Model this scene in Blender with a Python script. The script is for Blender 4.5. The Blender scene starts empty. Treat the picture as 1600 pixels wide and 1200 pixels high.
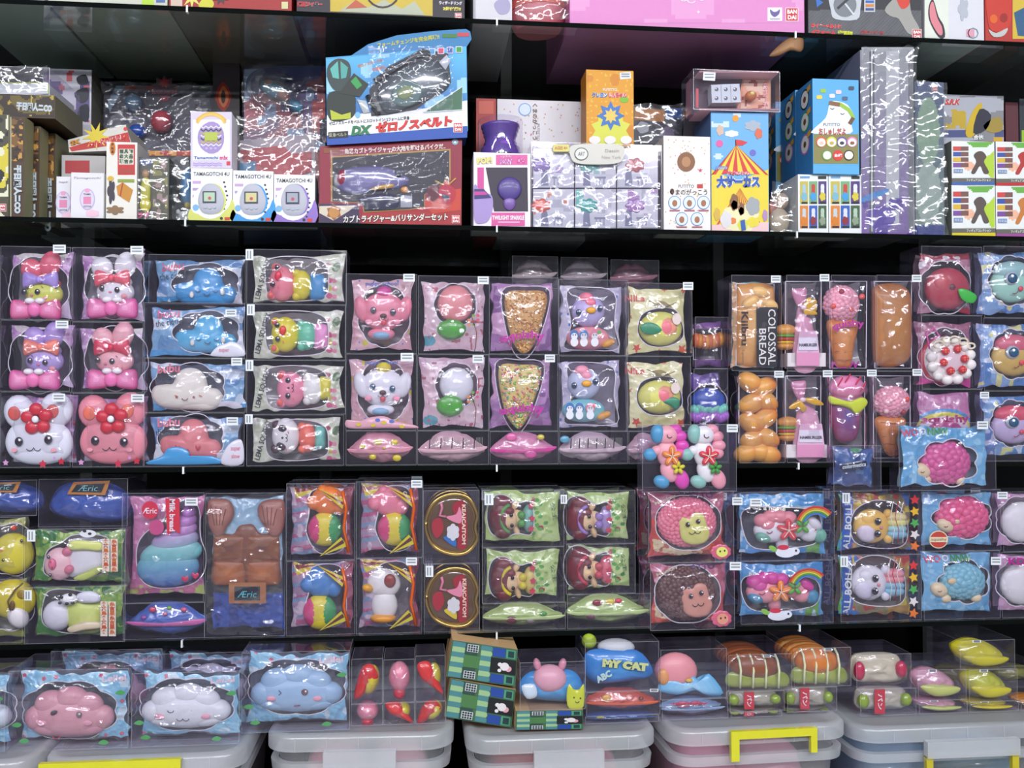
import bpy, math, random
import numpy as np
from mathutils import Matrix, Vector

# ------------------------------------------------------------------ camera
FPX = 1440.0
YAW, PITCH = math.radians(5.84), math.radians(1.31)
CAM = np.array((0.0, -1.6, 1.5))
SC = bpy.context.scene
COL = SC.collection
cam_data = bpy.data.cameras.new('camera')
cam_data.sensor_width = 36.0
cam_data.lens = 36.0 * FPX / 1600.0
cam = bpy.data.objects.new('camera', cam_data)
COL.objects.link(cam)
R_ = np.array((math.cos(YAW), -math.sin(YAW), 0.0))
F_ = np.array((math.sin(YAW) * math.cos(PITCH), math.cos(YAW) * math.cos(PITCH), math.sin(PITCH)))
U_ = np.array((-math.sin(YAW) * math.sin(PITCH), -math.cos(YAW) * math.sin(PITCH), math.cos(PITCH)))
cam.matrix_world = Matrix([[R_[i], U_[i], -F_[i], CAM[i]] for i in range(3)] + [[0, 0, 0, 1]])
SC.camera = cam

# ------------------------------------------------------------------ light and exposure
SC.view_settings.view_transform = 'Standard'
SC.view_settings.look = 'None'
SC.view_settings.gamma = 1.0
SC.view_settings.exposure = -0.5
SC.cycles.transparent_max_bounces = 40
SC.cycles.max_bounces = 6
SC.cycles.caustics_reflective = False
SC.cycles.caustics_refractive = False
world = bpy.data.worlds.new('shop_ambience')
SC.world = world
world.use_nodes = True
world.node_tree.nodes['Background'].inputs[0].default_value = (0.62, 0.68, 0.82, 1)
world.node_tree.nodes['Background'].inputs[1].default_value = 0.30

def area(name, loc, size, rot, power, col):
    l = bpy.data.lights.new(name, 'AREA')
    l.shape = 'RECTANGLE'; l.size, l.size_y = size; l.spread = math.radians(175)
    l.energy = power; l.color = col
    o = bpy.data.objects.new(name, l); COL.objects.link(o)
    o.location = loc; o.rotation_euler = rot
    return o
# fluorescent ceiling tubes over the aisle, running along it and across it
for i, (x, y) in enumerate(((-1.5, -1.95), (0.1, -1.95), (1.7, -1.95), (-1.4, -3.2), (0.2, -3.2), (1.8, -3.2))):
    area('ceiling_tube_light', (x, y, 2.93), (1.3, 0.07), (math.radians(30 if y > -2.5 else 42), 0, 0), 26 if y > -2.5 else 34, (0.93, 0.96, 1.0))

# ------------------------------------------------------------------ pixel of a plane -> place on that plane
def P(u, v, y=0.0):
    u = np.asarray(u, float); v = np.asarray(v, float)
    a = (u - 800.0) / FPX; b = (600.0 - v) / FPX
    dx = F_[0] + a * R_[0] + b * U_[0]
    dy = F_[1] + a * R_[1] + b * U_[1]
    dz = F_[2] + a * R_[2] + b * U_[2]
    t = (y - CAM[1]) / dy
    return CAM[0] + t * dx, CAM[2] + t * dz
S = 1.0 / 900.0          # metres for one pixel on the shelf front

def lin(c):
    if isinstance(c, str):
        c = c.lstrip('#')
        if len(c) == 3: c = ''.join(k * 2 for k in c)
        c = [int(c[i:i + 2], 16) / 255 for i in (0, 2, 4)]
    return tuple((x / 12.92 if x <= .04045 else ((x + .055) / 1.055) ** 2.4) for x in c)

# ------------------------------------------------------------------ materials
M = {}
def node_mat(name):
    m = bpy.data.materials.new(name); m.use_nodes = True
    nt = m.node_tree; nt.nodes.clear()
    out = nt.nodes.new('ShaderNodeOutputMaterial')
    M[name] = m
    return nt, out
def bump_of(nt, scale, strength, dist=0.002, stretch=(1, 1, 1), detail=2, rough=.5):
    tc = nt.nodes.new('ShaderNodeTexCoord'); mp = nt.nodes.new('ShaderNodeMapping')
    mp.inputs['Scale'].default_value = stretch
    n = nt.nodes.new('ShaderNodeTexNoise'); n.inputs['Scale'].default_value = scale
    if scale in (23, 31): n.noise_type = 'RIDGED_MULTIFRACTAL'
    n.inputs['Detail'].default_value = detail; n.inputs['Roughness'].default_value = rough
    b = nt.nodes.new('ShaderNodeBump'); b.inputs['Strength'].default_value = strength; b.inputs['Distance'].default_value = dist
    nt.links.new(tc.outputs['Object'], mp.inputs[0]); nt.links.new(mp.outputs[0], n.inputs['Vector'])
    nt.links.new(n.outputs['Fac'], b.inputs['Height'])
    return b, n
def painted(name, rough, coat=0.0, bump=None, spec=.5, metal=0, vary=.06, gain=1.0):
    nt, out = node_mat(name)
    p = nt.nodes.new('ShaderNodeBsdfPrincipled')
    at = nt.nodes.new('ShaderNodeAttribute'); at.attribute_name = 'Col'
    n = nt.nodes.new('ShaderNodeTexNoise'); n.inputs['Scale'].default_value = 60
    tc = nt.nodes.new('ShaderNodeTexCoord'); nt.links.new(tc.outputs['Object'], n.inputs['Vector'])
    mr = nt.nodes.new('ShaderNodeMapRange'); mr.inputs[3].default_value = gain * (1 - vary); mr.inputs[4].default_value = gain * (1 + vary)
    nt.links.new(n.outputs['Fac'], mr.inputs[0])
    mx = nt.nodes.new('ShaderNodeVectorMath'); mx.operation = 'SCALE'
    nt.links.new(at.outputs['Color'], mx.inputs[0]); nt.links.new(mr.outputs[0], mx.inputs['Scale'])
    nt.links.new(mx.outputs[0], p.inputs['Base Color'])
    p.inputs['Roughness'].default_value = rough; p.inputs['Metallic'].default_value = metal
    p.inputs['Specular IOR Level'].default_value = spec
    p.inputs['Coat Weight'].default_value = coat; p.inputs['Coat Roughness'].default_value = .08
    if bump:
        b, _ = bump_of(nt, *bump); nt.links.new(b.outputs[0], p.inputs['Normal'])
        if coat: nt.links.new(b.outputs[0], p.inputs['Coat Normal'])
    nt.links.new(p.outputs[0], out.inputs[0])
painted('foam', .42, coat=.15)
painted('card', .5, vary=.03, gain=.95)
painted('pouch', .3, coat=.6, bump=(30, .3, .003))
painted('metal', .25, metal=1)
painted('matte', .85, spec=.1)
painted('gloss', .12, coat=.8)
def clear(name, tint, add, rough, bump=None, ior=1.45, milk=0.0, mcol=(.85, .87, .92)):
    nt, out = node_mat(name)
    tr = nt.nodes.new('ShaderNodeBsdfTransparent'); tr.inputs[0].default_value = (*tint, 1)
    gl = nt.nodes.new('ShaderNodeBsdfGlossy'); gl.inputs['Roughness'].default_value = rough
    gl.inputs[0].default_value = (1, 1, 1, 1)
    # thin sheet: the same reflectance from both sides (Schlick)
    f0 = ((ior - 1) / (ior + 1)) ** 2
    fr = nt.nodes.new('ShaderNodeLayerWeight'); fr.inputs[0].default_value = .5
    pw = nt.nodes.new('ShaderNodeMath'); pw.operation = 'POWER'; pw.inputs[1].default_value = 5
    ml = nt.nodes.new('ShaderNodeMath'); ml.operation = 'MULTIPLY_ADD'; ml.inputs[1].default_value = .9 - f0; ml.inputs[2].default_value = f0 + add; ml.use_clamp = True
    nt.links.new(fr.outputs['Facing'], pw.inputs[0]); nt.links.new(pw.outputs[0], ml.inputs[0]); ad = ml
    mx = nt.nodes.new('ShaderNodeMixShader')
    nt.links.new(ad.outputs[0], mx.inputs[0]); nt.links.new(tr.outputs[0], mx.inputs[1]); nt.links.new(gl.outputs[0], mx.inputs[2])
    if bump:
        b, _ = bump_of(nt, *bump)
        nt.links.new(b.outputs[0], gl.inputs['Normal'])
        if len(bump) > 2: nt.links.new(b.outputs[0], fr.inputs['Normal'])
    last = mx
    if milk:
        df = nt.nodes.new('ShaderNodeBsdfDiffuse'); df.inputs[0].default_value = (*mcol, 1)
        m2 = nt.nodes.new('ShaderNodeMixShader'); m2.inputs[0].default_value = milk
        nt.links.new(mx.outputs[0], m2.inputs[1]); nt.links.new(df.outputs[0], m2.inputs[2]); last = m2
    nt.links.new(last.outputs[0], out.inputs[0])
clear('acetate', (.97, .955, .995), .0, .05, bump=(9, .3, .004), milk=.022, ior=1.5, mcol=(.62, .56, .85))  # lavender tint and milk put the reflected purple haze into the plastic's colour
clear('crease', (.9, .9, .95), .12, .15, milk=.22)
clear('film', (.975, .97, .98), .048, .09, bump=(31, 1.0, .009, (1, 1, 1), 2, .5), ior=1.5, milk=.012)
clear('bag', (.93, .935, .945), .10, .10, bump=(23, 1.0, .009, (1, 1, 1), 2, .5), ior=1.5, milk=.04)
clear('glass', (.90, .95, .92), .03, .02, ior=1.5, milk=.012)
clear('bin_plastic', (.80, .82, .84), .06, .2, bump=(20, .2, .003), milk=.36)
clear('bin_wall', (.86, .87, .9), .03, .16, bump=(12, .4, .004), milk=.16)

# ------------------------------------------------------------------ lettering (one helper scene, default font)
TSC = bpy.data.scenes.new('lettering_bench')
_tc = {}
def glyphs(txt, bold=0.0, shear=0.0):
    k = (txt, bold, shear)
    if k in _tc: return _tc[k]
    cu = bpy.data.curves.new('t', 'FONT'); cu.body = txt; cu.size = 1.0
    cu.offset = bold; cu.shear = shear; cu.resolution_u = 2
    cu.align_x = 'LEFT'
    o = bpy.data.objects.new('t', cu); TSC.collection.objects.link(o)
    TSC.view_layers[0].update(); dg = TSC.view_layers[0].depsgraph
    me = o.evaluated_get(dg).to_mesh()
    vs = np.array([v.co[:2] for v in me.vertices]).reshape(-1, 2)
    fs = [tuple(p.vertices) for p in me.polygons if p.normal.z != 0]
    bpy.data.objects.remove(o); bpy.data.curves.remove(cu)
    if len(vs):
        lo, hi = vs.min(0), vs.max(0)
        vs = vs - (lo + hi) / 2
        wh = hi - lo
    else: wh = np.array((1, 1.))
    _tc[k] = (vs, fs, wh)
    return _tc[k]

def smooth(pts, n=6):
    """closed Catmull-Rom through the points"""
    p = np.array(pts, float); out = []
    L = len(p)
    for i in range(L):
        a, b, c, d = p[i - 1], p[i], p[(i + 1) % L], p[(i + 2) % L]
        for t in np.linspace(0, 1, n, endpoint=False):
            out.append(.5 * ((2 * b) + (-a + c) * t + (2 * a - 5 * b + 4 * c - d) * t * t + (-a + 3 * b - 3 * c + d) * t ** 3))
    return np.array(out)
def bumpy(u, v, ru, rv, n, amp, rot=0, k=6):
    """scalloped ellipse outline"""
    a = np.linspace(0, 2 * math.pi, n * k, endpoint=False)
    r = 1 - amp + amp * np.abs(np.sin(a * n / 2 + rot)) * 1.3
    return np.stack([u + ru * r * np.cos(a), v + rv * r * np.sin(a)], 1)
def star(u, v, r1, r2, n, rot=0):
    a = np.arange(2 * n) * math.pi / n + rot - math.pi / 2
    r = np.where(np.arange(2 * n) % 2 == 0, r1, r2)
    return np.stack([u + r * np.cos(a), v + r * np.sin(a)], 1)
def rect(u0, v0, u1, v1): return [(u0, v0), (u1, v0), (u1, v1), (u0, v1)]
def inpoly(U, V, pts):
    pts = np.asarray(pts, float); ins = np.zeros(U.shape, bool)
    x0, y0 = pts[:, 0], pts[:, 1]; x1, y1 = np.roll(x0, -1), np.roll(y0, -1)
    for a, b, c, d in zip(x0, y0, x1, y1):
        if b == d: continue
        m = ((b > V) != (d > V)) & (U < (c - a) * (V - b) / (d - b) + a)
        ins ^= m
    return ins
def vnoise(U, V, sc, seed):
    """smooth value noise on a pixel grid"""
    rs = np.random.RandomState(seed % 100000); T = rs.rand(64, 64)
    x = U / sc + seed * 1.37; y = V / sc + seed * 2.11
    xi = np.floor(x).astype(int); yi = np.floor(y).astype(int); fx = x - xi; fy = y - yi
    fx = fx * fx * (3 - 2 * fx); fy = fy * fy * (3 - 2 * fy)
    g = lambda i, j: T[(xi + i) % 64, (yi + j) % 64]
    return (g(0, 0) * (1 - fx) + g(1, 0) * fx) * (1 - fy) + (g(0, 1) * (1 - fx) + g(1, 1) * fx) * fy
def paint(U, V, layers, seed=1):
    C = np.ones(U.shape + (3,)) * .8
    for L in layers:
        k = L[0]; m = None
        if k == 'f': C[:] = lin(L[1]); continue
        if k == 'g':            # vertical blend of two inks
            t = np.clip((V - L[1]) / (L[2] - L[1]), 0, 1)[..., None]
            C = np.array(lin(L[3])) * (1 - t) + np.array(lin(L[4])) * t; continue
        if k == 'n':            # blotches: scale, threshold, ink
            m = vnoise(U, V, L[1], seed + 7) > L[2]; c = L[3]
        elif k == 'nr':         # blotches inside a rectangle
            m = (vnoise(U, V, L[1], seed + 9) > L[2]) & (U > L[4][0]) & (V > L[4][1]) & (U < L[4][2]) & (V < L[4][3]); c = L[3]
        elif k == 'e':
            a = math.radians(L[6]) if len(L) > 6 else 0
            du, dv = U - L[1], V - L[2]
            m = ((du * math.cos(a) + dv * math.sin(a)) / L[3]) ** 2 + ((-du * math.sin(a) + dv * math.cos(a)) / L[4]) ** 2 < 1; c = L[5]
        elif k == 'p': m = inpoly(U, V, L[1]); c = L[2]
        elif k == 'r': m = (U >= L[1]) & (V >= L[2]) & (U <= L[3]) & (V <= L[4]); c = L[5]
        elif k == 's':          # stripes: angle, period, share, ink (, rectangle)
            a = math.radians(L[1]); q = (U * math.cos(a) + V * math.sin(a)) / L[2]
            m = (q - np.floor(q)) < L[3]; c = L[4]
            if len(L) > 5: m &= (U > L[5][0]) & (V > L[5][1]) & (U < L[5][2]) & (V < L[5][3])
        elif k == 'd':          # scattered dots: pitch, radius, ink, chance
            gx, gy = np.floor(U / L[1]), np.floor(V / L[1])
            h = np.modf(np.abs(np.sin(gx * 12.9 + gy * 78.2 + seed) * 43758.5))[0]; h2 = np.modf(h * 57.3)[0]
            cx = (gx + .25 + .5 * h) * L[1]; cy = (gy + .25 + .5 * h2) * L[1]
            m = ((U - cx) ** 2 + (V - cy) ** 2 < L[2] ** 2) & (np.modf(h * 131.7)[0] < (L[4] if len(L) > 4 else 1)); c = L[3]
        C[m] = lin(c)
    return C

# ------------------------------------------------------------------ mesh builder
class MB:
    """collects shapes, in pixels of a plane of the item, as ONE mesh object"""
    def __init__(s, it, name, parent=None, w=0.0, mat='foam', label=None):
        s.it, s.name, s.parent, s.w, s.mat, s.label = it, name, parent, w, mat, label
        s.V, s.Fc, s.C, s.Mi, s.Sm = [], [], [], [], []
        s.n = 0; s.mats = []
    def pt(s, u, v, w):
        x, z = P(u, v, s.it.Y)
        if getattr(s.it, 'zk', None): z = s.it.Z0 + (z - s.it.zk[0]) * s.it.zk[1]
        return np.stack([x, np.broadcast_to(s.it.Y + np.asarray(w, float) * S, x.shape), z], -1)
    def add(s, vs, fs, col, mat=None, sm=False):
        mat = mat or s.mat
        if mat not in s.mats: s.mats.append(mat)
        s.V.append(np.asarray(vs, float).reshape(-1, 3)); n = s.n
        s.Fc += [tuple(i + n for i in f) for f in fs]; s.n += len(s.V[-1])
        k = len(fs)
        if isinstance(col, np.ndarray): s.C += [tuple(c) for c in col]
        else: s.C += [lin(col)] * k
        s.Mi += [s.mats.index(mat)] * k; s.Sm += [sm] * k
        return s
    # -- solids
    def ell(s, u, v, w, ru, rv, rw, col, rot=0, seg=18, mat=None, sink=None):
        th = np.linspace(0, math.pi, seg // 2 + 1)[1:-1]; ph = np.linspace(0, 2 * math.pi, seg, endpoint=False)
        T, Q = np.meshgrid(th, ph, indexing='ij')
        a = (np.sin(T) * np.cos(Q)).ravel(); b = (np.sin(T) * np.sin(Q)).ravel(); c = np.cos(T).ravel()
        a = np.concatenate([a, [0, 0]]); b = np.concatenate([b, [0, 0]]); c = np.concatenate([c, [1, -1]])
        a, b, c = a * ru, b * rv, -c * rw
        r = math.radians(rot)
        vs = s.pt(u + a * math.cos(r) - b * math.sin(r), v + a * math.sin(r) + b * math.cos(r), w + c)
        fs = []; R = len(th)
        for i in range(R - 1):
            for j in range(seg): fs.append((i * seg + j, i * seg + (j + 1) % seg, (i + 1) * seg + (j + 1) % seg, (i + 1) * seg + j))
        N = R * seg
        for j in range(seg):
            fs.append((N, (j + 1) % seg, j)); fs.append((N + 1, (R - 1) * seg + j, (R - 1) * seg + (j + 1) % seg))
        return s.add(vs, fs, col, mat, True)
    def ellc(s, u, v, w, ru, rv, rw, cf, rot=0, seg=26, mat=None):
        """ellipsoid whose ink follows its own shape: cf(a, b) for a, b in -1..1"""
        n0 = len(s.C); s.ell(u, v, w, ru, rv, rw, '#fff', rot, seg, mat)
        th = np.linspace(0, math.pi, seg // 2 + 1)[1:-1]; R = len(th)
        f = lambda t, q: cf(math.sin(t) * math.cos(q), math.sin(t) * math.sin(q))
        k = n0
        for i in range(R - 1):
            for j in range(seg): s.C[k] = f((th[i] + th[i + 1]) / 2, (j + .5) * 2 * math.pi / seg); k += 1
        for j in range(seg):
            s.C[k] = f(th[0] / 2, (j + .5) * 2 * math.pi / seg); s.C[k + 1] = f(math.pi - th[0] / 2, (j + .5) * 2 * math.pi / seg); k += 2
        return s
    def puff(s, pts, w, th, col, mat=None, c=None, rings=6, back=True, col2=None):
        """cushion: outline at depth w, swelling th towards the front (and as much to the back)"""
        p = np.asarray(pts, float); c = np.mean(p, 0) if c is None else np.array(c, float)
        n = len(p); vs = []; fs = []; cc = []
        ks = np.linspace(0, 1, rings + 1)[:-1]
        side = [1] if not back else [1, -1]
        for sd in side:
            base = len(vs) * n if False else sum(len(x) for x in vs)
            for k in ks:
                sc = math.cos(k * math.pi / 2); q = c + (p - c) * sc
                ww = w - sd * th * math.sin(k * math.pi / 2)
                if th >= 9 and (mat or s.mat) in ('pouch', 'film'):     # creased plastic
                    sd_ = int(abs(p[0, 0]) * 7) % 900
                    ww = ww + th * .22 * (np.abs(2 * vnoise(q[:, 0] + 500 + .5 * q[:, 1], q[:, 1], 13, sd_) - 1) + .6 * np.abs(2 * vnoise(q[:, 0] + 500, q[:, 1] - .4 * q[:, 0] + 900, 7, sd_ + 3) - 1)) * (k > 0)
                vs.append(s.pt(q[:, 0], q[:, 1], ww))
            vs.append(s.pt(c[None, 0], c[None, 1], w - sd * th))
            for i in range(rings - 1):
                for j in range(n):
                    f = (base + i * n + j, base + i * n + (j + 1) % n, base + (i + 1) * n + (j + 1) % n, base + (i + 1) * n + j)
                    fs.append(f if sd > 0 else f[::-1])
                    cc.append(i)
            t = base + rings * n
            for j in range(n):
                f = (base + (rings - 1) * n + j, base + (rings - 1) * n + (j + 1) % n, t)
                fs.append(f if sd > 0 else f[::-1]); cc.append(rings)
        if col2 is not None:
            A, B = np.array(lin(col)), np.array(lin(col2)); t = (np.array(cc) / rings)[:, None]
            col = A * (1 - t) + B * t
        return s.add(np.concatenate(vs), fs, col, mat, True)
    def prism(s, pts, w0, w1, col, mat=None, side=None, sm=False):
        """flat front outline at w0, extruded back to w1"""
        p = np.asarray(pts, float); n = len(p)
        a = s.pt(p[:, 0], p[:, 1], w0); b = a.copy(); b[:, 1] = s.it.Y + w1 * S
        fs = [tuple(range(n))[::-1], tuple(range(n, 2 * n))] + [(i, (i + 1) % n, n + (i + 1) % n, n + i) for i in range(n)]
        cs = np.array([lin(col)] * 2 + [lin(side or col)] * n)
        return s.add(np.concatenate([a, b]), fs, cs, mat, sm)
    # -- printing: thin flat shapes
    def flat(s, pts, w, col, mat=None):
        p = np.asarray(pts, float)
        return s.add(s.pt(p[:, 0], p[:, 1], w), [tuple(range(len(p)))], col, mat)
    def disc(s, u, v, w, ru, rv, col, rot=0, n=20, mat=None):
        a = np.linspace(0, 2 * math.pi, n, endpoint=False); r = math.radians(rot)
        x, y = ru * np.cos(a), rv * np.sin(a)
        return s.flat(np.stack([u + x * math.cos(r) - y * math.sin(r), v + x * math.sin(r) + y * math.cos(r)], 1), w, col, mat)
    def line(s, pts, w, wd, col, mat=None):
        p = np.asarray(pts, float); d = np.gradient(p, axis=0); d /= np.maximum(np.linalg.norm(d, axis=1, keepdims=True), 1e-9)
        nn = np.stack([-d[:, 1], d[:, 0]], 1) * wd / 2
        q = np.concatenate([p + nn, p - nn]); n = len(p)
        ww = np.concatenate([np.broadcast_to(w, (n,))] * 2)
        return s.add(s.pt(q[:, 0], q[:, 1], ww), [(i, i + 1, n + i + 1, n + i) for i in range(n - 1)], col, mat)
    def arc(s, u, v, w, r, a0, a1, wd, col, ry=None):
        a = np.radians(np.linspace(a0, a1, 9))
        return s.line(np.stack([u + r * np.cos(a), v + (ry or r) * np.sin(a)], 1), w, wd, col)
    def tube(s, pts, w, r, col, seg=8, mat=None):
        p = np.asarray(pts, float); n = len(p)
        if p.shape[1] == 2: p = np.concatenate([p, np.full((n, 1), float(w))], 1)
        d = np.gradient(p, axis=0); d /= np.maximum(np.linalg.norm(d, axis=1, keepdims=True), 1e-9)
        up = np.array((0, 0, 1.0)); e1 = np.cross(d, up); e1 /= np.maximum(np.linalg.norm(e1, axis=1, keepdims=True), 1e-6); e2 = np.cross(d, e1)
        rr = np.broadcast_to(r, (n,))
        q = np.concatenate([p + (e1 * math.cos(a) + e2 * math.sin(a)) * rr[:, None] for a in np.linspace(0, 2 * math.pi, seg, endpoint=False)])
        fs = [(a * n + i, a * n + i + 1, ((a + 1) % seg) * n + i + 1, ((a + 1) % seg) * n + i) for a in range(seg) for i in range(n - 1)]
        fs += [tuple(a * n for a in range(seg)), tuple(a * n + n - 1 for a in range(seg))[::-1]]
        return s.add(s.pt(q[:, 0], q[:, 1], q[:, 2]), fs, col, mat, True)
    def text(s, txt, u, v, w, wd, col, h=None, rot=0, bold=0.0, shear=0.0, outline=None, ow=.03, curve=None, mat=None, vert=False):
        """lettering centred on (u, v), wd pixels long (h pixels high), rot degrees clockwise"""
        if vert: txt = '\n'.join(txt)
        if outline:
            s.text(txt, u, v, w, wd, outline, h, rot, bold + ow, shear, None, 0, curve, mat); w = w - .35
        vs, fs, wh = glyphs(txt, bold, shear)
        if not len(vs): return s
        if vert: sx = sy = (h or wd) / wh[1] if h else wd / wh[0]
        else: sx = wd / wh[0]; sy = (h / wh[1]) if h else sx
        x, y = vs[:, 0] * sx, -vs[:, 1] * sy
        if curve: y = y + curve * (1 - (2 * x / wd) ** 2) * -1
        r = math.radians(rot)
        uu, vv = u + x * math.cos(r) - y * math.sin(r), v + x * math.sin(r) + y * math.cos(r)
        ww = w(uu, vv) if callable(w) else w
        return s.add(s.pt(uu, vv, ww), fs, col, mat)
    def img(s, quad, w, layers, step=1.6, mat=None, seed=1):
        """finely gridded printed panel: quad corners tl, tr, br, bl in pixels"""
        q = np.asarray(quad, float)
        L = max(np.linalg.norm(q[1] - q[0]), np.linalg.norm(q[2] - q[3])); H = max(np.linalg.norm(q[3] - q[0]), np.linalg.norm(q[2] - q[1]))
        nx, ny = max(2, int(L / step)), max(2, int(H / step))
        a, b = np.meshgrid(np.linspace(0, 1, nx + 1), np.linspace(0, 1, ny + 1))
        f = lambda a, b: [(q[0, i] * (1 - a) + q[1, i] * a) * (1 - b) + (q[3, i] * (1 - a) + q[2, i] * a) * b for i in (0, 1)]
        U, V = f(a, b); ac = (a[:-1, :-1] + a[1:, 1:]) / 2; bc = (b[:-1, :-1] + b[1:, 1:]) / 2
        Uc, Vc = f(ac, bc)
        C = paint(Uc, Vc, layers, seed).reshape(-1, 3)
        idx = np.arange((nx + 1) * (ny + 1)).reshape(ny + 1, nx + 1)
        fs = np.stack([idx[:-1, :-1], idx[1:, :-1], idx[1:, 1:], idx[:-1, 1:]], -1).reshape(-1, 4)
        return s.add(s.pt(U.ravel(), V.ravel(), w), [tuple(f_) for f_ in fs.tolist()], C, mat)
    def done(s):
        me = bpy.data.meshes.new(s.name)
        V = np.concatenate(s.V) - s.it.loc
        me.from_pydata(V.tolist(), [], s.Fc)
        for m in s.mats: me.materials.append(M[m])
        me.polygons.foreach_set('material_index', s.Mi)
        me.polygons.foreach_set('use_smooth', s.Sm)
        ca = me.color_attributes.new('Col', 'FLOAT_COLOR', 'CORNER')
        tot = np.array([len(f) for f in s.Fc]); C = np.repeat(np.array(s.C), tot, axis=0)
        ca.data.foreach_set('color', np.concatenate([C, np.ones((len(C), 1))], 1).ravel().astype(np.float32))
        me.update()
        o = bpy.data.objects.new(s.name, me); COL.objects.link(o)
        if s.label: o['label'] = s.label
        o.parent = s.parent if s.parent is not None else s.it.root
        return o

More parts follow.
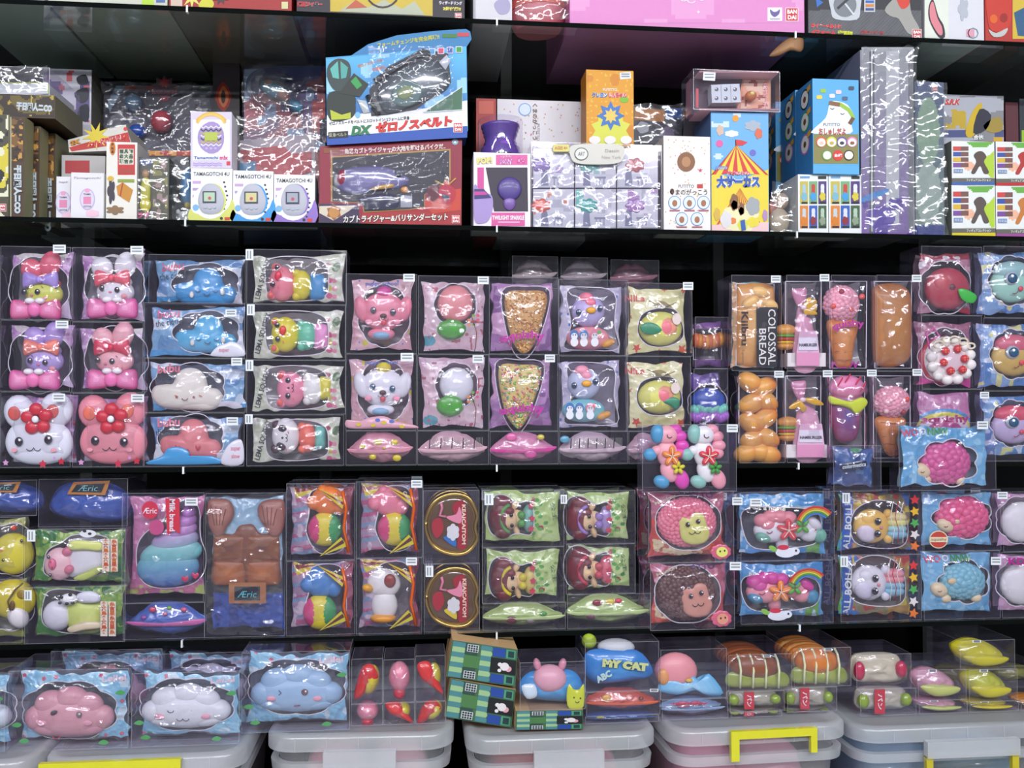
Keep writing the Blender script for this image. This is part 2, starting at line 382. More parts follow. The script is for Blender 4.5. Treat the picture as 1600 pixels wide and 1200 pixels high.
class Item:
    """one thing on the shelves: u0, v0, u1, v1 its front in pixels at depth Y behind the shelf front"""
    def __init__(s, name, label, cat, r, Y=.012, base=None, depth=.075, group=None, top=None):
        s.Y, s.depth = Y, depth; s.r = r
        u0, v0, u1, v1 = r
        vm = (v0 + v1) / 2; um = (u0 + u1) / 2
        s.X0 = float(P(u0, vm, Y)[0]); s.X1 = float(P(u1, vm, Y)[0])
        s.Z0 = float(P(um, v1, Y)[1]); s.Z1 = float(P(um, v0, Y)[1])
        if base is not None: s.Z0 = (base.Z1 if isinstance(base, Item) else base) + .0006
        if top is not None: s.Z1 = s.Z0 + top
        a, b = float(P(um, v1, Y)[1]), float(P(um, v0, Y)[1])
        s.zk = (a, (s.Z1 - s.Z0) / (b - a))
        s.loc = np.array(((s.X0 + s.X1) / 2, Y + depth / 2, s.Z0))
        s.root = bpy.data.objects.new(name, None); COL.objects.link(s.root)
        s.root.empty_display_size = .02
        s.root.location = s.loc
        s.root['label'] = label; s.root['category'] = cat
        if group: s.root['group'] = group
    def mb(s, name, parent=None, w=0, mat='foam', label=None): return MB(s, name, parent, w, mat, label)
    def boxmesh(s, mb, x0, x1, y0, y1, z0, z1, col, mat=None, inward=False):
        v = [(x, y, z) for x in (x0, x1) for y in (y0, y1) for z in (z0, z1)]
        f = [(0, 1, 3, 2), (4, 6, 7, 5), (0, 4, 5, 1), (2, 3, 7, 6), (1, 5, 7, 3), (0, 2, 6, 4)]
        return mb.add(np.array(v), f, col, mat)
    def case(s, name='clear_case', edge=.0006):
        m = s.mb(name, mat='acetate')
        s.boxmesh(m, s.X0 + .0005, s.X1 - .0005, s.Y, s.Y + s.depth, s.Z0, s.Z1 - .0004, '#fff')
        e = edge; x0, x1, y0, y1, z0, z1 = s.X0 + .0003, s.X1 - .0003, s.Y - .0002, s.Y + s.depth, s.Z0, s.Z1 - .0002
        for (a0, a1, c0, c1) in ((x0, x0 + e, z0, z1), (x1 - e, x1, z0, z1), (x0, x1, z0, z0 + e), (x0, x1, z1 - e, z1)):
            m.add([(a0, y0, c0), (a1, y0, c0), (a1, y0, c1), (a0, y0, c1)], [(0, 1, 2, 3)], '#fff', 'crease')
        for zz in (z1 + .0001,):
            for (a0, a1, b0, b1) in ((x0, x1, y0, y0 + e), (x0, x1, y1 - e, y1), (x0, x0 + e, y0, y1), (x1 - e, x1, y0, y1)):
                m.add([(a0, b0, zz), (a1, b0, zz), (a1, b1, zz), (a0, b1, zz)], [(0, 1, 2, 3)], '#fff', 'crease')
        s.cs = m.done(); return s.cs
    def sticker(s, u, v, wd=22, h=16, rot=0, w=-.6, tall=False):
        m = s.mb('price_sticker', mat='card')
        if tall: wd, h = h, wd
        c, sn = math.cos(math.radians(rot)), math.sin(math.radians(rot))
        q = [(u + a * wd / 2 * c - b * h / 2 * sn, v + a * wd / 2 * sn + b * h / 2 * c) for a, b in ((-1, -1), (1, -1), (1, 1), (-1, 1))]
        m.flat(q, w, '#e9edf2')
        for k in (-.45, .25):
            if tall: m.flat(rect(u + k * wd / 2 - 1, v - h * .36, u + k * wd / 2 + 1, v + h * .36), w - .3, '#8d929c')
            else: m.flat(rect(u - wd * .38, v + k * h / 2 - 1, u + wd * .38, v + k * h / 2 + 1), w - .3, '#8d929c')
        return m.done()
    def pouch(s, r, w, H, layers, window=None, wave=3.0, step=1.5, seed=None, name='printed_wrapper', back='#5d5a66', film=True, ends='', texts=(), crumple=1.6):
        """printed pouch with a see-through window and a crumpled clear film over it"""
        seed = seed or (int(r[0] * 7 + r[1] * 13) % 9973)
        u0, v0, u1, v1 = r
        rr = np.random.RandomState(seed); cr = rr.uniform(0, 5, 8) * np.array([1, -1, 1, -1, 1, 1, -1, -1]); pin = rr.uniform(.03, .09, 2)
        bc_ = np.array(lin(back)) * .7 + .3 * np.array((.32, .30, .34)); back = '#%02x%02x%02x' % tuple(int(255 * min(1, x) ** (1 / 2.2)) for x in bc_)
        nx, ny = max(4, int((u1 - u0) / step)), max(4, int((v1 - v0) / step))
        a, b = np.meshgrid(np.linspace(0, 1, nx + 1), np.linspace(0, 1, ny + 1))
        def warp(a, b):
            pa = a + (.5 - a) * pin[0] * (1 - (2 * b - 1) ** 2) * np.abs(2 * a - 1); pb = b + (.5 - b) * pin[1] * (1 - (2 * a - 1) ** 2) * np.abs(2 * b - 1)
            cu_ = (1 - a) * (1 - b) * cr[0] + a * (1 - b) * cr[1] + (1 - a) * b * cr[2] + a * b * cr[3]; cv_ = (1 - a) * (1 - b) * cr[4] + a * (1 - b) * cr[5] + (1 - a) * b * cr[6] + a * b * cr[7]
            U = u0 + (u1 - u0) * pa + cu_; V = v0 + (v1 - v0) * pb + cv_
            k = np.maximum(np.abs(2 * a - 1), np.abs(2 * b - 1)) ** 4
            return (U + k * wave * (vnoise(U, V, 17, seed) - .5) * 2, V + k * wave * (vnoise(U, V, 15, seed + 3) - .5) * 2)
        def height(U, V):
            a = np.clip((U - u0) / (u1 - u0), 0, 1); b = np.clip((V - v0) / (v1 - v0), 0, 1)
            p = np.clip(4 * a * (1 - a), 0, 1) ** .6 * np.clip(4 * b * (1 - b), 0, 1) ** .6
            r1 = 1 - np.abs(2 * vnoise(U + .4 * V, V, 14, seed + 5) - 1); r2 = 1 - np.abs(2 * vnoise(U, V - .5 * U, 8, seed + 8) - 1)
            return w + H * (1 - p) + crumple * (1 - r1) * 1.5 + crumple * .7 * (1 - r2)
        U, V = warp(a, b); W = height(U, V)
        ac = (a[:-1, :-1] + a[1:, 1:]) / 2; bc = (b[:-1, :-1] + b[1:, 1:]) / 2
        Uc, Vc = warp(ac, bc)
        C = paint(Uc, Vc, layers, seed)
        idx = np.arange((nx + 1) * (ny + 1)).reshape(ny + 1, nx + 1)
        fs = np.stack([idx[:-1, :-1], idx[1:, :-1], idx[1:, 1:], idx[:-1, 1:]], -1)
        keep = np.ones(Uc.shape, bool)
        if window is not None: keep = ~inpoly(Uc, Vc, window)
        m = s.mb(name, w=w, mat='pouch')
        m.add(m.pt(U.ravel(), V.ravel(), W.ravel()), [tuple(f) for f in fs[keep].tolist()], C[keep].reshape(-1, 3), 'pouch', True)
        # back sheet, a cushion too
        m.add(m.pt(U.ravel()[idx[::4, ::4]].ravel(), V.ravel()[idx[::4, ::4]].ravel(), (2 * (w + H) + 3 - W.ravel()[idx[::4, ::4]] + 9).ravel()),
              [(i * len(idx[0, ::4]) + j, (i + 1) * len(idx[0, ::4]) + j, (i + 1) * len(idx[0, ::4]) + j + 1, i * len(idx[0, ::4]) + j + 1) for i in range(len(idx[::4]) - 1) for j in range(len(idx[0, ::4]) - 1)], back, 'pouch', True)
        if window is not None:
            wp = np.asarray(window, float); wp = np.concatenate([wp, wp[:1]])
            m.line(wp, height(wp[:, 0], wp[:, 1]) - .5, 1.4, '#e8e2ea')
        for t in texts:
            t = dict(t); m.text(t.pop('t'), t.pop('u'), t.pop('v'), (lambda U, V: height(U, V) - .9), t.pop('wd'), t.pop('c'), **t)
        o = m.done()
        if film:
            f = s.mb('clear_film', w=w - 3, mat='film')
            st = 3.0; nx, ny = max(4, int((u1 - u0) / st)), max(4, int((v1 - v0) / st))
            a, b = np.meshgrid(np.linspace(0, 1, nx + 1), np.linspace(0, 1, ny + 1))
            U, V = warp(a, b)
            r1 = np.abs(2 * vnoise(U + .7 * V, V, 20, seed + 15) - 1); r2 = np.abs(2 * vnoise(U - V * .3, V, 11, seed + 18) - 1)
            e_ = np.maximum(np.abs(2 * a - 1), np.abs(2 * b - 1)) ** 5; W = .8 + r1 * 3.6 * crumple / 1.6 + r2 * 2.0 + e_ * max(0, w + H * .5 - 3)
            idx = np.arange((nx + 1) * (ny + 1)).reshape(ny + 1, nx + 1)
            fs = np.stack([idx[:-1, :-1], idx[1:, :-1], idx[1:, 1:], idx[:-1, 1:]], -1).reshape(-1, 4)
            f.add(f.pt(U.ravel(), V.ravel(), W.ravel()), [tuple(q) for q in fs.tolist()], '#fff', 'film', True)
            f.done()
        return o
    def bagover(s, r, w, wave=4, seed=5, name='clear_bag', mat='bag', amp=5, top=None):
        u0, v0, u1, v1 = r; f = s.mb(name, w=w, mat=mat)
        nx, ny = max(4, int((u1 - u0) / 3)), max(4, int((v1 - v0) / 3))
        a, b = np.meshgrid(np.linspace(0, 1, nx + 1), np.linspace(0, 1, ny + 1))
        U = u0 + (u1 - u0) * a; V = v0 + (v1 - v0) * b
        k = np.maximum(np.abs(2 * a - 1), np.abs(2 * b - 1)) ** 4
        U = U + k * wave * (vnoise(U, V, 19, seed) - .5) * 2; V = V + k * (b < .5) * wave * (vnoise(U, V, 15, seed + 3) - .5) * 2
        W = w - amp * np.abs(2 * vnoise(U + V, V, 22, seed) - 1) - amp * .5 * np.abs(2 * vnoise(U - V, V, 9, seed + 2) - 1)
        idx = np.arange((nx + 1) * (ny + 1)).reshape(ny + 1, nx + 1)
        fs = np.stack([idx[:-1, :-1], idx[1:, :-1], idx[1:, 1:], idx[:-1, 1:]], -1).reshape(-1, 4)
        f.add(f.pt(U.ravel(), V.ravel(), W.ravel()), [tuple(q) for q in fs.tolist()], '#fff', mat, True)
        return f.done()
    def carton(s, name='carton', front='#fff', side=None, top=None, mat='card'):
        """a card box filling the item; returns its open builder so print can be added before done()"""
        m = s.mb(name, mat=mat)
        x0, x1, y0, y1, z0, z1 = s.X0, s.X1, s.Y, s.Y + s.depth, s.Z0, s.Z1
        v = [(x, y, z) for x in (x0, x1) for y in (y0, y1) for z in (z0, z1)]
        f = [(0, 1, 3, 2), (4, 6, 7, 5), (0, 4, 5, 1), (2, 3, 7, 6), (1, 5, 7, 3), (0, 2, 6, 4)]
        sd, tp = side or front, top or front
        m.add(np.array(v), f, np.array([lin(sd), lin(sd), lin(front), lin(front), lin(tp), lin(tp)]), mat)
        return m

def eyes(it, par, pts, w, r=4.2, col='#2a2330', shine=True, name='eye', squash=1.1):
    for (u, v) in pts:
        e = it.mb(name, par, w=w, mat='gloss'); w = w - 1; e.ell(u, v, w, r, r * squash, 2.2, col, seg=12)
        if shine: e.ell(u + r * .3, v - r * .35, w - 1.8, r * .34, r * .34, .8, '#fff', seg=8)
        e.done()
def dup(it, dx=0, dy=0, dz=0, label=None, group=None, rotz=0):
    """copy of a thing with its parts and sub-parts"""
    r = it.root.copy(); COL.objects.link(r)
    r.location = (r.location[0] + dx, r.location[1] + dy, r.location[2] + dz)
    if rotz: r.rotation_euler = (0, 0, rotz)
    if label: r['label'] = label
    if group: r['group'] = group
    elif 'group' in r: pass
    for ch in list(it.root.children):
        c = ch.copy(); COL.objects.link(c); c.parent = r
        for g in ch.children:
            d = g.copy(); COL.objects.link(d); d.parent = c
    return r

# ------------------------------------------------------------------ the place: shelves, uprights, room shell
class World0:
    Y = 0.0; loc = np.zeros(3); root = None
W0 = World0()
def struct(name, boxes, col, mat, kind='structure', label=None, cat=None):
    m = MB(W0, name, mat=mat)
    for (x0, x1, y0, y1, z0, z1) in boxes:
        v = [(x, y, z) for x in (x0, x1) for y in (y0, y1) for z in (z0, z1)]
        m.add(np.array(v), [(0, 1, 3, 2), (4, 6, 7, 5), (0, 4, 5, 1), (2, 3, 7, 6), (1, 5, 7, 3), (0, 2, 6, 4)], col, mat)
    o = m.done()
    if kind: o['kind'] = kind
    if label: o['label'] = label; o['category'] = cat
    return o
ZS = [float(P(750, v, 0)[1]) for v in (30, 353, 727, 989)]     # tops of the glass shelves
ZB = 0.62                                                      # bottom board
XL, XR = -1.25, 1.55
struct('floor', [(-3, 3.4, -3.6, .6, -.05, 0)], '#d4d2cc', 'card')
struct('ceiling', [(-3, 3.4, -3.6, .6, 3.0, 3.05)], '#e8e8e8', 'matte')
struct('wall_back', [(-3, 3.4, .47, .55, 0, 3.0)], '#0d0c0e', 'matte')
struct('wall_front', [(-3, 3.4, -3.65, -3.6, 0, 3.0)], '#c4c6cc', 'matte')
names = ('topmost glass shelf under the cut-off row of big toy boxes', 'glass shelf carrying the carton and electronic pet row',
         'glass shelf carrying the upper squishy toy row', 'glass shelf carrying the lower squishy toy row')
for k, z in enumerate(ZS):
    o = struct('glass_shelf', [(XL, XR, 0, .42, z - .008, z)], '#fff', 'glass', kind=None, label=names[k], cat='shelf')
    e = MB(W0, 'front_edge', parent=o, mat='matte')
    v = [(x, y, zz) for x in (XL, XR) for y in (-.0012, .0002) for zz in (z - .008, z)]
    e.add(np.array(v), [(0, 1, 3, 2), (4, 6, 7, 5), (0, 4, 5, 1), (2, 3, 7, 6), (1, 5, 7, 3), (0, 2, 6, 4)], '#070b0a', 'matte')
    ob = e.done()
    for (u, vv) in ((288, 0), (776, 0), (1246, 0)):
        x = float(P(u, 620, 0)[0])
        c = MB(W0, 'shelf_clip', parent=o, mat='gloss')
        v = [(a, b, cc) for a in (x - .0015, x + .0015) for b in (-.004, .004) for cc in (z - .011, z + .001)]
        c.add(np.array(v), [(0, 1, 3, 2), (4, 6, 7, 5), (0, 4, 5, 1), (2, 3, 7, 6), (1, 5, 7, 3), (0, 2, 6, 4)], '#e9eef0', 'gloss')
        c.done()
struct('base_shelf', [(XL, XR, -.12, .44, ZB - .03, ZB)], '#17161a', 'card', kind=None, label='black bottom board under the row of clear storage bins', cat='shelf')
struct('base_cabinet', [(XL, XR, -.08, .44, 0, ZB - .0305)], '#131215', 'card', kind=None, label='black plinth below the bottom board of the shelving', cat='cabinet')
XU = [float(P(u, 600, .44)[0]) for u in (140, 510, 790, 1120, 1440)]
for i, x in enumerate(XU):
    struct('shelf_upright', [(x - .012, x + .012, .425, .468, ZB + .0005, 2.95)], '#1d1b1c', 'metal' if 0 else 'card', kind=None,
           label='black slotted metal upright at the shelf back, ' + ('farthest left', 'second from the left', 'in the middle', 'second from the right', 'farthest right')[i] + ' of five', cat='upright')
    for z in ZS:
        pass
# ================================================================== upper squishy row (third shelf)
Z2 = ZS[2]
def boxed(label, r, base, layers, window=None, pr=None, win_bg='#6b6674', H=13, w=12, group=None, depth=.078, Y=.012, texts=(), stk=None, tall=False, srot=0, film=True, cat='squishy toy', name='boxed_squishy_toy', wave=3, crumple=1.6, case=True):
    it = Item(name, label, cat, r, Y=Y, base=base, depth=depth, group=group)
    if case: it.case()
    u0, v0, u1, v1 = pr or (r[0] + 3, r[1] + 3, r[2] - 3, r[3] - 3)
    it.wr = it.pouch((u0, v0, u1, v1), w, H, layers, window, back=win_bg, texts=texts, film=film, wave=wave, crumple=crumple)
    if stk: it.sticker(*stk, tall=tall, rot=srot)
    return it

# --- bunnies with bows
BUN = [('f', '#c79bc9'), ('n', 18, .55, '#b57cc0'), ('n', 9, .66, '#dcb9dc'), ('d', 13, 2.2, '#e3c4ea', .5)]
def bow_bunny(r, base, label, c, hd, ear, bow, face, basec, e1, e2, eyp, window, stk):
    L = BUN + [('r', c[0] - 40, r[3] - 32, c[0] + 70, r[3], '#dccbe4'), ('e', c[0] - 5, r[1] + 8, 32, 12, '#d9d2d2'), ('e', c[0] + 25, r[1] + 10, 20, 10, '#dad4cf')]
    it = boxed(label, r, base, L, window, stk=stk, win_bg='#54505c', H=16)
    cu, cv = c
    t = it.mb('squishy_bunny', w=20)
    hu, hv = cu + hd[0], cv + hd[1]
    t.ell(hu, hv + 2, 20, 30, 21, 14, face, seg=24)
    t.ell(hu, hv - 14, 22, 26, 13, 12, ear)
    b = t.done()
    for k, (x, y) in enumerate((e1, e2)):
        m = it.mb('ear', b, w=20); m.ell(cu + x, cv + y + 1, 22, 17, 18 if k == 0 else 22, 9, ear, rot=(-35, 18)[k]); m.done()
    m = it.mb('bow', b, w=12); bu, bv = hu - 2, hv - 19
    for sg in (-1, 1):
        m.puff(smooth([(bu + sg * 2, bv - 4), (bu + sg * 15, bv - 11), (bu + sg * 27, bv - 11), (bu + sg * 27, bv + 12), (bu + sg * 14, bv + 9), (bu + sg * 2, bv + 5)][::sg], 4), 10, 6, bow)
    m.ell(bu, bv, 5, 5, 6, 4, bow); m.done()
    m = it.mb('base_bow', b, w=12)
    for sg in (-1, 1):
        m.puff(smooth([(cu + sg * 6, cv - 7), (cu + sg * 24, cv - 15), (cu + sg * 38, cv - 13), (cu + sg * 39, cv + 13), (cu + sg * 22, cv + 15), (cu + sg * 6, cv + 10)][::sg], 4), 14, 10, basec, col2='#f0a0c8')
    m.ell(cu, cv, 8, 11, 12, 6, '#f078b4'); m.done()
    m = it.mb('paws', b, w=10)
    for sg in (-1, 1): m.ell(cu + sg * 8 + 2, cv - 13, 6, 8, 5, 5, '#f6f0f4')
    m.done()
    eyes(it, b, [(cu + x, cv + y) for x, y in eyp], 7, 4.4)
    m = it.mb('muzzle', b, w=8)
    a, bb = eyp; m.ell(cu + (a[0] + bb[0]) / 2 + 1, cv + (a[1] + bb[1]) / 2 + 5, 6, 2.6, 1.8, 1, '#e0708c')
    for (x, y) in eyp: m.arc(cu + x + (4 if x > a[0] else 0), cv + y - 4, 5.4, 5, 290, 340, 1.0, '#2a2028')
    m.ell(cu + bb[0] + 10, cv + bb[1] + 9, 8, 5, 3.5, 1.2, '#ee9aa0')
    m.done()
    return it
def win(cu, cv, ru, rv, n=9, amp=.05): return bumpy(cu, cv, ru, rv, n, amp, rot=.4)
a3 = (0, 612, 111, 727); b3 = (113, 614, 225, 727)
def flat_bunny(r, base, label, off, col, inner, stk, ed, cat='squishy toy'):
    it = boxed(label, r, base, BUN + [('r', 0, 712, 300, 730, '#d9cfe2'), ('d', 16, 4, '#d8324e', .5), ('d', 13, 2, '#e7aee0', .8)], None, stk=stk, H=8, w=26)
    o = off; t = it.mb('squishy_bunny', w=10)
    hd = smooth([(o, 690), (o + 8, 668), (o + 30, 656), (o + 55, 654), (o + 80, 657), (o + 100, 670), (o + 107, 692), (o + 98, 713), (o + 75, 722), (o + 52, 724), (o + 28, 721), (o + 8, 710)], 5)
    t.puff(hd, 18, 12, col)
    b = t.done()
    for k, (x, y, ru, rv, rt) in enumerate(((22, 643, 25, 27, -20), (80, 640, 27, 28, 20))):
        m = it.mb('ear', b, w=10); m.ell(o + x, y, 20, ru, rv, 11, col, rot=rt)
        m.ell(o + x - 4 + 2 * k, y + 2, 9.5, 10, 11, 2, inner, rot=rt); m.done()
    m = it.mb('flower', b, w=5)
    for k in range(5):
        a = math.radians(-95 + 72 * k); m.ell(o + 55 + 15 * math.cos(a), 654 + 15 * math.sin(a), 6, 11, 10, 6, '#cf2638')
    m.ell(o + 55, 654, 0, 5.5, 5.5, 3, '#e6e6f2'); m.done()
    eyes(it, b, ed, 6, 6.6)
    m = it.mb('mouth', b, w=4); c = (ed[0][0] + ed[1][0]) / 2
    m.arc(c - 6, 696, 5, 6, 10, 150, 1.1, '#3a3038'); m.arc(c + 6, 696, 5, 6, 30, 170, 1.1, '#3a3038')
    for s_ in (-1, 1): m.disc(c + s_ * 31, 701, 5.5 if s_ > 0 else 5.5, 4.5, 3, '#f4a3ad')
    m.done()
    # printed flowers on the wrapper front
    m = it.mb('printed_front', w=1, mat='pouch')
    for (x, y, r_, c_) in ((66, 722, 7, '#d3304c'), (95, 718, 6, '#cf2036'), (84, 713, 3, '#d79ae0'), (8, 720, 5, '#e7a6da')):
        m.flat(star(o + x, y, r_, r_ * .55, 5), 2, c_)
    m.done()
    return it
ia3 = flat_bunny(a3, Z2, 'boxed white flat bunny head squishy with red flower, bottom left corner of its shelf', 0, '#e9ebf6', '#d8594f', (92, 621, 20, 12), [(27, 688), (73.5, 685)])
ib3 = flat_bunny(b3, Z2, 'boxed pink flat bunny head squishy with a red flower', 118, '#ec8f9c', '#ee7458', (215, 622, 20, 12), [(146.5, 687), (192, 689)])
ia2 = bow_bunny((0, 500, 110, 611), ia3, 'boxed lavender bunny squishy with orange bow above the white flat bunny', (48, 593), (14, -32), '#b79be0', '#ef7f6a', '#b9a2e2', '#e0489a', (-3, -68), (28, -73), [(-4, -30), (20, -27)], win(52, 562, 52, 52), (97, 507, 20, 12))
ib2 = bow_bunny((112, 503, 224, 613), ib3, 'boxed pale pink bunny squishy with crimson bow', (171, 592), (2, -31), '#f2b3bc', '#dc2650', '#f3b0b8', '#dd4592', (-18, -66), (14, -71), [(-21, -30), (2, -28)], win(174, 558, 50, 52), None)
ia1 = bow_bunny((0, 385, 110, 499), ia2, 'boxed bunny squishy with yellow face, red ears and lavender bow', (50, 482), (11, -27), '#e86078', '#ad92e0', '#d9dc58', '#e23e86', (-10, -65), (20, -73), [(-15, -27), (6, -27)], win(50, 448, 50, 51), (93, 389, 20, 13))
ib1 = bow_bunny((112, 387, 225, 502), ib2, 'boxed white bunny squishy with coral red bow', (171, 480), (3, -28), '#ece9f0', '#ee5a6c', '#ece9f2', '#e2429a', (-19, -66), (18, -70), [(-14, -31), (10, -28)], win(172, 446, 48, 50), (214, 391, 20, 13))

# --- sleepy clouds
def cloud_pts(u0, v0, u1, v1):
    W, H = u1 - u0, v1 - v0
    q = [(0, .66), (.04, .44), (.2, .38), (.3, .36), (.36, .12), (.5, 0), (.66, .04), (.76, .22), (.8, .44), (.93, .5), (1, .68), (.95, .9), (.8, 1), (.55, .98), (.3, .97), (.1, .88)]
    return smooth([(u0 + a * W, v0 + b * H) for a, b in q], 4)
def cloud(r, base, label, c, col, face, stk, tilt=0, lab=True, Y=.012, sk='#5f93c4', pr=None):
    L = [('f', sk), ('n', 30, .5, '#7fb0d6'), ('n', 22, .72, '#cfe0ee'), ('r', r[0], r[3] - 14, r[2], r[3], '#3f9fd8'), ('n', 26, .7, '#dfe6ee') ]
    L += [('e', c[2] + 8, c[3] - 6, 22, 9, '#e6e3ec'), ('e', r[2] - 26, r[1] + 24, 24, 8, '#c9d8e6')]
    T = [dict(t='bubu', u=r[0] + 34, v=r[1] + 15, wd=36, c='#e06c84', h=14, bold=.03, rot=-4), dict(t='the cloud', u=r[0] + 34, v=r[1] + 29, wd=42, c='#28384a', h=10, rot=-7)] if lab else []
    it = boxed(label, r, base, L, bumpy((c[0] + c[2]) / 2 + 2, (c[1] + c[3]) / 2 - 3, (c[2] - c[0]) * .54, (c[3] - c[1]) * .58, 7, .08), stk=stk, win_bg='#45566b', texts=T, H=12, w=10, Y=Y, pr=pr)
    t = it.mb('squishy_cloud', w=16); t.puff(cloud_pts(*c), 20, 14, col, c=((c[0] + c[2]) / 2, c[1] + .6 * (c[3] - c[1]))); b = t.done()
    m = it.mb('face', b, w=5); cu, cv = (c[0] + c[2]) / 2 + 6, c[1] + .66 * (c[3] - c[1])
    if face == 'sleep':
        for s_ in (-1, 1): m.arc(cu + s_ * 14, cv - 3, 5, 4, 20, 160, 1.2, '#27465f')
        m.arc(cu, cv + 1, 5, 5, 20, 160, 1.2, '#27465f')
        m.ell(cu - 24, cv + 4, 6, 3.5, 5, 2, '#e9e6de'); m.ell(cu + 24, cv, 7, 3.5, 5, 2, '#e9e6de')
    elif face == 'smile':
        for x in (-15, 12): m.disc(cu + x - 4, cv + 2, 5, 1.8, 1.8, '#b04a3a')
        m.arc(cu - 6, cv + 2, 5, 5, 20, 160, 1.3, '#7c4a38')
        for x in (-22, 16): m.line([(cu + x, cv - 1), (cu + x + 5, cv + 1)], 5, 1.4, '#d06a55')
    elif face == 'heart':
        for x in (-23, 9): m.puff(smooth([(cu + x, cv - 1), (cu + x + 3, cv - 4), (cu + x + 4, cv), (cu + x, cv + 5), (cu + x - 4, cv), (cu + x - 3, cv - 4)], 3), 5, 1, '#c42240', rings=2)
        m.arc(cu - 8, cv + 6, 5, 3, 180, 360, 1.4, '#c42240')
    m.done()
    return it
ic4 = cloud((225, 645, 382, 728), Z2, 'boxed pink cloud squishy with heart eyes, lowest of the cloud boxes', (244, 655, 342, 722), '#e57f84', 'heart', (363, 658, 18, 12))
m = ic4.mb('printed_front', w=0, mat='pouch'); m.puff(smooth([(252, 712), (262, 700), (280, 698), (294, 705), (298, 716), (330, 712), (342, 724), (230, 725)], 4), 4, 3, '#3d9ad2', back=False)
m.puff(smooth([(352, 700), (366, 688), (378, 690), (378, 724), (345, 724)], 4), 4, 3, '#e3e0ea', back=False); m.text('super', 368, 702, .5, 15, '#e0607c', h=7); m.text('slow', 368, 712, .5, 13, '#e0607c', h=7); m.done()
ic3 = cloud((225, 560, 384, 644), ic4, 'boxed cream white smiling cloud squishy in a blue bag', (231, 574, 344, 641), '#efe9dc', 'smile', (370, 565, 17, 12))
ic2 = cloud((225, 473, 383, 559), ic3, 'boxed blue cloud squishy directly above the white cloud, bag lettered at left', (268, 491, 366, 551), '#52b4e2', 'sleep', (361, 489, 17, 11))
m = ic2.mb('printed_front', w=0, mat='pouch'); m.puff(smooth([(330, 550), (340, 540), (352, 536), (362, 533), (376, 540), (380, 556), (332, 556)], 4), 4, 3, '#dfe0ea', back=False); m.text('super', 350, 548, .5, 16, '#e0607c', h=6); m.done()
ic1 = cloud((232, 398, 384, 472), ic2, 'boxed blue cloud squishy with white tear drops, topmost of the cloud boxes', (266, 415, 366, 472), '#3e9fdc', 'sleep', None, Y=.045)

# --- sideways bears
BE = [('f', '#d5d9c2'), ('n', 20, .6, '#c5cdb0'), ('n', 7, .74, '#e6e8da')]
def bear(r, base, label, hd, to, sk, ears, eyp, cols, nose, stk, tv=0):
    L = BE + [('e', 510, r[1] + 22, 5, 4, '#9c3148'), ('e', 524, r[1] + 25, 6, 8, '#5c7a50', 30)]
    for dy, c_ in ((46, '#cf3f7a'), (58, '#c9b84a'), (70, '#d65a86')): L += [('e', 513, r[1] + dy, 5, 4.5, c_), ('e', 521, r[1] + dy + 1, 4, 3.5, '#e08aa2')]
    T = [dict(t='LEMA SQUISHY', u=408, v=(r[1] + r[3]) / 2, wd=66, c='#2a3230', h=10, rot=-74, bold=.015)]
    it = boxed(label, r, base, L, smooth([(418, r[1] + 12), (470, r[1] + 8), (505, r[1] + 18), (512, r[1] + 45), (505, r[3] - 14), (460, r[3] - 7), (420, r[3] - 12), (412, r[1] + 40)], 5), stk=stk, tall=True, texts=T, win_bg='#8a8684', H=12, w=10)
    t = it.mb('squishy_bear', w=16); t.ell(*hd[:2], 19, hd[2], hd[3], 14, cols[0], seg=26); b = t.done()
    for (u, v) in ears:
        m = it.mb('ear', b, w=16); m.ell(u, v, 18, 8, 8, 6, cols[0] if cols[3] is None else cols[3]); m.ell(u - 1, v, 13, 4.5, 5, 2, '#e2503e' if cols[3] is None else cols[3]); m.done()
    m = it.mb('torso', b, w=16); m.ell(to[0], to[1], 20, to[2], to[3], 12, cols[1])
    for s_ in (-1, 1): m.ell(to[0] - 8, to[1] + s_ * to[3] * .75, 18, 7, 7, 7, cols[1])
    m.done()
    m = it.mb('skirt', b, w=18)
    m.puff(smooth([(sk[0] - sk[2], sk[1] - sk[3] * .85), (sk[0], sk[1] - sk[3]), (sk[0] + sk[2], sk[1] - sk[3] * .8), (sk[0] + sk[2] * 1.1, sk[1]), (sk[0] + sk[2], sk[1] + sk[3] * .8), (sk[0], sk[1] + sk[3]), (sk[0] - sk[2], sk[1] + sk[3] * .85)], 4), 21, 11, cols[2]); m.done()
    if cols[3] is not None:
        m = it.mb('eye_patch', b, w=8)
        for (u, v) in eyp: m.ell(u, v, 8, 8, 6.5, 3, '#43202a', rot=30)
        m.done()
    eyes(it, b, eyp, 6.5, 4.2)
    m = it.mb('muzzle', b, w=5)
    if nose: m.ell(nose[0], nose[1], 4, 5.5, 8, 3, nose[2], rot=10)
    else:
        u = (eyp[0][0] + eyp[1][0]) / 2 + 5; v = (eyp[0][1] + eyp[1][1]) / 2
        m.ell(u - 4, v, 5, 1.8, 1.8, 1.2, '#20181c'); m.arc(u + 1, v - 3, 4.2, 3, 270, 450, 1, '#3a2228'); m.arc(u + 1, v + 3, 4.2, 3, 270, 450, 1, '#3a2228')
    for (u, v) in eyp: m.line([(u + 8, v + 3), (u + 9, v + 7)], 5.5, 1.5, '#e05060')
    m.done(); return it
id4 = bear((385, 648, 538, 728), Z2, 'boxed panda squishy with coral torso lying sideways, lowest of the bear boxes', (444, 682, 22, 29), (478, 685, 14, 24), (498, 685, 8, 19), [(430, 665), (428, 702)], [(441, 671), (438, 698)], ['#e9e6e8', '#ef6a50', '#6fc0b4', '#4a2430'], None, (389, 655, 15, 12))
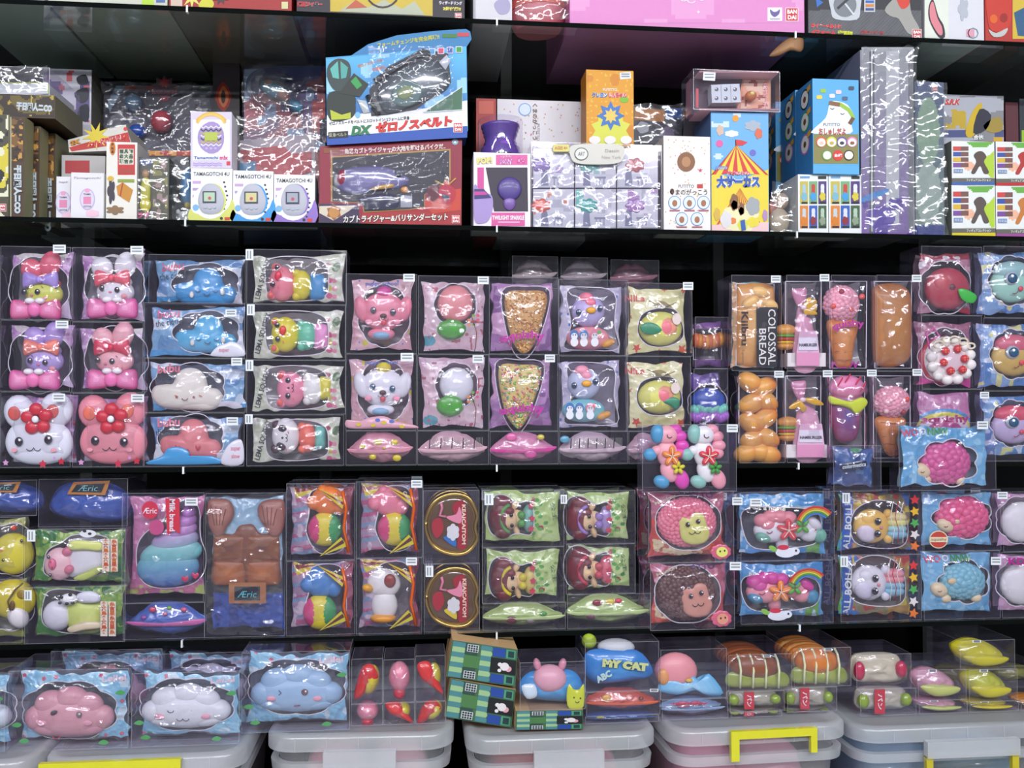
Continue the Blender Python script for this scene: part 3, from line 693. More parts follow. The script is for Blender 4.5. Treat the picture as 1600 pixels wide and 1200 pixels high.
id3 = bear((385, 563, 540, 647), id4, 'boxed pink bear squishy with white torso lying sideways', (452, 608, 22, 28), (486, 608, 17, 24), (506, 606, 9, 18), [(438, 586), (437, 629)], [(449, 594), (449, 618)], ['#f08ba6', '#ecebe8', '#dfd53a', None], None, (390, 571, 17, 12))
id2 = bear((385, 476, 540, 562), id3, 'boxed yellow bear squishy with mint torso lying sideways', (443, 521, 22, 28), (477, 523, 15, 23), (500, 524, 11, 20), [(428, 502), (427, 543)], [(432, 507), (433, 529)], ['#e6d818', '#66c9a4', '#ec98cc', None], (441, 516, '#d8382c'), (392, 484, 17, 12))
id1 = bear((385, 390, 542, 475), id2, 'boxed pink bear squishy with yellow torso and blue skirt, topmost of the bear boxes', (438, 441, 21, 28), (469, 443, 16, 24), (494, 446, 12, 21), [(429, 416), (422, 459)], [(432, 417), (425, 443)], ['#ee8090', '#e4d426', '#3f93cc', None], (434, 430, '#d82440'), (390, 398, 17, 12))

# --- puppies
PP = [('f', '#dca8b4'), ('n', 22, .5, '#e3b7be'), ('d', 24, 4.5, '#d9c93e', .35), ('d', 12, 1.6, '#5f7fcf', .3)]
def puppy(r, base, label, c, col, hat, eye, stk, skirt):
    T = [dict(t='puppy school', u=c[0] - 2, v=r[1] + 13, wd=52, c='#3e6fc4', h=9, bold=.02)]
    it = boxed(label, r, base, PP, bumpy(c[0] + 1, c[1] + 4, 42, 50, 10, .04), stk=stk, win_bg='#7a5e6c', texts=T, H=14, w=14)
    t = it.mb('squishy_puppy', w=14)
    t.ell(c[0], c[1] - 6, 20, 34, 26, 14, col, seg=26); t.ell(c[0], c[1] + 7, 18, 31, 21, 13, col, seg=24); b = t.done()
    for s_ in (-1, 1):
        m = it.mb('ear', b, w=14); m.ell(c[0] + s_ * 34, c[1] - 6, 18, 11, 21, 8, col, rot=s_ * 14); m.done()
    m = it.mb('hat', b, w=14); m.ell(c[0] + 2, c[1] - 33, 16, 12, 9, 8, hat); m.done()
    m = it.mb('body', b, w=14); m.ell(c[0] - 3, c[1] + 33, 20, 22, 10, 10, col)
    m.ell(c[0] - 3, c[1] + 35, 16, 15, 7, 8, '#86b8dc'); m.done()
    eyes(it, b, [(c[0] - 15, c[1] - 3), (c[0] + 16, c[1] + 0)], 5, 4.8, col=eye)
    m = it.mb('muzzle', b, w=4); m.ell(c[0] + 1, c[1] + 6, 3, 5.5, 3.6, 3, '#5a4440'); m.ell(c[0] + 1, c[1] + 16, 4, 4.5, 5, 2, '#d8485a')
    for s_ in (-1, 1): m.ell(c[0] + s_ * 22, c[1] + 15, 6, 6, 4.5, 1.5, '#f29bb4'); m.arc(c[0] + 1 + s_ * 4, c[1] + 9, 2.5, 4, 20, 160, 1, '#6a4a4a')
    m.done()
    if skirt:
        m = it.mb('folded_wrapper_hem', w=2, mat='pouch'); y = r[3]
        m.puff(smooth([(541, y - 16), (560, y - 14), (578, y - 20), (600, y - 22), (620, y - 14), (648, y - 8), (650, y - 3), (600, y - 3), (545, y - 3)], 4), 6, 5, '#e2a9b6', back=False)
        for (x, yy, c_) in ((560, y - 9, '#d8c52e'), (583, y - 8, '#d8c52e'), (600, y - 12, '#d8c52e'), (628, y - 6, '#d8c52e'), (590, y - 16, '#5878c8'), (612, y - 14, '#5878c8')): m.disc(x, yy, .5, 4, 2.6, c_)
        m.done()
    return it
def lens(label, r, base, c, col, stripes, group=None, dots=None, tilt=0, cat='squishy toy', Y=.012, depth=.078, cc=None):
    """a wrapped toy seen end-on in its clear box"""
    it = Item('boxed_squishy_toy', label, cat, r, Y=Y, base=base, depth=depth, group=group); it.case()
    u0, v0, u1, v1 = c; W, H = u1 - u0, v1 - v0; mu = (u0 + u1) / 2
    m = it.mb('printed_wrapper', w=18, mat='pouch')
    up = smooth([(u0, v0 + .62 * H), (u0 + .14 * W, v0 + .3 * H), (u0 + .35 * W, v0), (u0 + .66 * W, v0 + .04 * H), (u0 + .88 * W, v0 + .34 * H), (u1, v0 + .55 * H), (u1 - .12 * W, v0 + .8 * H), (u0 + .6 * W, v1), (u0 + .38 * W, v1 - .03 * H), (u0 + .12 * W, v0 + .85 * H)], 5)
    rs_ = np.random.RandomState(int(u0 * 3 + v0) % 999); up = up + rs_.uniform(-1.6, 1.6, up.shape) * (np.arange(len(up)) % 3 == 0)[:, None]
    m.puff(up, 24, 18, col, c=(mu + rs_.uniform(-.12, .12) * W, v0 + .48 * H), rings=11)
    m.puff(smooth([(u0 - 1, v0 + .56 * H), (u0 + .3 * W, v0 + .62 * H), (u0 + .6 * W, v0 + .58 * H), (u1 + 1, v0 + .48 * H), (u1 - .1 * W, v0 + .66 * H), (u0 + .55 * W, v0 + .72 * H), (u0 + .12 * W, v0 + .7 * H)], 4), 9, 2.5, cc or col, rings=3)
    if stripes:
        for k in range(stripes):
            x = u0 + W * (.17 + .66 * k / max(1, stripes - 1)); m.line([(x, v0 + .2 * H), (x - 1, v0 + .55 * H)], 4, 1.6, '#22242c')
            for j in range(5): m.line([(x + 3 + j * 2.2, v0 + .18 * H), (x + 3 + j * 2.2, v0 + .5 * H)], 4, .7, '#8e8f86')
    for (x, y, rr, k) in dots or (): m.ell(x, y, 9, rr, rr * .8, 3, k)
    m.done()
    f = it.mb('clear_film', w=4, mat='film'); f.puff(np.array(up) * 1.0, 16, 14, '#fff', back=False, rings=4); f.done()
    return it
ie3 = lens('boxed wrapped squishy seen end-on, pink wrapper with yellow dots', (540, 673, 651, 729), Z2, (543, 675, 643, 725), '#dd93a4', 0, dots=[(566, 699, 5, '#d9c523'), (590, 692, 7, '#d9c523'), (616, 692, 6, '#d9c523'), (582, 716, 6, '#d9c523'), (620, 718, 7, '#d9c523'), (600, 702, 3, '#d9c523')])
if3 = lens('boxed wrapped squishy seen end-on, pink wrapper with barcode stripes, left of the two', (652, 673, 764, 729), Z2, (654, 675, 760, 725), '#e2b5bf', 5)
ie2 = puppy((540, 553, 651, 672), ie3, 'boxed white puppy squishy with yellow hat', (597, 607), '#eceaf4', '#dcc92a', '#3a5a78', (636, 558, 20, 13), True)
ie1 = puppy((540, 428, 652, 552), ie2, 'boxed pink puppy squishy with magenta hat', (598, 487), '#ef8ba0', '#d6449c', '#55505c', (639, 434, 18, 12), False)
def back_view(r, base, label, ball, g, teal, win_, stk, bc):
    it = boxed(label, r, base, [('f', '#dcbac6'), ('n', 20, .55, '#e4cbd4'), ('e', g[0], g[1], g[2] + 3, g[3] + 4, '#e4c8d2'), ('e', g[0], g[1], g[2], g[3], '#58a63c'), ('e', g[0] + 14, g[1] + 3, 6, 5, '#6fb0dc'), ('e', teal[0], teal[1], 12, 8, '#4fa3b4'), ('r', r[0] + 5, r[3] - 8, r[2] - 5, r[3] - 3, '#e6d8dc'), ('s', 0, 14, .1, '#302c30', (r[0] + 5, r[3] - 9, r[2] - 5, r[3] - 3)), ('n', 6, .84, '#b7616f')], win_, stk=stk, win_bg='#9c7f90', H=14, w=12)
    t = it.mb('squishy_puppy', w=16); t.ell(*ball[:2], 20, ball[2], ball[3], 14, bc, seg=24); t.done()
    m = it.mb('printed_globe', w=4, mat='pouch'); m.puff(bumpy(g[0], g[1], g[2] - 2, g[3] - 2, 6, .03), 9, 6, '#49a62e', back=False); m.line([(r[2] - 22, r[3] - 8), (r[2] - 20, g[1] + 6), (r[2] - 28, g[1] - 18)], 2, 1.6, '#7a4a40')
    for k in range(6): m.disc(r[2] - 18 - (k % 3) * 7, g[1] - 20 + (k // 2) * 7, 2, 2.6, 2.2, ('#d8566c', '#7aa840', '#e08a4a')[k % 3])
    m.done(); return it
if2 = back_view((652, 554, 764, 672), if3, 'boxed white puppy squishy seen from behind over a green globe print', (714, 601, 27, 28), (704, 633, 22, 18), (673, 657), bumpy(714, 601, 34, 36, 9, .04), (747, 561, 17, 12), '#e8e9f2')
if1 = back_view((653, 431, 765, 552), if2, 'boxed pink puppy squishy seen from behind over a green globe print', (712, 473, 28, 30), (706, 512, 23, 17), (669, 530), bumpy(712, 474, 34, 34, 9, .04), (755, 438, 17, 12), '#ee9496')

# --- sprinkled cones, penguins, peaches
def cone(r, base, label, pts, col, dots, stk, ty):
    it = boxed(label, r, base, [('f', '#a877ae'), ('n', 20, .5, '#bb8cc0'), ('n', 12, .72, '#8f5f9c'), ('n', 28, .7, '#d9a9cf')], smooth(np.array(pts) * 1.0 + (np.array(pts) - np.mean(pts, 0)) * .16, 4), stk=stk, win_bg='#5e3c5c', H=16, w=12,
               texts=[dict(t='squishy', u=(r[0] + r[2]) / 2 - 2, v=ty, wd=70, c='#c42aa0', h=17, bold=.035, curve=-5)])
    t = it.mb('squishy_waffle_cone', w=12); t.puff(smooth(pts, 4), 17, 11, col, rings=7); b = t.done()
    m = it.mb('sprinkles', b, w=12); rs = random.Random(int(r[1])); P_ = np.array(pts)
    sp = smooth(pts, 4); cc = sp.mean(0)
    for n in range(330):
        i_ = rs.randrange(len(sp)); t_ = rs.random(); p = sp[i_] * t_ + sp[i_ - 1] * (1 - t_); k = math.sqrt(rs.random()) * .97
        d = p - cc; u, v = cc + d * k
        m.ell(u, v, 17 - 11 * math.sqrt(1 - k * k) - .3, 2.6, 1.7, 1.5, rs.choice(dots), rot=rs.uniform(0, 180), seg=5)
    m.done(); 
    m = it.mb('bag_lettering', w=0, mat='pouch'); m.text('squishy', (r[0] + r[2]) / 2, ty, 1.2, 66, '#c42aa0', h=16, bold=.03, curve=4, rot=-3); m.done()
    return it
ig3 = lens('boxed wrapped squishy seen end-on, hot pink and yellow wrapper', (765, 674, 873, 729), Z2, (767, 676, 869, 725), '#e090b4', 0, dots=[(846, 684, 6, '#d4c640'), (800, 684, 9, '#e86aa8'), (830, 712, 10, '#dc5aa0')], cc='#dc3f9a')
ih3 = lens('boxed wrapped squishy seen end-on, barcode stripes, right of the two', (874, 674, 981, 729), Z2, (876, 676, 978, 725), '#d6bcc8', 6, dots=[(884, 688, 8, '#5ea6c2')])
ig2 = cone((764, 554, 872, 673), ig3, 'boxed cone squishy with rainbow sprinkles in a pink bag', [(781, 574), (814, 569), (848, 577), (832, 638), (817, 667), (806, 667), (789, 638)], '#e0c878', ['#e8586c', '#8ac850', '#ec9a50', '#e8d860', '#e88cb8', '#f0e8c8', '#68b890'], (859, 560, 16, 12), 642)
ig1 = cone((764, 433, 873, 553), ig2, 'boxed cone squishy with golden crumb topping in a pink bag', [(791, 459), (823, 452), (857, 459), (845, 515), (829, 547), (812, 547), (797, 515)], '#dca860', ['#e8b458', '#eecb88', '#d8924a', '#f3dfb0', '#c87a3c'], None, 528)
def penguin(r, base, label, c, col, body, tuft, pr_):
    it = boxed(label, r, base, [('f', '#bcb6d0'), ('n', 24, .5, '#cdc8de'), ('d', 15, 2.4, '#5a7ac4', .45), ('n', 9, .8, '#e6e2f0')], smooth([(r[0] + 16, r[1] + 16), (c[0], r[1] + 9), (r[2] - 18, r[1] + 18), (r[2] - 18, c[1] + 20), (r[2] - 12, r[3] - 12), (c[0], r[3] - 10), (r[0] + 12, r[3] - 14), (r[0] + 22, c[1] + 22)], 4), stk=None, win_bg='#807890', H=14, w=12)
    t = it.mb('squishy_penguin', w=14); t.ell(c[0], c[1], 18, 26, 25, 15, col, seg=26); b = t.done()
    m = it.mb('crest', b, w=14); m.ell(c[0] - 4, c[1] - 20, 12, 12, 9, 7, tuft); m.ell(c[0] + 2, c[1] - 12, 7, 9, 7, 4, tuft); m.done()
    m = it.mb('body', b, w=16); m.ell(c[0], c[1] + 42, 20, 35, 19, 12, body)
    m.ell(c[0] + 31, c[1] + 50, 14, 12, 6, 6, '#e4a03c', rot=-20); m.done()
    eyes(it, b, [(c[0] - 17, c[1] + 3), (c[0] + 16, c[1] - 3)], 5.5, 4.6, col='#27405a')
    m = it.mb('beak', b, w=2); m.ell(c[0] + 2, c[1] + 0, 2.5, 8, 5.5, 4, '#e2a23e'); m.done()
    m = it.mb('printed_chicks', w=3, mat='pouch')
    for k, (x, c_) in enumerate(((-24, '#3f7cbc'), (-9, '#4a86c4'), (8, '#ef8aa2'))):
        m.disc(c[0] + x, c[1] + 38, 4, 7, 8, c_); m.disc(c[0] + x, c[1] + 40, 3.4, 5, 5, '#f2f2f6'); m.disc(c[0] + x, c[1] + 49, 3.7, 6, 7, '#eef0f4')
        m.disc(c[0] + x - 2, c[1] + 38, 3, .9, 1.1, '#222'); m.disc(c[0] + x + 2, c[1] + 38, 3, .9, 1.1, '#222')
    m.disc(c[0] + 15, c[1] + 34, 3, 3, 3, pr_); m.done()
    return it
ih2 = penguin((873, 556, 981, 673), ih3, 'boxed pale blue penguin chick squishy on a teal body', (915, 599), '#c3cbe8', '#7cc4cf', '#ee9ab0', '#e0283c')
ih1 = penguin((873, 437, 982, 554), ih2, 'boxed lavender penguin chick squishy on a pink body', (922, 484), '#c0b4e6', '#ee97a2', '#ee7c92', '#5cb05c')
def peach(r, base, label, c, pk, leaf, stk):
    L = [('f', '#e3dfa0'), ('n', 26, .6, '#ece9b6')]
    for (x, y, q) in ((.08, .1, 4), (.2, .88, 8), (.9, .9, 10), (.06, .7, 5), (.92, .08, 6), (.62, .07, 5), (.1, .45, 4), (.55, .95, 7), (.94, .6, 4)):
        L.append(('p', star(r[0] + x * (r[2] - r[0]), r[1] + y * (r[3] - r[1]), q, q * .45, 5, x * 9), ('#d8582a', '#c9742e', '#d63c22')[int(x * 10) % 3]))
    it = boxed(label, r, base, L, smooth([(c[0] - 36, c[1] + 6), (c[0] - 30, c[1] - 22), (c[0] - 4, c[1] - 32), (c[0] + 22, c[1] - 30), (c[0] + 34, c[1] - 10), (c[0] + 36, c[1] + 14), (c[0] + 10, c[1] + 28), (c[0] - 20, c[1] + 26)], 5), stk=stk, win_bg='#8e8068', H=12, w=10,
               texts=[dict(t='NiLa', u=r[0] + 18, v=r[1] + 22, wd=30, c='#d2452c', h=11, bold=.03)])
    t = it.mb('squishy_peach', w=12); t.ell(c[0], c[1], 17, 34, 27, 15, '#e2e070', seg=28); t.ell(c[0] + pk[0], c[1] + pk[1], 10, 20, 18, 8.6, '#f0a07c'); t.ell(c[0] + pk[0], c[1] + pk[1], 8, 14, 14, 7.2, '#f07c86'); b = t.done()
    m = it.mb('leaf', b, w=4); m.puff(smooth([(leaf[0] + a, leaf[1] + q) for a, q in leaf[2]], 4), 3.5, 2.5, '#2f8a62'); m.done()
    m = it.mb('printed_leaf', b, w=4); m.line([(c[0] - 22, c[1] - 43), (c[0] + 4, c[1] - 32), (c[0] + 22, c[1] - 40)], 5, 1.5, '#8a7a4c'); m.flat(smooth([(c[0] - 14, c[1] - 40), (c[0] + 2, c[1] - 42), (c[0] + 16, c[1] - 32), (c[0] + 2, c[1] - 34)], 4), 5, '#9a8c58'); m.disc(c[0] + 22, c[1] - 14, 2, 7, 9, '#ead9cc'); m.done()
    return it
ii3 = lens('boxed wrapped squishy seen end-on behind the two unicorns, pale pink', (982, 674, 1083, 727), Z2, (984, 678, 1040, 724), '#d9b3c0', 0)
ii2 = peach((978, 557, 1080, 673), ii3, 'boxed peach squishy with a pink heart and short leaf, lower of the two peach boxes', (1034, 620), (4, -2), (1050, 629, [(-14, -2), (0, -9), (13, -4), (8, 10), (-2, 4)]), None)
ii1 = peach((978, 442, 1082, 556), ii2, 'boxed peach squishy with a long dark leaf, upper of the two peach boxes', (1036, 512), (6, -1), (1019, 513, [(-18, -4), (-6, -10), (10, -6), (19, 3), (2, 9), (-14, 6)]), (1075, 447, 16, 12))
# --- right half of the upper squishy row
PK = [('f', '#9c6f96'), ('n', 18, .55, '#b184ab'), ('n', 9, .75, '#c9a3c4')]
def woolly(m, u, v, w, ru, rv, rw, col, n=70, r=5.5, seed=3):
    r = r * 1.25
    m.ell(u, v, w, ru, rv, rw, col, seg=20)
    for k in range(n):
        z = 1 - (k + .5) / n; a = k * 2.39996; rr = math.sqrt(max(0, 1 - z * z))
        m.ell(u + ru * rr * math.cos(a), v + rv * rr * math.sin(a), w - rw * z, r, r, r * .75, col, seg=8)
def breadbox(r, base, label, stk, pr=None, L=None, win_=None, Y=.012, cat='squishy toy', film=True, tx=()):
    return boxed(label, r, base, L or PK, win_ or rect(r[0] + 6, r[1] + 7, r[2] - 6, r[3] - 5), stk=stk, win_bg='#4d3a44', Y=Y, H=10, w=10, film=film, texts=tx)
# braided bread and the long loaf pack above it
ik2 = breadbox((1155, 580, 1227, 727), Z2, 'boxed golden braided bread squishy below the black-lettered bread pack', (1217, 585, 15, 11), L=[('f', '#3f6f70'), ('n', 12, .6, '#5a4a50')])
t = ik2.mb('squishy_bread', w=12)
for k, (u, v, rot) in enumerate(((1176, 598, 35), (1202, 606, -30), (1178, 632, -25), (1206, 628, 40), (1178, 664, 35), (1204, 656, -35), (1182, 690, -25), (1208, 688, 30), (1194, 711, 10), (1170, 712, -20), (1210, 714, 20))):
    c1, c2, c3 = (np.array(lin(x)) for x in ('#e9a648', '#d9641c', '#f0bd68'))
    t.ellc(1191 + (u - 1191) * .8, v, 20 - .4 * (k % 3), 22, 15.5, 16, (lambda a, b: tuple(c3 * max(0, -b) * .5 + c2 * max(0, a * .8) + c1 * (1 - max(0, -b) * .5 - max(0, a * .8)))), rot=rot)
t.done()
ik1 = breadbox((1143, 430, 1222, 577), ik2, 'boxed long bread squishy in a bag with a black panel of white capital letters', (1212, 436, 15, 11), L=[('f', '#3c8f84'), ('r', 1150, 440, 1216, 568, '#c99a6a'), ('n', 12, .62, '#d8b28a')], win_=rect(1156, 441, 1217, 568))
t = ik1.mb('squishy_bread', w=12)
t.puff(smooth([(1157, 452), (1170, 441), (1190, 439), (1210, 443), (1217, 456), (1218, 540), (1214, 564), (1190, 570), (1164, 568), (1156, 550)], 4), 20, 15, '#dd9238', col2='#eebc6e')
for (u, v, a) in ((1190, 455, 10), (1176, 470, -30), (1205, 474, 25)): t.ell(u, v, 9, 15, 9, 6, '#eebf74', rot=a)
b = t.done()
m = ik1.mb('black_label', w=2, mat='pouch'); m.prism(rect(1183, 479, 1215, 571), 2, 3.5, '#1d1c20')
m.text('COLOSSAL', 1206.5, 525, 1.2, 86, '#e8e6e2', h=12, rot=90, bold=.01); m.text('BREAD', 1192, 540, 1.2, 56, '#e8e6e2', h=11, rot=90, bold=.01)
m.text('Kiibru', 1164, 512, 1, 52, '#33221c', h=11, rot=90, bold=.03); m.text('Squishy', 1161, 556, 1, 24, '#5a4030', h=5, rot=90); m.done()
# hamburger gift bags
def gift(r, base, label, stk, k, c, box_, burger, rib):
    it = breadbox(r, base, label, stk, L=[('f', '#8b6a8a'), ('n', 14, .6, '#a888a6')], film=True)
    t = it.mb('squishy_burger', w=12)
    u, v = burger
    t.ell(u, v - 9, 24, 17, 10, 13, '#e0a050'); t.ell(u, v, 24, 17, 4, 13, '#62a03c'); t.ell(u, v + 5, 24, 16, 5, 13, '#b33c30'); t.ell(u, v + 10, 24, 15, 3.5, 12, '#e8c83a'); t.ell(u, v + 16, 24, 15, 6, 12, '#dc9a48'); t.done()
    m = it.mb('gift_bag', w=10, mat='pouch')
    m.puff(smooth([(k[0] - 3, k[1]), (k[0] - 14, k[1] - 26), (k[0], k[1] - 31), (k[0] + 10, k[1] - 28), (k[0] + 5, k[1])], 4), 16, 5, '#d98cb0')
    m.puff(smooth([(k[0] - 4, k[1]), (k[0] + 4, k[1]), (c[2] - 6, k[1] + 24), (c[2], c[3]), (c[0], c[3]), (c[0] + 4, k[1] + 24)], 4), 16, 10, '#e3a2bf'); m.done()
    m = it.mb('tray', w=9, mat='card'); m.prism(rect(*box_), 9, 40, '#ece4e2'); m.done()
    m = it.mb('printed_label', w=5, mat='card'); lu = (c[0] + c[2]) / 2
    m.prism([(c[0] + 5, box_[1] - 34), (c[2] - 4, box_[1] - 34), (c[2], box_[1]), (c[0], box_[1])], 4, 5.5, '#e8b6d2'); m.prism([(c[0], box_[1]), (c[2], box_[1]), (c[2], box_[3] - 1), (c[0], box_[3] - 1)], 4, 5.5, '#e89ac0')
    m.prism(rect(c[0] + 3, box_[1] - 24, c[2] - 3, box_[1] - 4), 3, 4, '#e6dcec'); m.text('HAMBURGER', lu, box_[1] - 12, 2.6, c[2] - c[0] - 8, '#2c2430', h=5, bold=.03); m.done()
    m = it.mb('ribbon', w=4, mat='gloss')
    for p in rib: m.puff(smooth(p, 3), 4, 2, '#d8a52c', rings=3)
    m.ell(k[0], k[1], 4, 5, 4, 3, '#e8d0dc'); m.done()
    return it
il2 = gift((1229, 580, 1297, 727), Z2, 'boxed hamburger squishy in a pink gift bag, ribbon ends spread wide', (1293, 584, 15, 11), (1256, 626), (1247, 650, 1290, 720), (1232, 699, 1296, 720), (1240, 672), [[(1254, 626), (1240, 632), (1234, 640), (1246, 640), (1257, 630)], [(1256, 624), (1276, 624), (1289, 634), (1272, 634)], [(1253, 628), (1262, 640), (1256, 646), (1248, 634)]])
il1 = gift((1229, 430, 1297, 577), il2, 'boxed hamburger squishy in a pink gift bag tied with a gold ribbon rosette', (1288, 434, 15, 11), (1257, 479), (1246, 505, 1282, 572), (1234, 549, 1294, 570), (1236, 522), [bumpy(1268, 476, 11, 12, 5, .2), [(1258, 480), (1274, 484), (1278, 490), (1260, 490)]])
# ice creams
im2 = breadbox((1299, 580, 1366, 727), Z2, 'boxed red cup ice cream squishy with lime drip, half hidden above a dark blue pack', (1362, 583, 15, 11), L=[('f', '#a03a6c'), ('n', 12, .6, '#c8508c'), ('n', 8, .76, '#e68ab0')])
t = im2.mb('squishy_ice_cream', w=12)
t.puff(smooth([(1302, 622), (1330, 612), (1358, 622), (1352, 660), (1344, 692), (1318, 694), (1308, 664)], 5), 20, 13, '#a8345c', col2='#6d4f96')
b = t.done()
m = im2.mb('pink_scoop', b, w=12); m.ell(1331, 606, 19, 29, 20, 14, '#e88ab4'); 
for (x, y) in ((1314, 598), (1326, 592), (1342, 596), (1350, 606)): m.line([(x - 3, y + 6), (x + 2, y - 2), (x + 5, y - 8)], 5, 2.4, '#c8204c')
m.done()
m = im2.mb('lime_drip', b, w=9); m.puff(smooth([(1298, 620), (1312, 624), (1330, 628), (1350, 622), (1359, 630), (1352, 642), (1341, 650), (1330, 641), (1316, 636), (1300, 632)], 4), 7, 6, '#ccd83a'); m.done()
im1 = breadbox((1299, 430, 1369, 577), im2, 'boxed ice cream cone squishy with pink scoop, magenta lettering across', None, L=PK, tx=[dict(t='NEW', u=1329, v=567, wd=44, c='#c42aa0', h=11, bold=.03)])
def icecream(it, sc, cone_, w=20, dots=()):
    t = it.mb('squishy_ice_cream', w=14); woolly(t, sc[0], sc[1], w, sc[2] - 7, sc[3] - 3, 14, '#eea2b4', n=90, r=5); b = t.done()
    m = it.mb('cherries', b, w=6)
    for (x, y, c_) in dots: m.ell(x, y, 7, 4.5, 4.5, 4, c_)
    m.done()
    m = it.mb('waffle_cone', b, w=14); m.puff(smooth(cone_, 4), w, 12, '#d47a2a', col2='#e0934a'); lo = np.min(cone_, 0); hi = np.max(cone_, 0)
    for k in range(1, 6):
        y = lo[1] + (hi[1] - lo[1]) * k / 6; q = .42 - .03 * k; c_ = (lo[0] + hi[0]) / 2
        m.line([(c_ - (hi[0] - lo[0]) * q, y), (c_, y + 2), (c_ + (hi[0] - lo[0]) * q, y)], [12, 8.6, 12], 1.4, '#b05f1c')
    m.done(); return b
b = icecream(im1, (1322, 472, 31, 27), [(1300, 500), (1325, 496), (1349, 500), (1343, 535), (1337, 568), (1326, 571), (1314, 568), (1306, 535)], dots=[(1318, 455, '#a0304a'), (1305, 477, '#ea5a50'), (1332, 482, '#ea5a50'), (1350, 462, '#ea5a50'), (1317, 463, '#a0304a')])
m = im1.mb('bag_lettering', w=0, mat='pouch'); m.text('quishy', 1326, 509, 1, 50, '#b82a98', h=15, bold=.03, curve=4, rot=-6); m.done()
in2 = breadbox((1368, 580, 1438, 727), Z2, 'boxed ice cream cone squishy with rough pink scoop beside the lime drip cup', (1433, 582, 15, 11), L=[('f', '#a66c88'), ('n', 14, .6, '#c48aa4'), ('r', 1368, 700, 1438, 727, '#e0a8bc')])
icecream(in2, (1402, 630, 31, 25), [(1376, 658), (1400, 652), (1424, 658), (1419, 690), (1413, 716), (1403, 720), (1394, 714), (1384, 690)], dots=[(1397, 627, '#a02c3c'), (1415, 647, '#a02c3c'), (1420, 626, '#e0503c'), (1388, 645, '#f0c0c8')])
in1 = breadbox((1370, 430, 1440, 577), in2, 'boxed plain brown loaf squishy with rounded ends', (1432, 435, 15, 11), L=[('f', '#7b5678'), ('n', 14, .6, '#936f90')])
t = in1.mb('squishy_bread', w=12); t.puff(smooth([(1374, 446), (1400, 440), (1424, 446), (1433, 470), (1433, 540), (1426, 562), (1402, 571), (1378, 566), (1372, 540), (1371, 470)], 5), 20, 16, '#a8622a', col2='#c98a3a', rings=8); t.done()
# apple, cake, letter bag
RD = [('f', '#a5647e'), ('n', 16, .55, '#b98096'), ('n', 9, .76, '#d0a0b0')]
io3 = boxed('boxed squishy in a pink bag with rainbow arc, behind the pink sheep pack', (1441, 608, 1535, 727), Z2, [('f', '#c77ba8'), ('n', 14, .6, '#d79ac0'), ('e', 1485, 672, 48, 32, '#5b9ad4'), ('e', 1485, 674, 44, 28, '#e6dc5c'), ('e', 1485, 677, 40, 24, '#efe4ec'), ('e', 1485, 690, 34, 30, '#d04a90')], None, win_bg='#a0628c',
            texts=[dict(t='squishy', u=1487, v=659, wd=76, c='#c0207e', h=16, bold=.035, rot=-2)], stk=(1538, 618, 14, 11))
io2 = boxed('boxed round strawberry cream cake squishy with white icing loops', (1440, 493, 1535, 607), io3, RD + [('r', 1440, 590, 1535, 607, '#d83a94')], bumpy(1489, 556, 43, 46, 9, .05), win_bg='#5c3040', H=14)
t = io2.mb('squishy_cake', w=14); t.ell(1488, 562, 24, 42, 39, 12, '#c02a40', seg=28); t.ell(1490, 561, 20, 38, 37, 13, '#f4ece8', seg=28); b = t.done()
m = io2.mb('whipped_cream', b, w=8)
for k in range(12):
    a = k * math.pi / 6 + .2; m.ell(1492 + 31 * math.cos(a), 563 + 30 * math.sin(a), 11, 8.5, 8.5, 7, '#f6f0ea')
m.ell(1492, 562, 9, 20, 19, 3, '#f0d6dc'); m.done()
for (u, v) in ((1480, 548), (1499, 545), (1510, 560), (1477, 566), (1488, 579), (1507, 577)):
    m = io2.mb('strawberry', b, w=4); m.ell(u, v, 5, 6.5, 6.5, 5, '#d32c34', seg=12)
    for k in range(4): m.disc(u - 2 + 4 * (k % 2), v - 2 + 4 * (k // 2), .2, .6, .8, '#f2c070')
    m.done()
m = io2.mb('icing', b, w=4)
for (x, y, r_) in ((1470, 538, 8), (1482, 531, 6), (1494, 530, 7), (1508, 533, 7), (1520, 540, 6)):
    a = np.linspace(0, 6.28, 14); m.tube(np.stack([x + r_ * np.cos(a), y + r_ * np.sin(a) * .7], 1), 5, 1.6, '#f3e6c8', seg=6)
m.done()
m = io2.mb('pink_bow', b, w=4); m.tube([(1455, 545), (1450, 520), (1462, 512), (1470, 524), (1458, 530)], 5, 1.4, '#d653a8', seg=6); m.done()
io1 = boxed('boxed red apple squishy with a bright green leaf', (1440, 385, 1535, 491), io2, RD + [('r', 1440, 385, 1535, 402, '#9c1e30'), ('n', 12, .8, '#d8d0d8'), ('e', 1520, 486, 12, 9, '#b01c2c')], bumpy(1488, 446, 42, 42, 8, .05), win_bg='#6b4453', H=14)
t = io1.mb('squishy_apple', w=14); t.ell(1490, 448, 20, 35, 33, 15, '#b8384a', seg=30); t.ell(1478, 440, 13, 14, 16, 9.5, '#cf5a60'); b = t.done()
m = io1.mb('dimple', b, w=6); m.ell(1491, 447, 6.5, 6, 5.5, 3, '#6e3a3c'); m.done()
m = io1.mb('leaf', b, w=3); m.puff(smooth([(1499, 451), (1508, 450), (1522, 456), (1528, 463), (1522, 472), (1510, 470), (1502, 462)], 4), 3, 2.5, '#37b53c'); m.done()
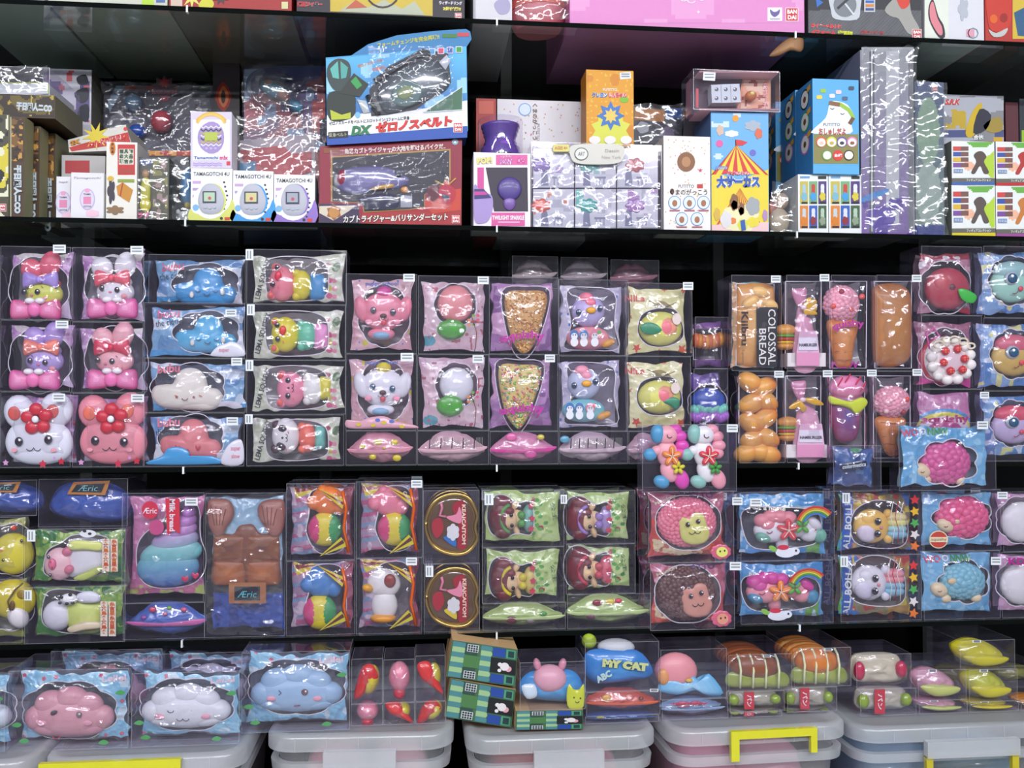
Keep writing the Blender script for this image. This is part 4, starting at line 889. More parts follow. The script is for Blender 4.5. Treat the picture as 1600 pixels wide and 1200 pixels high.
# cut-off big-eyed toys on the right
BL = [('f', '#4f86c4'), ('n', 16, .5, '#7fa8d6'), ('n', 9, .7, '#c8d6ea'), ('n', 11, .78, '#d8d890')]
def bigeye(r, base, label, col, top, c, stk=None):
    it = boxed(label, r, base, BL, bumpy(c[0], c[1], 38, 40, 9, .06), win_bg='#46607e', stk=stk, H=13)
    t = it.mb('squishy_blob', w=14); t.ell(c[0], c[1] + 6, 20, 34, 29, 14, col, seg=24); b = t.done()
    m = it.mb('hood', b, w=14); m.ell(c[0], c[1] - 14, 19, 30, 17, 14, top); m.done()
    m = it.mb('goggle', b, w=5); m.ell(c[0] - 8, c[1] - 2, 7, 11, 11, 5, '#b8c4cc', seg=16); m.ell(c[0] - 8, c[1] - 2, 3.5, 8, 8, 4, '#2b5578', seg=14); m.ell(c[0] - 10, c[1] - 5, 0, 2.6, 2.6, 1.5, '#fff', seg=8); m.done()
    m = it.mb('mouth', b, w=4); m.arc(c[0] - 4, c[1] + 16, 5, 6, 20, 120, 1.4, '#8c3a48'); m.ell(c[0] + 6, c[1] + 14, 5, 4, 4, 2, '#e0485a'); m.done()
    return it
ip3 = bigeye((1537, 611, 1640, 727), Z2, 'boxed lilac big-eyed squishy at the right edge, lowest of three', '#c8b4dc', '#e0506a', (1594, 665))
ip2 = bigeye((1537, 497, 1640, 610), ip3, 'boxed yellow big-eyed squishy with pink hood at the right edge', '#d8b45a', '#dc6a80', (1594, 552))
ip1 = bigeye((1537, 385, 1640, 496), ip2, 'boxed mint big-eyed squishy at the right edge, topmost of three', '#a6dcc8', '#9cc8c8', (1592, 436))
# behind: galaxy scoop and the striped roll
ij1 = boxed('boxed blue to violet scoop squishy behind the unicorn pack', (1084, 576, 1138, 727), Z2, [('f', '#57408c'), ('n', 14, .55, '#7a5cae'), ('n', 9, .75, '#a48cc8')], bumpy(1113, 634, 32, 34, 8, .05), win_bg='#2c2450', Y=.04)
t = ij1.mb('squishy_scoop', w=14); t.ell(1112, 628, 20, 27, 22, 14, '#3556b4', seg=24)
for k in range(13):
    t.ell(1088 + k * 4, 642 + 2 * math.sin(k * 2), 14, 6, 8, 7, '#74c8b4'); t.ell(1087 + k * 4.2, 654 + 2 * math.sin(k * 1.4), 13, 6, 9, 8, '#a060c0')
t.done()
ij0 = boxed('boxed orange ribbed roll squishy in a purple bag, deep behind the peaches', (1086, 495, 1138, 575), ij1, [('f', '#6a3c7c'), ('n', 12, .6, '#86509c')], rect(1090, 512, 1135, 560), win_bg='#40264c', Y=.05)
t = ij0.mb('squishy_roll', w=14)
for k in range(8): t.ell(1093 + k * 5.4, 530 + math.sin(k * .5) * 3, 20, 6, 12, 11, '#e0962e' if k % 2 else '#d46a3a')
t.done()
for k, (u0, u1, v0) in enumerate(((800, 872, 400), (876, 950, 402), (954, 1030, 406))):
    nm = ('golden cone', 'lavender chick', 'upper peach')[k]
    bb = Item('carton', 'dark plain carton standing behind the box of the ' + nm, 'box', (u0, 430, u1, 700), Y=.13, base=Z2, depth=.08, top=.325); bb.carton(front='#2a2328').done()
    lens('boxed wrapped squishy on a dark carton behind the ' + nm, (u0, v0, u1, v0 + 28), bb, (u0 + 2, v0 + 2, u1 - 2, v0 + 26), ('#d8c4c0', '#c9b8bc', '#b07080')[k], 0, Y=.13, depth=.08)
# ================================================================== lower squishy row (fourth shelf)
Z3 = ZS[3]
def orange_script(m, u, v0, v1, w, cols=2):
    for k in range(cols):
        x = u + k * 13
        m.prism(rect(x - 5.5, v0, x + 5.5, v1), w, w + 1, '#e8dccb')
        n = int((v1 - v0) / 7.2)
        for j in range(n):
            y = v0 + 4 + j * 7.2; m.text('食糸茶言鳥果'[(j * 2 + k) % 6], x, y, w - .5, 9, ('#d2691c', '#c8501a')[j % 2], h=7.4, bold=.03)
GR = [('f', '#7aa53c'), ('n', 20, .5, '#3c8a2c'), ('n', 9, .66, '#9fc24e'), ('n', 13, .76, '#1f6f22')]
ia_2 = boxed('boxed panda-trimmed banana squishy in a green bag, lower of the two green bags', (38, 917, 196, 1004), Z3, GR, smooth([(62, 935), (80, 925), (120, 928), (150, 940), (158, 960), (150, 985), (120, 995), (80, 990), (58, 975)], 4), win_bg='#5d6657', stk=(44, 930, 16, 12), tall=True, Y=.0)
t = ia_2.mb('squishy_banana', w=12); t.puff(smooth([(97, 945), (130, 940), (158, 948), (160, 975), (150, 992), (120, 995), (100, 985)], 4), 20, 13, '#cddc5c', col2='#dbe57c'); t.ell(82, 966, 19, 23, 24, 13, '#e8e6f0', seg=22); b = t.done()
m = ia_2.mb('panda_head', b, w=8); m.ell(104, 938, 10, 14, 9, 7, '#eeeef0')
for (x, y) in ((94, 934), (92, 943), (108, 930), (112, 943), (103, 944)): m.ell(x, y, 4, 3.2, 2.4, 2, '#20222c')
m.done()
m = ia_2.mb('peel', b, w=6); m.puff(smooth([(104, 982), (130, 972), (160, 974), (158, 982), (130, 986), (108, 990)], 4), 6, 4, '#d9c9a8'); m.puff(smooth([(118, 930), (138, 925), (153, 932), (152, 942), (130, 944), (118, 940)], 4), 8, 5, '#d8d8e4'); m.done()
m = ia_2.mb('printed_script', w=1, mat='pouch'); orange_script(m, 162, 940, 994, 1); m.done()
ia_1 = boxed('boxed pink pig squishy wrapped in a white banana peel, green bag', (38, 826, 196, 916), ia_2, GR, smooth([(60, 885), (68, 862), (90, 850), (110, 838), (160, 842), (166, 870), (158, 895), (120, 910), (80, 908), (62, 900)], 4), win_bg='#6b705e', stk=(49, 837, 18, 13), tall=True, Y=.0)
t = ia_1.mb('squishy_pig', w=12); t.puff(smooth([(98, 852), (120, 843), (150, 846), (166, 850), (166, 885), (150, 898), (120, 905), (98, 900)], 4), 20, 12, '#e9e8ee'); t.ell(86, 884, 18, 24, 26, 14, '#f2c2c8', seg=24); b = t.done()
for (u, v) in ((101, 863), (104, 891)):
    m = ia_1.mb('ear', b, w=8); m.ell(u, v, 9, 8, 7, 5, '#d8708c', rot=-30); m.done()
m = ia_1.mb('snout', b, w=3); m.ell(80, 882, 4, 6.5, 9, 4, '#d86c8c'); m.ell(79, 878, .6, 1.6, 1.8, 1, '#a8445e', seg=8); m.ell(81, 886, .6, 1.6, 1.8, 1, '#a8445e', seg=8); m.done()
eyes(ia_1, b, [(74, 871), (77, 899)], 5, 2.6)
m = ia_1.mb('peel', b, w=6); m.puff(smooth([(104, 852), (112, 845), (140, 846), (160, 850), (158, 861), (130, 860), (108, 860)], 4), 6, 4, '#d5dc7c'); m.puff(smooth([(112, 905), (130, 895), (150, 886), (160, 888), (150, 898), (128, 908)], 4), 7, 4, '#b9c566'); m.done()
m = ia_1.mb('panda_print', w=1, mat='pouch'); m.disc(137, 834, 1, 13, 6, '#eceef0'); m.disc(132, 830, .5, 3, 2, '#222'); m.disc(140, 834, .5, 3, 2, '#222'); orange_script(m, 165, 842, 893, 1); m.done()
YL = [('f', '#8a9440'), ('n', 18, .5, '#a8ae3e'), ('n', 10, .7, '#5f7030')]
ix2 = boxed('boxed yellow and white cut-off squishy, lower one at the left edge', (-60, 906, 36, 1004), Z3, YL, bumpy(6, 950, 38, 40, 7, .06), win_bg='#5b5f3a')
t = ix2.mb('squishy_banana', w=12); t.ell(12, 940, 20, 36, 32, 14, '#dccb1c', seg=22); t.ell(22, 966, 14, 16, 20, 11, '#e9e4e4', rot=-30); b = t.done()
m = ix2.mb('print', b, w=3); m.ell(30, 930, 7, 7, 7, 2, '#9a7a1c'); m.tube([(14, 955), (10, 940), (22, 922), (34, 912)], 4, 1.4, '#6b5a28', seg=6); m.ell(17, 947, 5, 4, 8, 2, '#6a4a20'); m.done()
ix1 = boxed('boxed round yellow chick squishy, cut off by the left edge', (-60, 808, 36, 905), ix2, YL + [('n', 7, .8, '#e8e6c0')], bumpy(8, 862, 44, 42, 7, .06), win_bg='#6a6a40')
t = ix1.mb('squishy_chick', w=12); t.ell(12, 868, 20, 33, 33, 15, '#d8cc30', seg=24); b = t.done()
eyes(ix1, b, [(2, 876), (31, 846)], 8, 2.6)
m = ix1.mb('beak', b, w=4); m.ell(17, 826, 10, 5, 4, 5, '#d8482c'); m.ell(-1, 860, 7, 4, 4, 2, '#e09a3c'); m.done()
# lying blue packs on top
def blue_lying(r, base, label, c, Y):
    it = Item('boxed_squishy_toy', label, 'squishy toy', r, Y=Y, base=base, depth=.11); it.case()
    m = it.mb('printed_wrapper', w=18, mat='pouch'); u0, v0, u1, v1 = c; W = u1 - u0; H = v1 - v0
    up = smooth([(u0, v0 + .55 * H), (u0 + .12 * W, v0 + .16 * H), (u0 + .4 * W, v0), (u0 + .72 * W, v0 + .06 * H), (u1, v0 + .4 * H), (u1 - .05 * W, v1 - .1 * H), (u0 + .6 * W, v1), (u0 + .2 * W, v1 - .12 * H), (u0 + .03 * W, v0 + .75 * H)], 5)
    m.puff(up, 30, 24, '#1c3f94', c=((u0 + u1) / 2, v0 + .5 * H), rings=12, col2='#2a58b8'); b = m.done()
    m = it.mb('printed_frame', b, w=4, mat='gloss'); q = [(u0 + .28 * W, v0 + .3 * H), (u0 + .36 * W, v0 + .02 * H), (u0 + .8 * W, v0 - .02 * H), (u0 + .74 * W, v0 + .32 * H)]
    m.puff(q, 6, 2, '#b87a34', rings=2); cx, cy = np.mean(q, 0); m.puff([(cx + (a - cx) * .78, cy + (bb - cy) * .62) for a, bb in q], 4, 1.5, '#1e2a30', rings=2); m.text('Æric', cx, cy, 1.8, W * .24, '#7fb4b8', h=H * .13, shear=.2); m.done()
    f = it.mb('clear_film', w=4, mat='film'); f.puff(up, 28, 26, '#fff', back=False, rings=12); f.done()
    return it
blue_lying((60, 748, 200, 814), ia_1, 'clear box with a dark blue wrapped squishy lying flat on the green pig pack', (66, 752, 196, 812), .02)
blue_lying((-70, 750, 58, 806), ix1, 'clear box with a dark blue wrapped squishy lying on the yellow chick pack', (-66, 754, 54, 804), .02)
# swirl and chocolate torso
ib_2 = lens('boxed wrapped squishy seen end-on, blue floral top over a pink skirt', (192, 942, 320, 1000), Z3, (196, 945, 318, 997), '#4a6cc0', 0, cc='#d06aa8', dots=[(236, 955, 6, '#c84a6c'), (262, 952, 4, '#7cb84c'), (255, 962, 4, '#d46a90'), (285, 955, 5, '#d0587c'), (222, 968, 5, '#8a4a9c')])
ib_1 = boxed('boxed tall swirl squishy fading from violet to teal, red ribbon label in its bag', (190, 770, 319, 941), ib_2, [('f', '#c66a9c'), ('n', 26, .5, '#cf7fac'), ('n', 8, .8, '#e29cc2'), ('r', 195, 918, 319, 941, '#c8708c'), ('nr', 8, .6, '#b4c060', (195, 918, 319, 941))],
     smooth([(208, 860), (222, 835), (250, 815), (262, 790), (292, 782), (306, 800), (308, 840), (316, 870), (312, 900), (290, 918), (240, 922), (212, 905)], 4), stk=(299, 784, 20, 12), win_bg='#6d4c78', H=14)
t = ib_1.mb('squishy_swirl', w=14)
def grad(c0, c1): A_, B_ = np.array(lin(c0)), np.array(lin(c1)); return lambda a, b: tuple(A_ * (1 - (b + 1) / 2) + B_ * (b + 1) / 2)
for (u, v, ru, rv, rt, c0, c1) in ((257, 890, 50, 31, -4, '#7cc4c4', '#3f6cc0'), (262, 868, 50, 24, -10, '#84c8c8', '#68b4c0'), (268, 848, 38, 20, -12, '#c08cc8', '#84bcc8'), (276, 832, 28, 15, -16, '#c488c8', '#b88cc8'), (285, 817, 18, 13, -20, '#b070bc', '#c084c8'), (290, 803, 11, 11, -20, '#a468b4', '#b478c0'), (291, 791, 7, 9, 0, '#a064b0', '#a868b8')):
    t.ellc(u, v, 20, ru, rv, 16, grad(c0, c1), rot=rt, seg=32)
b = t.done()
m = ib_1.mb('heart_prints', b, w=3)
for (u, v) in ((238, 831), (288, 905), (304, 900)): m.puff(smooth([(u, v + 5), (u - 6, v - 1), (u - 3, v - 5), (u, v - 2), (u + 3, v - 5), (u + 6, v - 1)], 3), 4, 1.5, '#c8345c', rings=2)
m.done()
m = ib_1.mb('ribbon_label', w=1, mat='pouch'); m.prism([(258, 779), (280, 779), (281, 834), (271, 828), (261, 836)], 1, 2, '#d42038'); m.text('Milk bread', 269, 805, .3, 50, '#f3e4ea', h=9, rot=90, bold=.03)
m.disc(234, 797, 1, 13, 14, '#d22644'); m.text('Æric', 234, 798, .3, 22, '#f4e8ee', h=9, bold=.01); m.disc(244, 824, 1.4, 12, 12, '#c44a80'); m.done()
ic_1 = boxed('boxed brown muscular bread torso squishy with raised fists, light blue bag', (320, 770, 446, 997), Z3, [('f', '#8fb4cc'), ('n', 26, .55, '#a4c4d8'), ('r', 320, 918, 446, 997, '#1f3c8c'), ('nr', 12, .55, '#2a4fa8', (320, 935, 446, 997)), ('r', 322, 908, 442, 932, '#23242c')], None, win_bg='#4a5a70', H=14, film=False)
t = ic_1.mb('squishy_torso', w=12)
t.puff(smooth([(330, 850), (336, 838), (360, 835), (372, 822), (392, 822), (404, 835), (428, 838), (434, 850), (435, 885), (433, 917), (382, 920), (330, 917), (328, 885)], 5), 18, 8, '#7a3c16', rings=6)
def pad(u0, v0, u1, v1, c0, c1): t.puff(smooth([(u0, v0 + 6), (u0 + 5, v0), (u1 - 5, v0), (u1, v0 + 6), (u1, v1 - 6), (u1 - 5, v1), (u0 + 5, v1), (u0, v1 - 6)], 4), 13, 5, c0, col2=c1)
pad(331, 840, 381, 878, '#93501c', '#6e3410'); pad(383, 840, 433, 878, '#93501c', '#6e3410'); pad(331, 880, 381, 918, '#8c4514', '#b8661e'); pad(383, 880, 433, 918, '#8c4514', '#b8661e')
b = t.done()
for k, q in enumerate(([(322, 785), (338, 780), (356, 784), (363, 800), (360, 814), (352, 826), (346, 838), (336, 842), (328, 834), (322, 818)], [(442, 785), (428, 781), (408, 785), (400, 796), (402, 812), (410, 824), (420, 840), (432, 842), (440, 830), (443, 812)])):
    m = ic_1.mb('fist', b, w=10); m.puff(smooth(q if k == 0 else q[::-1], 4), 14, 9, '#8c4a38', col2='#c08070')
    cx = 342 if k == 0 else 422
    for j in range(4): m.line([(cx - 14 + j * 8, 790 + 2 * j), (cx - 11 + j * 6, 806), (cx - 8 + j * 4, 822)], 4.6, 1.2, '#6b352c')
    m.done()
m = ic_1.mb('printed_frame', w=1, mat='gloss'); m.puff(rect(357, 912, 415, 945), 3, 2, '#a8662c', rings=2); m.puff(rect(366, 918, 406, 940), 1, 1, '#17202a', rings=2); m.text('Æric', 386, 930, -.4, 30, '#5fa8b8', h=10, shear=.2); m.done()
f = ic_1.bagover((323, 773, 443, 994), 2, seed=31, name='clear_film', mat='film', amp=3)
# candy toys with beach balls
CD = lambda r: [('f', '#a88ca6'), ('s', 82, 19, .38, '#b45a84'), ('s', 78, 23, .3, '#7c98b8'), ('n', 12, .74, '#ccb6c6'), ('p', [(r[0] + 8, r[1] + 6), (r[0] + 56, r[1] + 9), (r[0] + 14, r[1] + 26)], '#d8c42c'), ('p', [(r[0] + 10, r[1] + 10), (r[0] + 50, r[1] + 10), (r[0] + 14, r[1] + 17)], '#8c1c28'), ('r', r[2] - 20, r[1], r[2], r[3], '#8a3448'), ('nr', 9, .6, '#b86078', (r[2] - 20, r[1], r[2], r[3]))]
def candy(r, base, label, head, ball, hc, kind, stk=None, top='#d8c42c'):
    it = boxed(label, r, base, CD(r), smooth([(r[0] + 38, r[1] + 14), (r[2] - 26, r[1] + 12), (r[2] - 16, r[1] + 50), (r[2] - 20, r[3] - 16), (r[0] + 50, r[3] - 8), (r[0] + 30, r[3] - 40), (r[0] + 34, r[1] + 50)], 5), stk=stk, win_bg='#5a4050', H=13)
    t = it.mb('squishy_' + kind, w=12); t.ell(head[0], head[1], 20, 27, 23, 13, hc, seg=22)
    if kind == 'elephant':
        t.ell(head[0] - 20, head[1] + 3, 17, 13, 12, 10, hc); t.ell(head[0] + 20, head[1] + 8, 18, 12, 14, 10, hc); t.ell(head[0] - 8, head[1] - 16, 20, 9, 9, 9, hc)
    b = t.done()
    if kind == 'elephant':
        m = it.mb('beach_ball', b, w=12); u, v = ball
        bands = [lin(x) for x in ('#d83478', '#e0cc1c', '#2c9c54')]; m.ellc(u, v, 18, 27, 27, 14, (lambda a, q: bands[0] if a - .25 * (1 - q * q) < -.55 else (bands[1] if a + .22 * (1 - q * q) < .5 else bands[2])), seg=44); m.done()
    else:
        m = it.mb('body', b, w=12); m.ell(ball[0], ball[1], 20, 21, 26, 13, hc); m.done()
        m = it.mb('ear', b, w=6); m.ell(head[0] + 10, head[1] - 6, 8, 9.5, 11, 5, '#8e3428'); m.done()
        m = it.mb('beak', b, w=6); m.ell(head[0] - 25, head[1] + 6, 12, 9, 6.5, 6, '#e0a01c', rot=12); m.done()
        m = it.mb('skirt', b, w=10); m.ell(ball[0] - 2, ball[1] + 20, 16, 21, 8, 12, '#e0951c'); m.done()
    m = it.mb('ribbon_print', w=1, mat='pouch')
    q = [(r[0] + 50, r[1] + 8), (r[0] + 92, r[1] + 26), (r[0] + 88, r[1] + 40)]; m.prism(q, 1, 2, '#d2c02c')
    m.prism([(r[0] + 52, r[1] + 10), (r[0] + 90, r[1] + 30), (r[0] + 89, r[1] + 34)], .4, 1, '#8c1c28'); m.text('Candy', r[0] + 80, r[1] + 25, -.2, 20, '#f0e4e0', h=7, rot=58)
    q = [(r[0] + 52, r[3] - 6), (r[2] - 22, r[3] - 36), (r[2] - 12, r[3] - 22)]; m.prism(q, 1, 2, '#c9bc2c'); m.prism([(r[0] + 56, r[3] - 8), (r[2] - 20, r[3] - 32), (r[2] - 17, r[3] - 27)], .4, 1, '#5a2a20')
    m.tube([(r[2] - 20, r[1] + 12), (r[2] - 14, r[1] + 40), (r[2] - 18, r[1] + 70), (r[2] - 10, r[3] - 12)], 1, 2.6, '#cf5a1c', seg=6); m.done()
    return it
jd2 = candy((447, 876, 555, 989), Z3, 'boxed blue elephant squishy on a striped beach ball', (500, 913), (498, 958), '#3f84c8', 'elephant')
je2 = candy((556, 872, 660, 989), Z3, 'boxed white duck squishy with maroon ear and orange beak', (599, 915), (600, 949), '#ece8e6', 'duck', stk=(643, 877, 17, 12))
jd1 = candy((447, 755, 555, 875), jd2, 'boxed orange elephant squishy on a striped beach ball', (510, 784), (506, 829), '#ee7a1e', 'elephant')
je1 = candy((556, 752, 661, 871), je2, 'boxed pink elephant squishy on a striped beach ball', (606, 785), (616, 828), '#ee8098', 'elephant', stk=(651, 756, 17, 12))
def tin(r, base, label, c, low, stk=None):
    it = Item('boxed_heart_tin', label, 'candy tin', r, Y=.012, base=base, depth=.05, group=None); it.case()
    u, v = c; hp = smooth([(u - 40, v + 2), (u - 30, v - 30), (u - 4, v - 46), (u + 26, v - 42), (u + 41, v - 16), (u + 38, v + 4), (u + 41, v + 24), (u + 26, v + 44), (u, v + 47), (u - 28, v + 34)], 5)
    m = it.mb('gold_tin', w=10, mat='metal'); m.prism(hp, 12, 40, '#a98a48', sm=False); a = np.concatenate([hp, hp[:2]])
    m.tube(a, 12, 3.4, '#c9aa5c', seg=8); b = m.done()
    m = it.mb('printed_lid', b, w=8, mat='gloss'); hp2 = np.array((u, v)) + (hp - (u, v)) * .86; m.puff(hp2, 11, 3, '#5c4228', back=False, rings=4)
    m.flat(smooth([(u + 6, v - 34), (u + 20, v - 36), (u + 25, v - 10), (u + 24, v + 34), (u + 10, v + 36), (u + 12, v), (u + 2, v - 24)], 4), 6.5, '#a01a28')
    m.text('KEAICAITOM', u + 20, v, 6, 62, '#f0d8c0', h=6, rot=90, bold=.03)
    m.flat(smooth([(u - 8, v - 12), (u + 8, v - 16), (u + 13, v - 28), (u + 17, v - 14), (u + 15, v - 2), (u + 4, v - 4)], 3), 6, '#e489a2'); m.tube([(u - 8, v - 12), (u - 18, v - 14), (u - 14, v - 26), (u - 16, v - 34)], 6, 2.4, '#dc8098', seg=6)
    m.flat(smooth([(u - 28, v - 6), (u - 16, v - 10), (u - 12, v + 8), (u - 22, v + 22), (u - 30, v + 8)], 3), 6.4, '#a82430')
    m.flat(smooth([(u - 12, v + 20), (u + 4, v + 16), (u + 8, v + 34), (u - 2, v + 30)], 3), 6, low); m.flat(bumpy(u + 3, v + 12, 10, 13, 6, .15), 5.6, '#d8d8dc');
    m.done()
    if stk: it.sticker(*stk, tall=True)
    return it
jf2 = tin((662, 881, 750, 990), Z3, 'boxed gold heart tin with a small yellow figure on its lid, lower of two', (706, 937), '#d8c030', (671, 893, 18, 12))
jf1 = tin((661, 766, 749, 880), jf2, 'boxed gold heart tin with a small blue figure on its lid, upper of two', (705, 820), '#2c6cb4')
# mermaids
MG = [('f', '#b4cf7c'), ('n', 20, .55, '#c2da8e'), ('n', 7, .8, '#8fb85c')]
def mermaid(r, base, label, o, hb, tail, stk=None):
    u, v = o     # centre of the hair
    L = MG + [('e', u - 40, v - 14, 8, 10, '#8c2038'), ('e', u + 58, v + 18, 5, 4, '#a82440'), ('e', u + 48, v - 26, 5, 4, '#a82440'), ('e', u + 66, v + 10, 4, 3, '#3f9040')]
    for a in range(9): L.append(('e', u + 52 + 6 * math.sin(a * 2.1), v - 26 + a * 6.5, 4, 3, '#58a83c'))
    it = boxed(label, r, base, L, smooth([(u - 27, v), (u - 20, v - 28), (u, v - 34), (u + 22, v - 22), (u + 42, v - 24), (u + 47, v + 4), (u + 42, v + 28), (u + 20, v + 26), (u, v + 34), (u - 20, v + 26)], 5), stk=stk, tall=True, win_bg='#6f6f64', H=12,
               texts=[dict(t='公主', u=r[2] - 14, v=v - 8, wd=28, c='#3f6a44', h=7, rot=80)])
    t = it.mb('squishy_mermaid', w=12); t.ell(u + 20, v + 2, 20, 14, 13, 9, '#ecc894'); t.ell(u + 8, v + 4, 15, 13, 16, 11, '#f0cc9a', seg=20)
    t.ell(u + 18, v - 18, 20, 5, 10, 5, '#ecc894', rot=30); t.ell(u + 20, v + 22, 20, 5, 10, 5, '#ecc894', rot=-20); b = t.done()
    m = it.mb('hair', b, w=10); m.ell(u - 3, v + 1, 20, 20, 30, 15, '#6e1a24', seg=22); m.ell(u - 2, v - 22, 18, 15, 11, 11, '#74202a'); m.ell(u - 2, v + 24, 18, 14, 11, 11, '#6a1a22'); m.ell(u + 8, v - 9, 12, 8, 7, 8, '#7a222c'); m.done()
    m = it.mb('headband', b, w=6); m.arc(u + 12, v + 2, np.linspace(10, 10, 9), 19, 105, 255, 5.5, hb, ry=22); m.tube(np.stack([u + 13 + 19 * np.cos(np.radians(np.linspace(105, 255, 10))), v + 2 + 22 * np.sin(np.radians(np.linspace(105, 255, 10)))], 1), 8, 3, hb, seg=6); m.done()
    m = it.mb('bikini_top', b, w=6); m.ell(u + 27, v - 3, 12, 6.5, 6.5, 6, hb); m.ell(u + 27, v + 10, 12, 6.5, 6.5, 6, hb); m.done()
    m = it.mb('tail', b, w=10); m.ell(u + 39, v + 3, 20, 10, 22, 11, tail)
    for (x, y) in ((42, -18), (43, 2), (42, 18)): m.flat(star(u + x, v + y, 5.5, 3.6, 5), 8, '#c8344c')
    m.done()
    eyes(it, b, [(u + 10, v - 4), (u + 11, v + 12)], 2.6, 3.0, shine=False)
    return it
jg3 = lens('boxed wrapped mermaid squishy seen end-on, green bag folded to a left point', (754, 942, 884, 995), Z3, (756, 946, 882, 992), '#b6cd80', 0, dots=[(800, 978, 9, '#6a2430'), (850, 966, 6, '#4f9a3c'), (830, 980, 7, '#8a8078')], cc='#c4d88e')
jh3 = lens('boxed wrapped mermaid squishy seen end-on, green bag in the box jutting out to the right', (886, 928, 1017, 995), Z3, (888, 934, 1014, 990), '#b9d184', 0, dots=[(935, 948, 8, '#8c2838'), (955, 946, 8, '#d8c040'), (968, 944, 6, '#d03c54'), (925, 975, 7, '#704050')], cc='#c2d890')
jg2 = mermaid((753, 855, 882, 941), jg3, 'boxed mermaid squishy with yellow headband and top', (791, 907), '#d8c820', '#d8c468')
jh2 = mermaid((884, 850, 993, 927), jh3, 'boxed mermaid squishy with coral pink top, hair reaching the bag edge', (911, 890), '#cc3c54', '#dc6478')
jg1 = mermaid((753, 765, 882, 854), jg2, 'boxed mermaid squishy with green headband and top', (789, 809), '#4f9c3c', '#7cb8a8', (764, 780, 18, 14))
jh1 = mermaid((884, 766, 993, 849), jh2, 'boxed mermaid squishy with lavender headband and top', (911, 811), '#9a7cc8', '#a890c8', (881, 780, 14, 10))
# curly monkeys
def monkey(r, base, label, c, wool, face, fc, eyp, stk):
    L = [('f', '#c23c3c'), ('n', 24, .5, '#d04a34'), ('r', r[0], r[1], r[2], r[1] + 46, '#b85a70'), ('nr', 12, .6, '#c8748a', (r[0], r[1], r[2], r[1] + 46)), ('p', [(r[0] + 12, r[3] - 34), (r[0] + 60, r[3] - 24), (r[0] + 100, r[3] - 12), (r[0] + 60, r[3] - 6), (r[0] + 14, r[3] - 14)], '#dcc8a0'), ('nr', 5, .66, '#b05a3c', (r[0] + 12, r[3] - 32, r[0] + 100, r[3] - 6))]
    it = boxed(label, r, base, L, bumpy(c[0] + 2, c[1] + 1, 53, 44, 8, .03), stk=stk, win_bg='#6a3c40', H=14, Y=-.018,
               texts=[dict(t='Monkey', u=r[0] + 32, v=r[1] + 16, wd=36, c='#d8c8a8', h=7, rot=-22, bold=.03), dict(t='ATTO', u=r[0] + 88, v=r[1] + 9, wd=40, c='#5a3c74', h=8, bold=.03)])
    t = it.mb('squishy_monkey', w=12); woolly(t, c[0], c[1], 23, 43, 36, 12, wool, n=170, r=4.2); b = t.done()
    m = it.mb('face', b, w=5); u, v = fc
    m.puff(smooth([(u - 25, v - 6), (u - 20, v - 17), (u - 9, v - 17), (u + 1, v - 24), (u + 14, v - 21), (u + 19, v - 6), (u + 24, v + 8), (u + 17, v + 22), (u - 3, v + 26), (u - 19, v + 19), (u - 23, v + 5)], 4), 10, 5, face, c=(u, v + 2), back=False); m.done()
    eyes(it, b, eyp, 5.2, 3.6)
    m = it.mb('mouth', b, w=4); x = (eyp[0][0] + eyp[1][0]) / 2 + 3; y = (eyp[0][1] + eyp[1][1]) / 2 + 13
    m.arc(x - 4.5, y, 3.9, 4.6, 0, 165, 1.1, '#3a2420'); m.arc(x + 4.5, y - 1, 3.9, 4.6, 0, 165, 1.1, '#3a2420'); m.done()
    m = it.mb('small_monkey_print', w=1, mat='pouch'); a, q = r[2] - 20, r[3] - 16; m.puff(bumpy(a, q, 16, 12, 9, .08), 2, 2, '#d8607c', back=False); m.disc(a + 1, q, -.6, 9, 8, face); m.disc(a - 2, q - 1, -1, 1.2, 1.6, '#222'); m.disc(a + 5, q - 2, -1, 1.2, 1.6, '#222'); m.done()
    return it
ji2 = monkey((1016, 879, 1148, 977), Z3, 'boxed curly brown monkey squishy with pink-brown face', (1078, 928), '#5c2e26', '#d8927e', (1092, 935), [(1081, 929), (1097, 924)], (1149, 884, 18, 12))
ji1 = monkey((1013, 767, 1147, 878), ji2, 'boxed curly pink monkey squishy with yellow-green face', (1079, 818), '#ee7c94', '#dbd873', (1088, 826), [(1076, 820), (1092, 815)], (1152, 783, 16, 12))
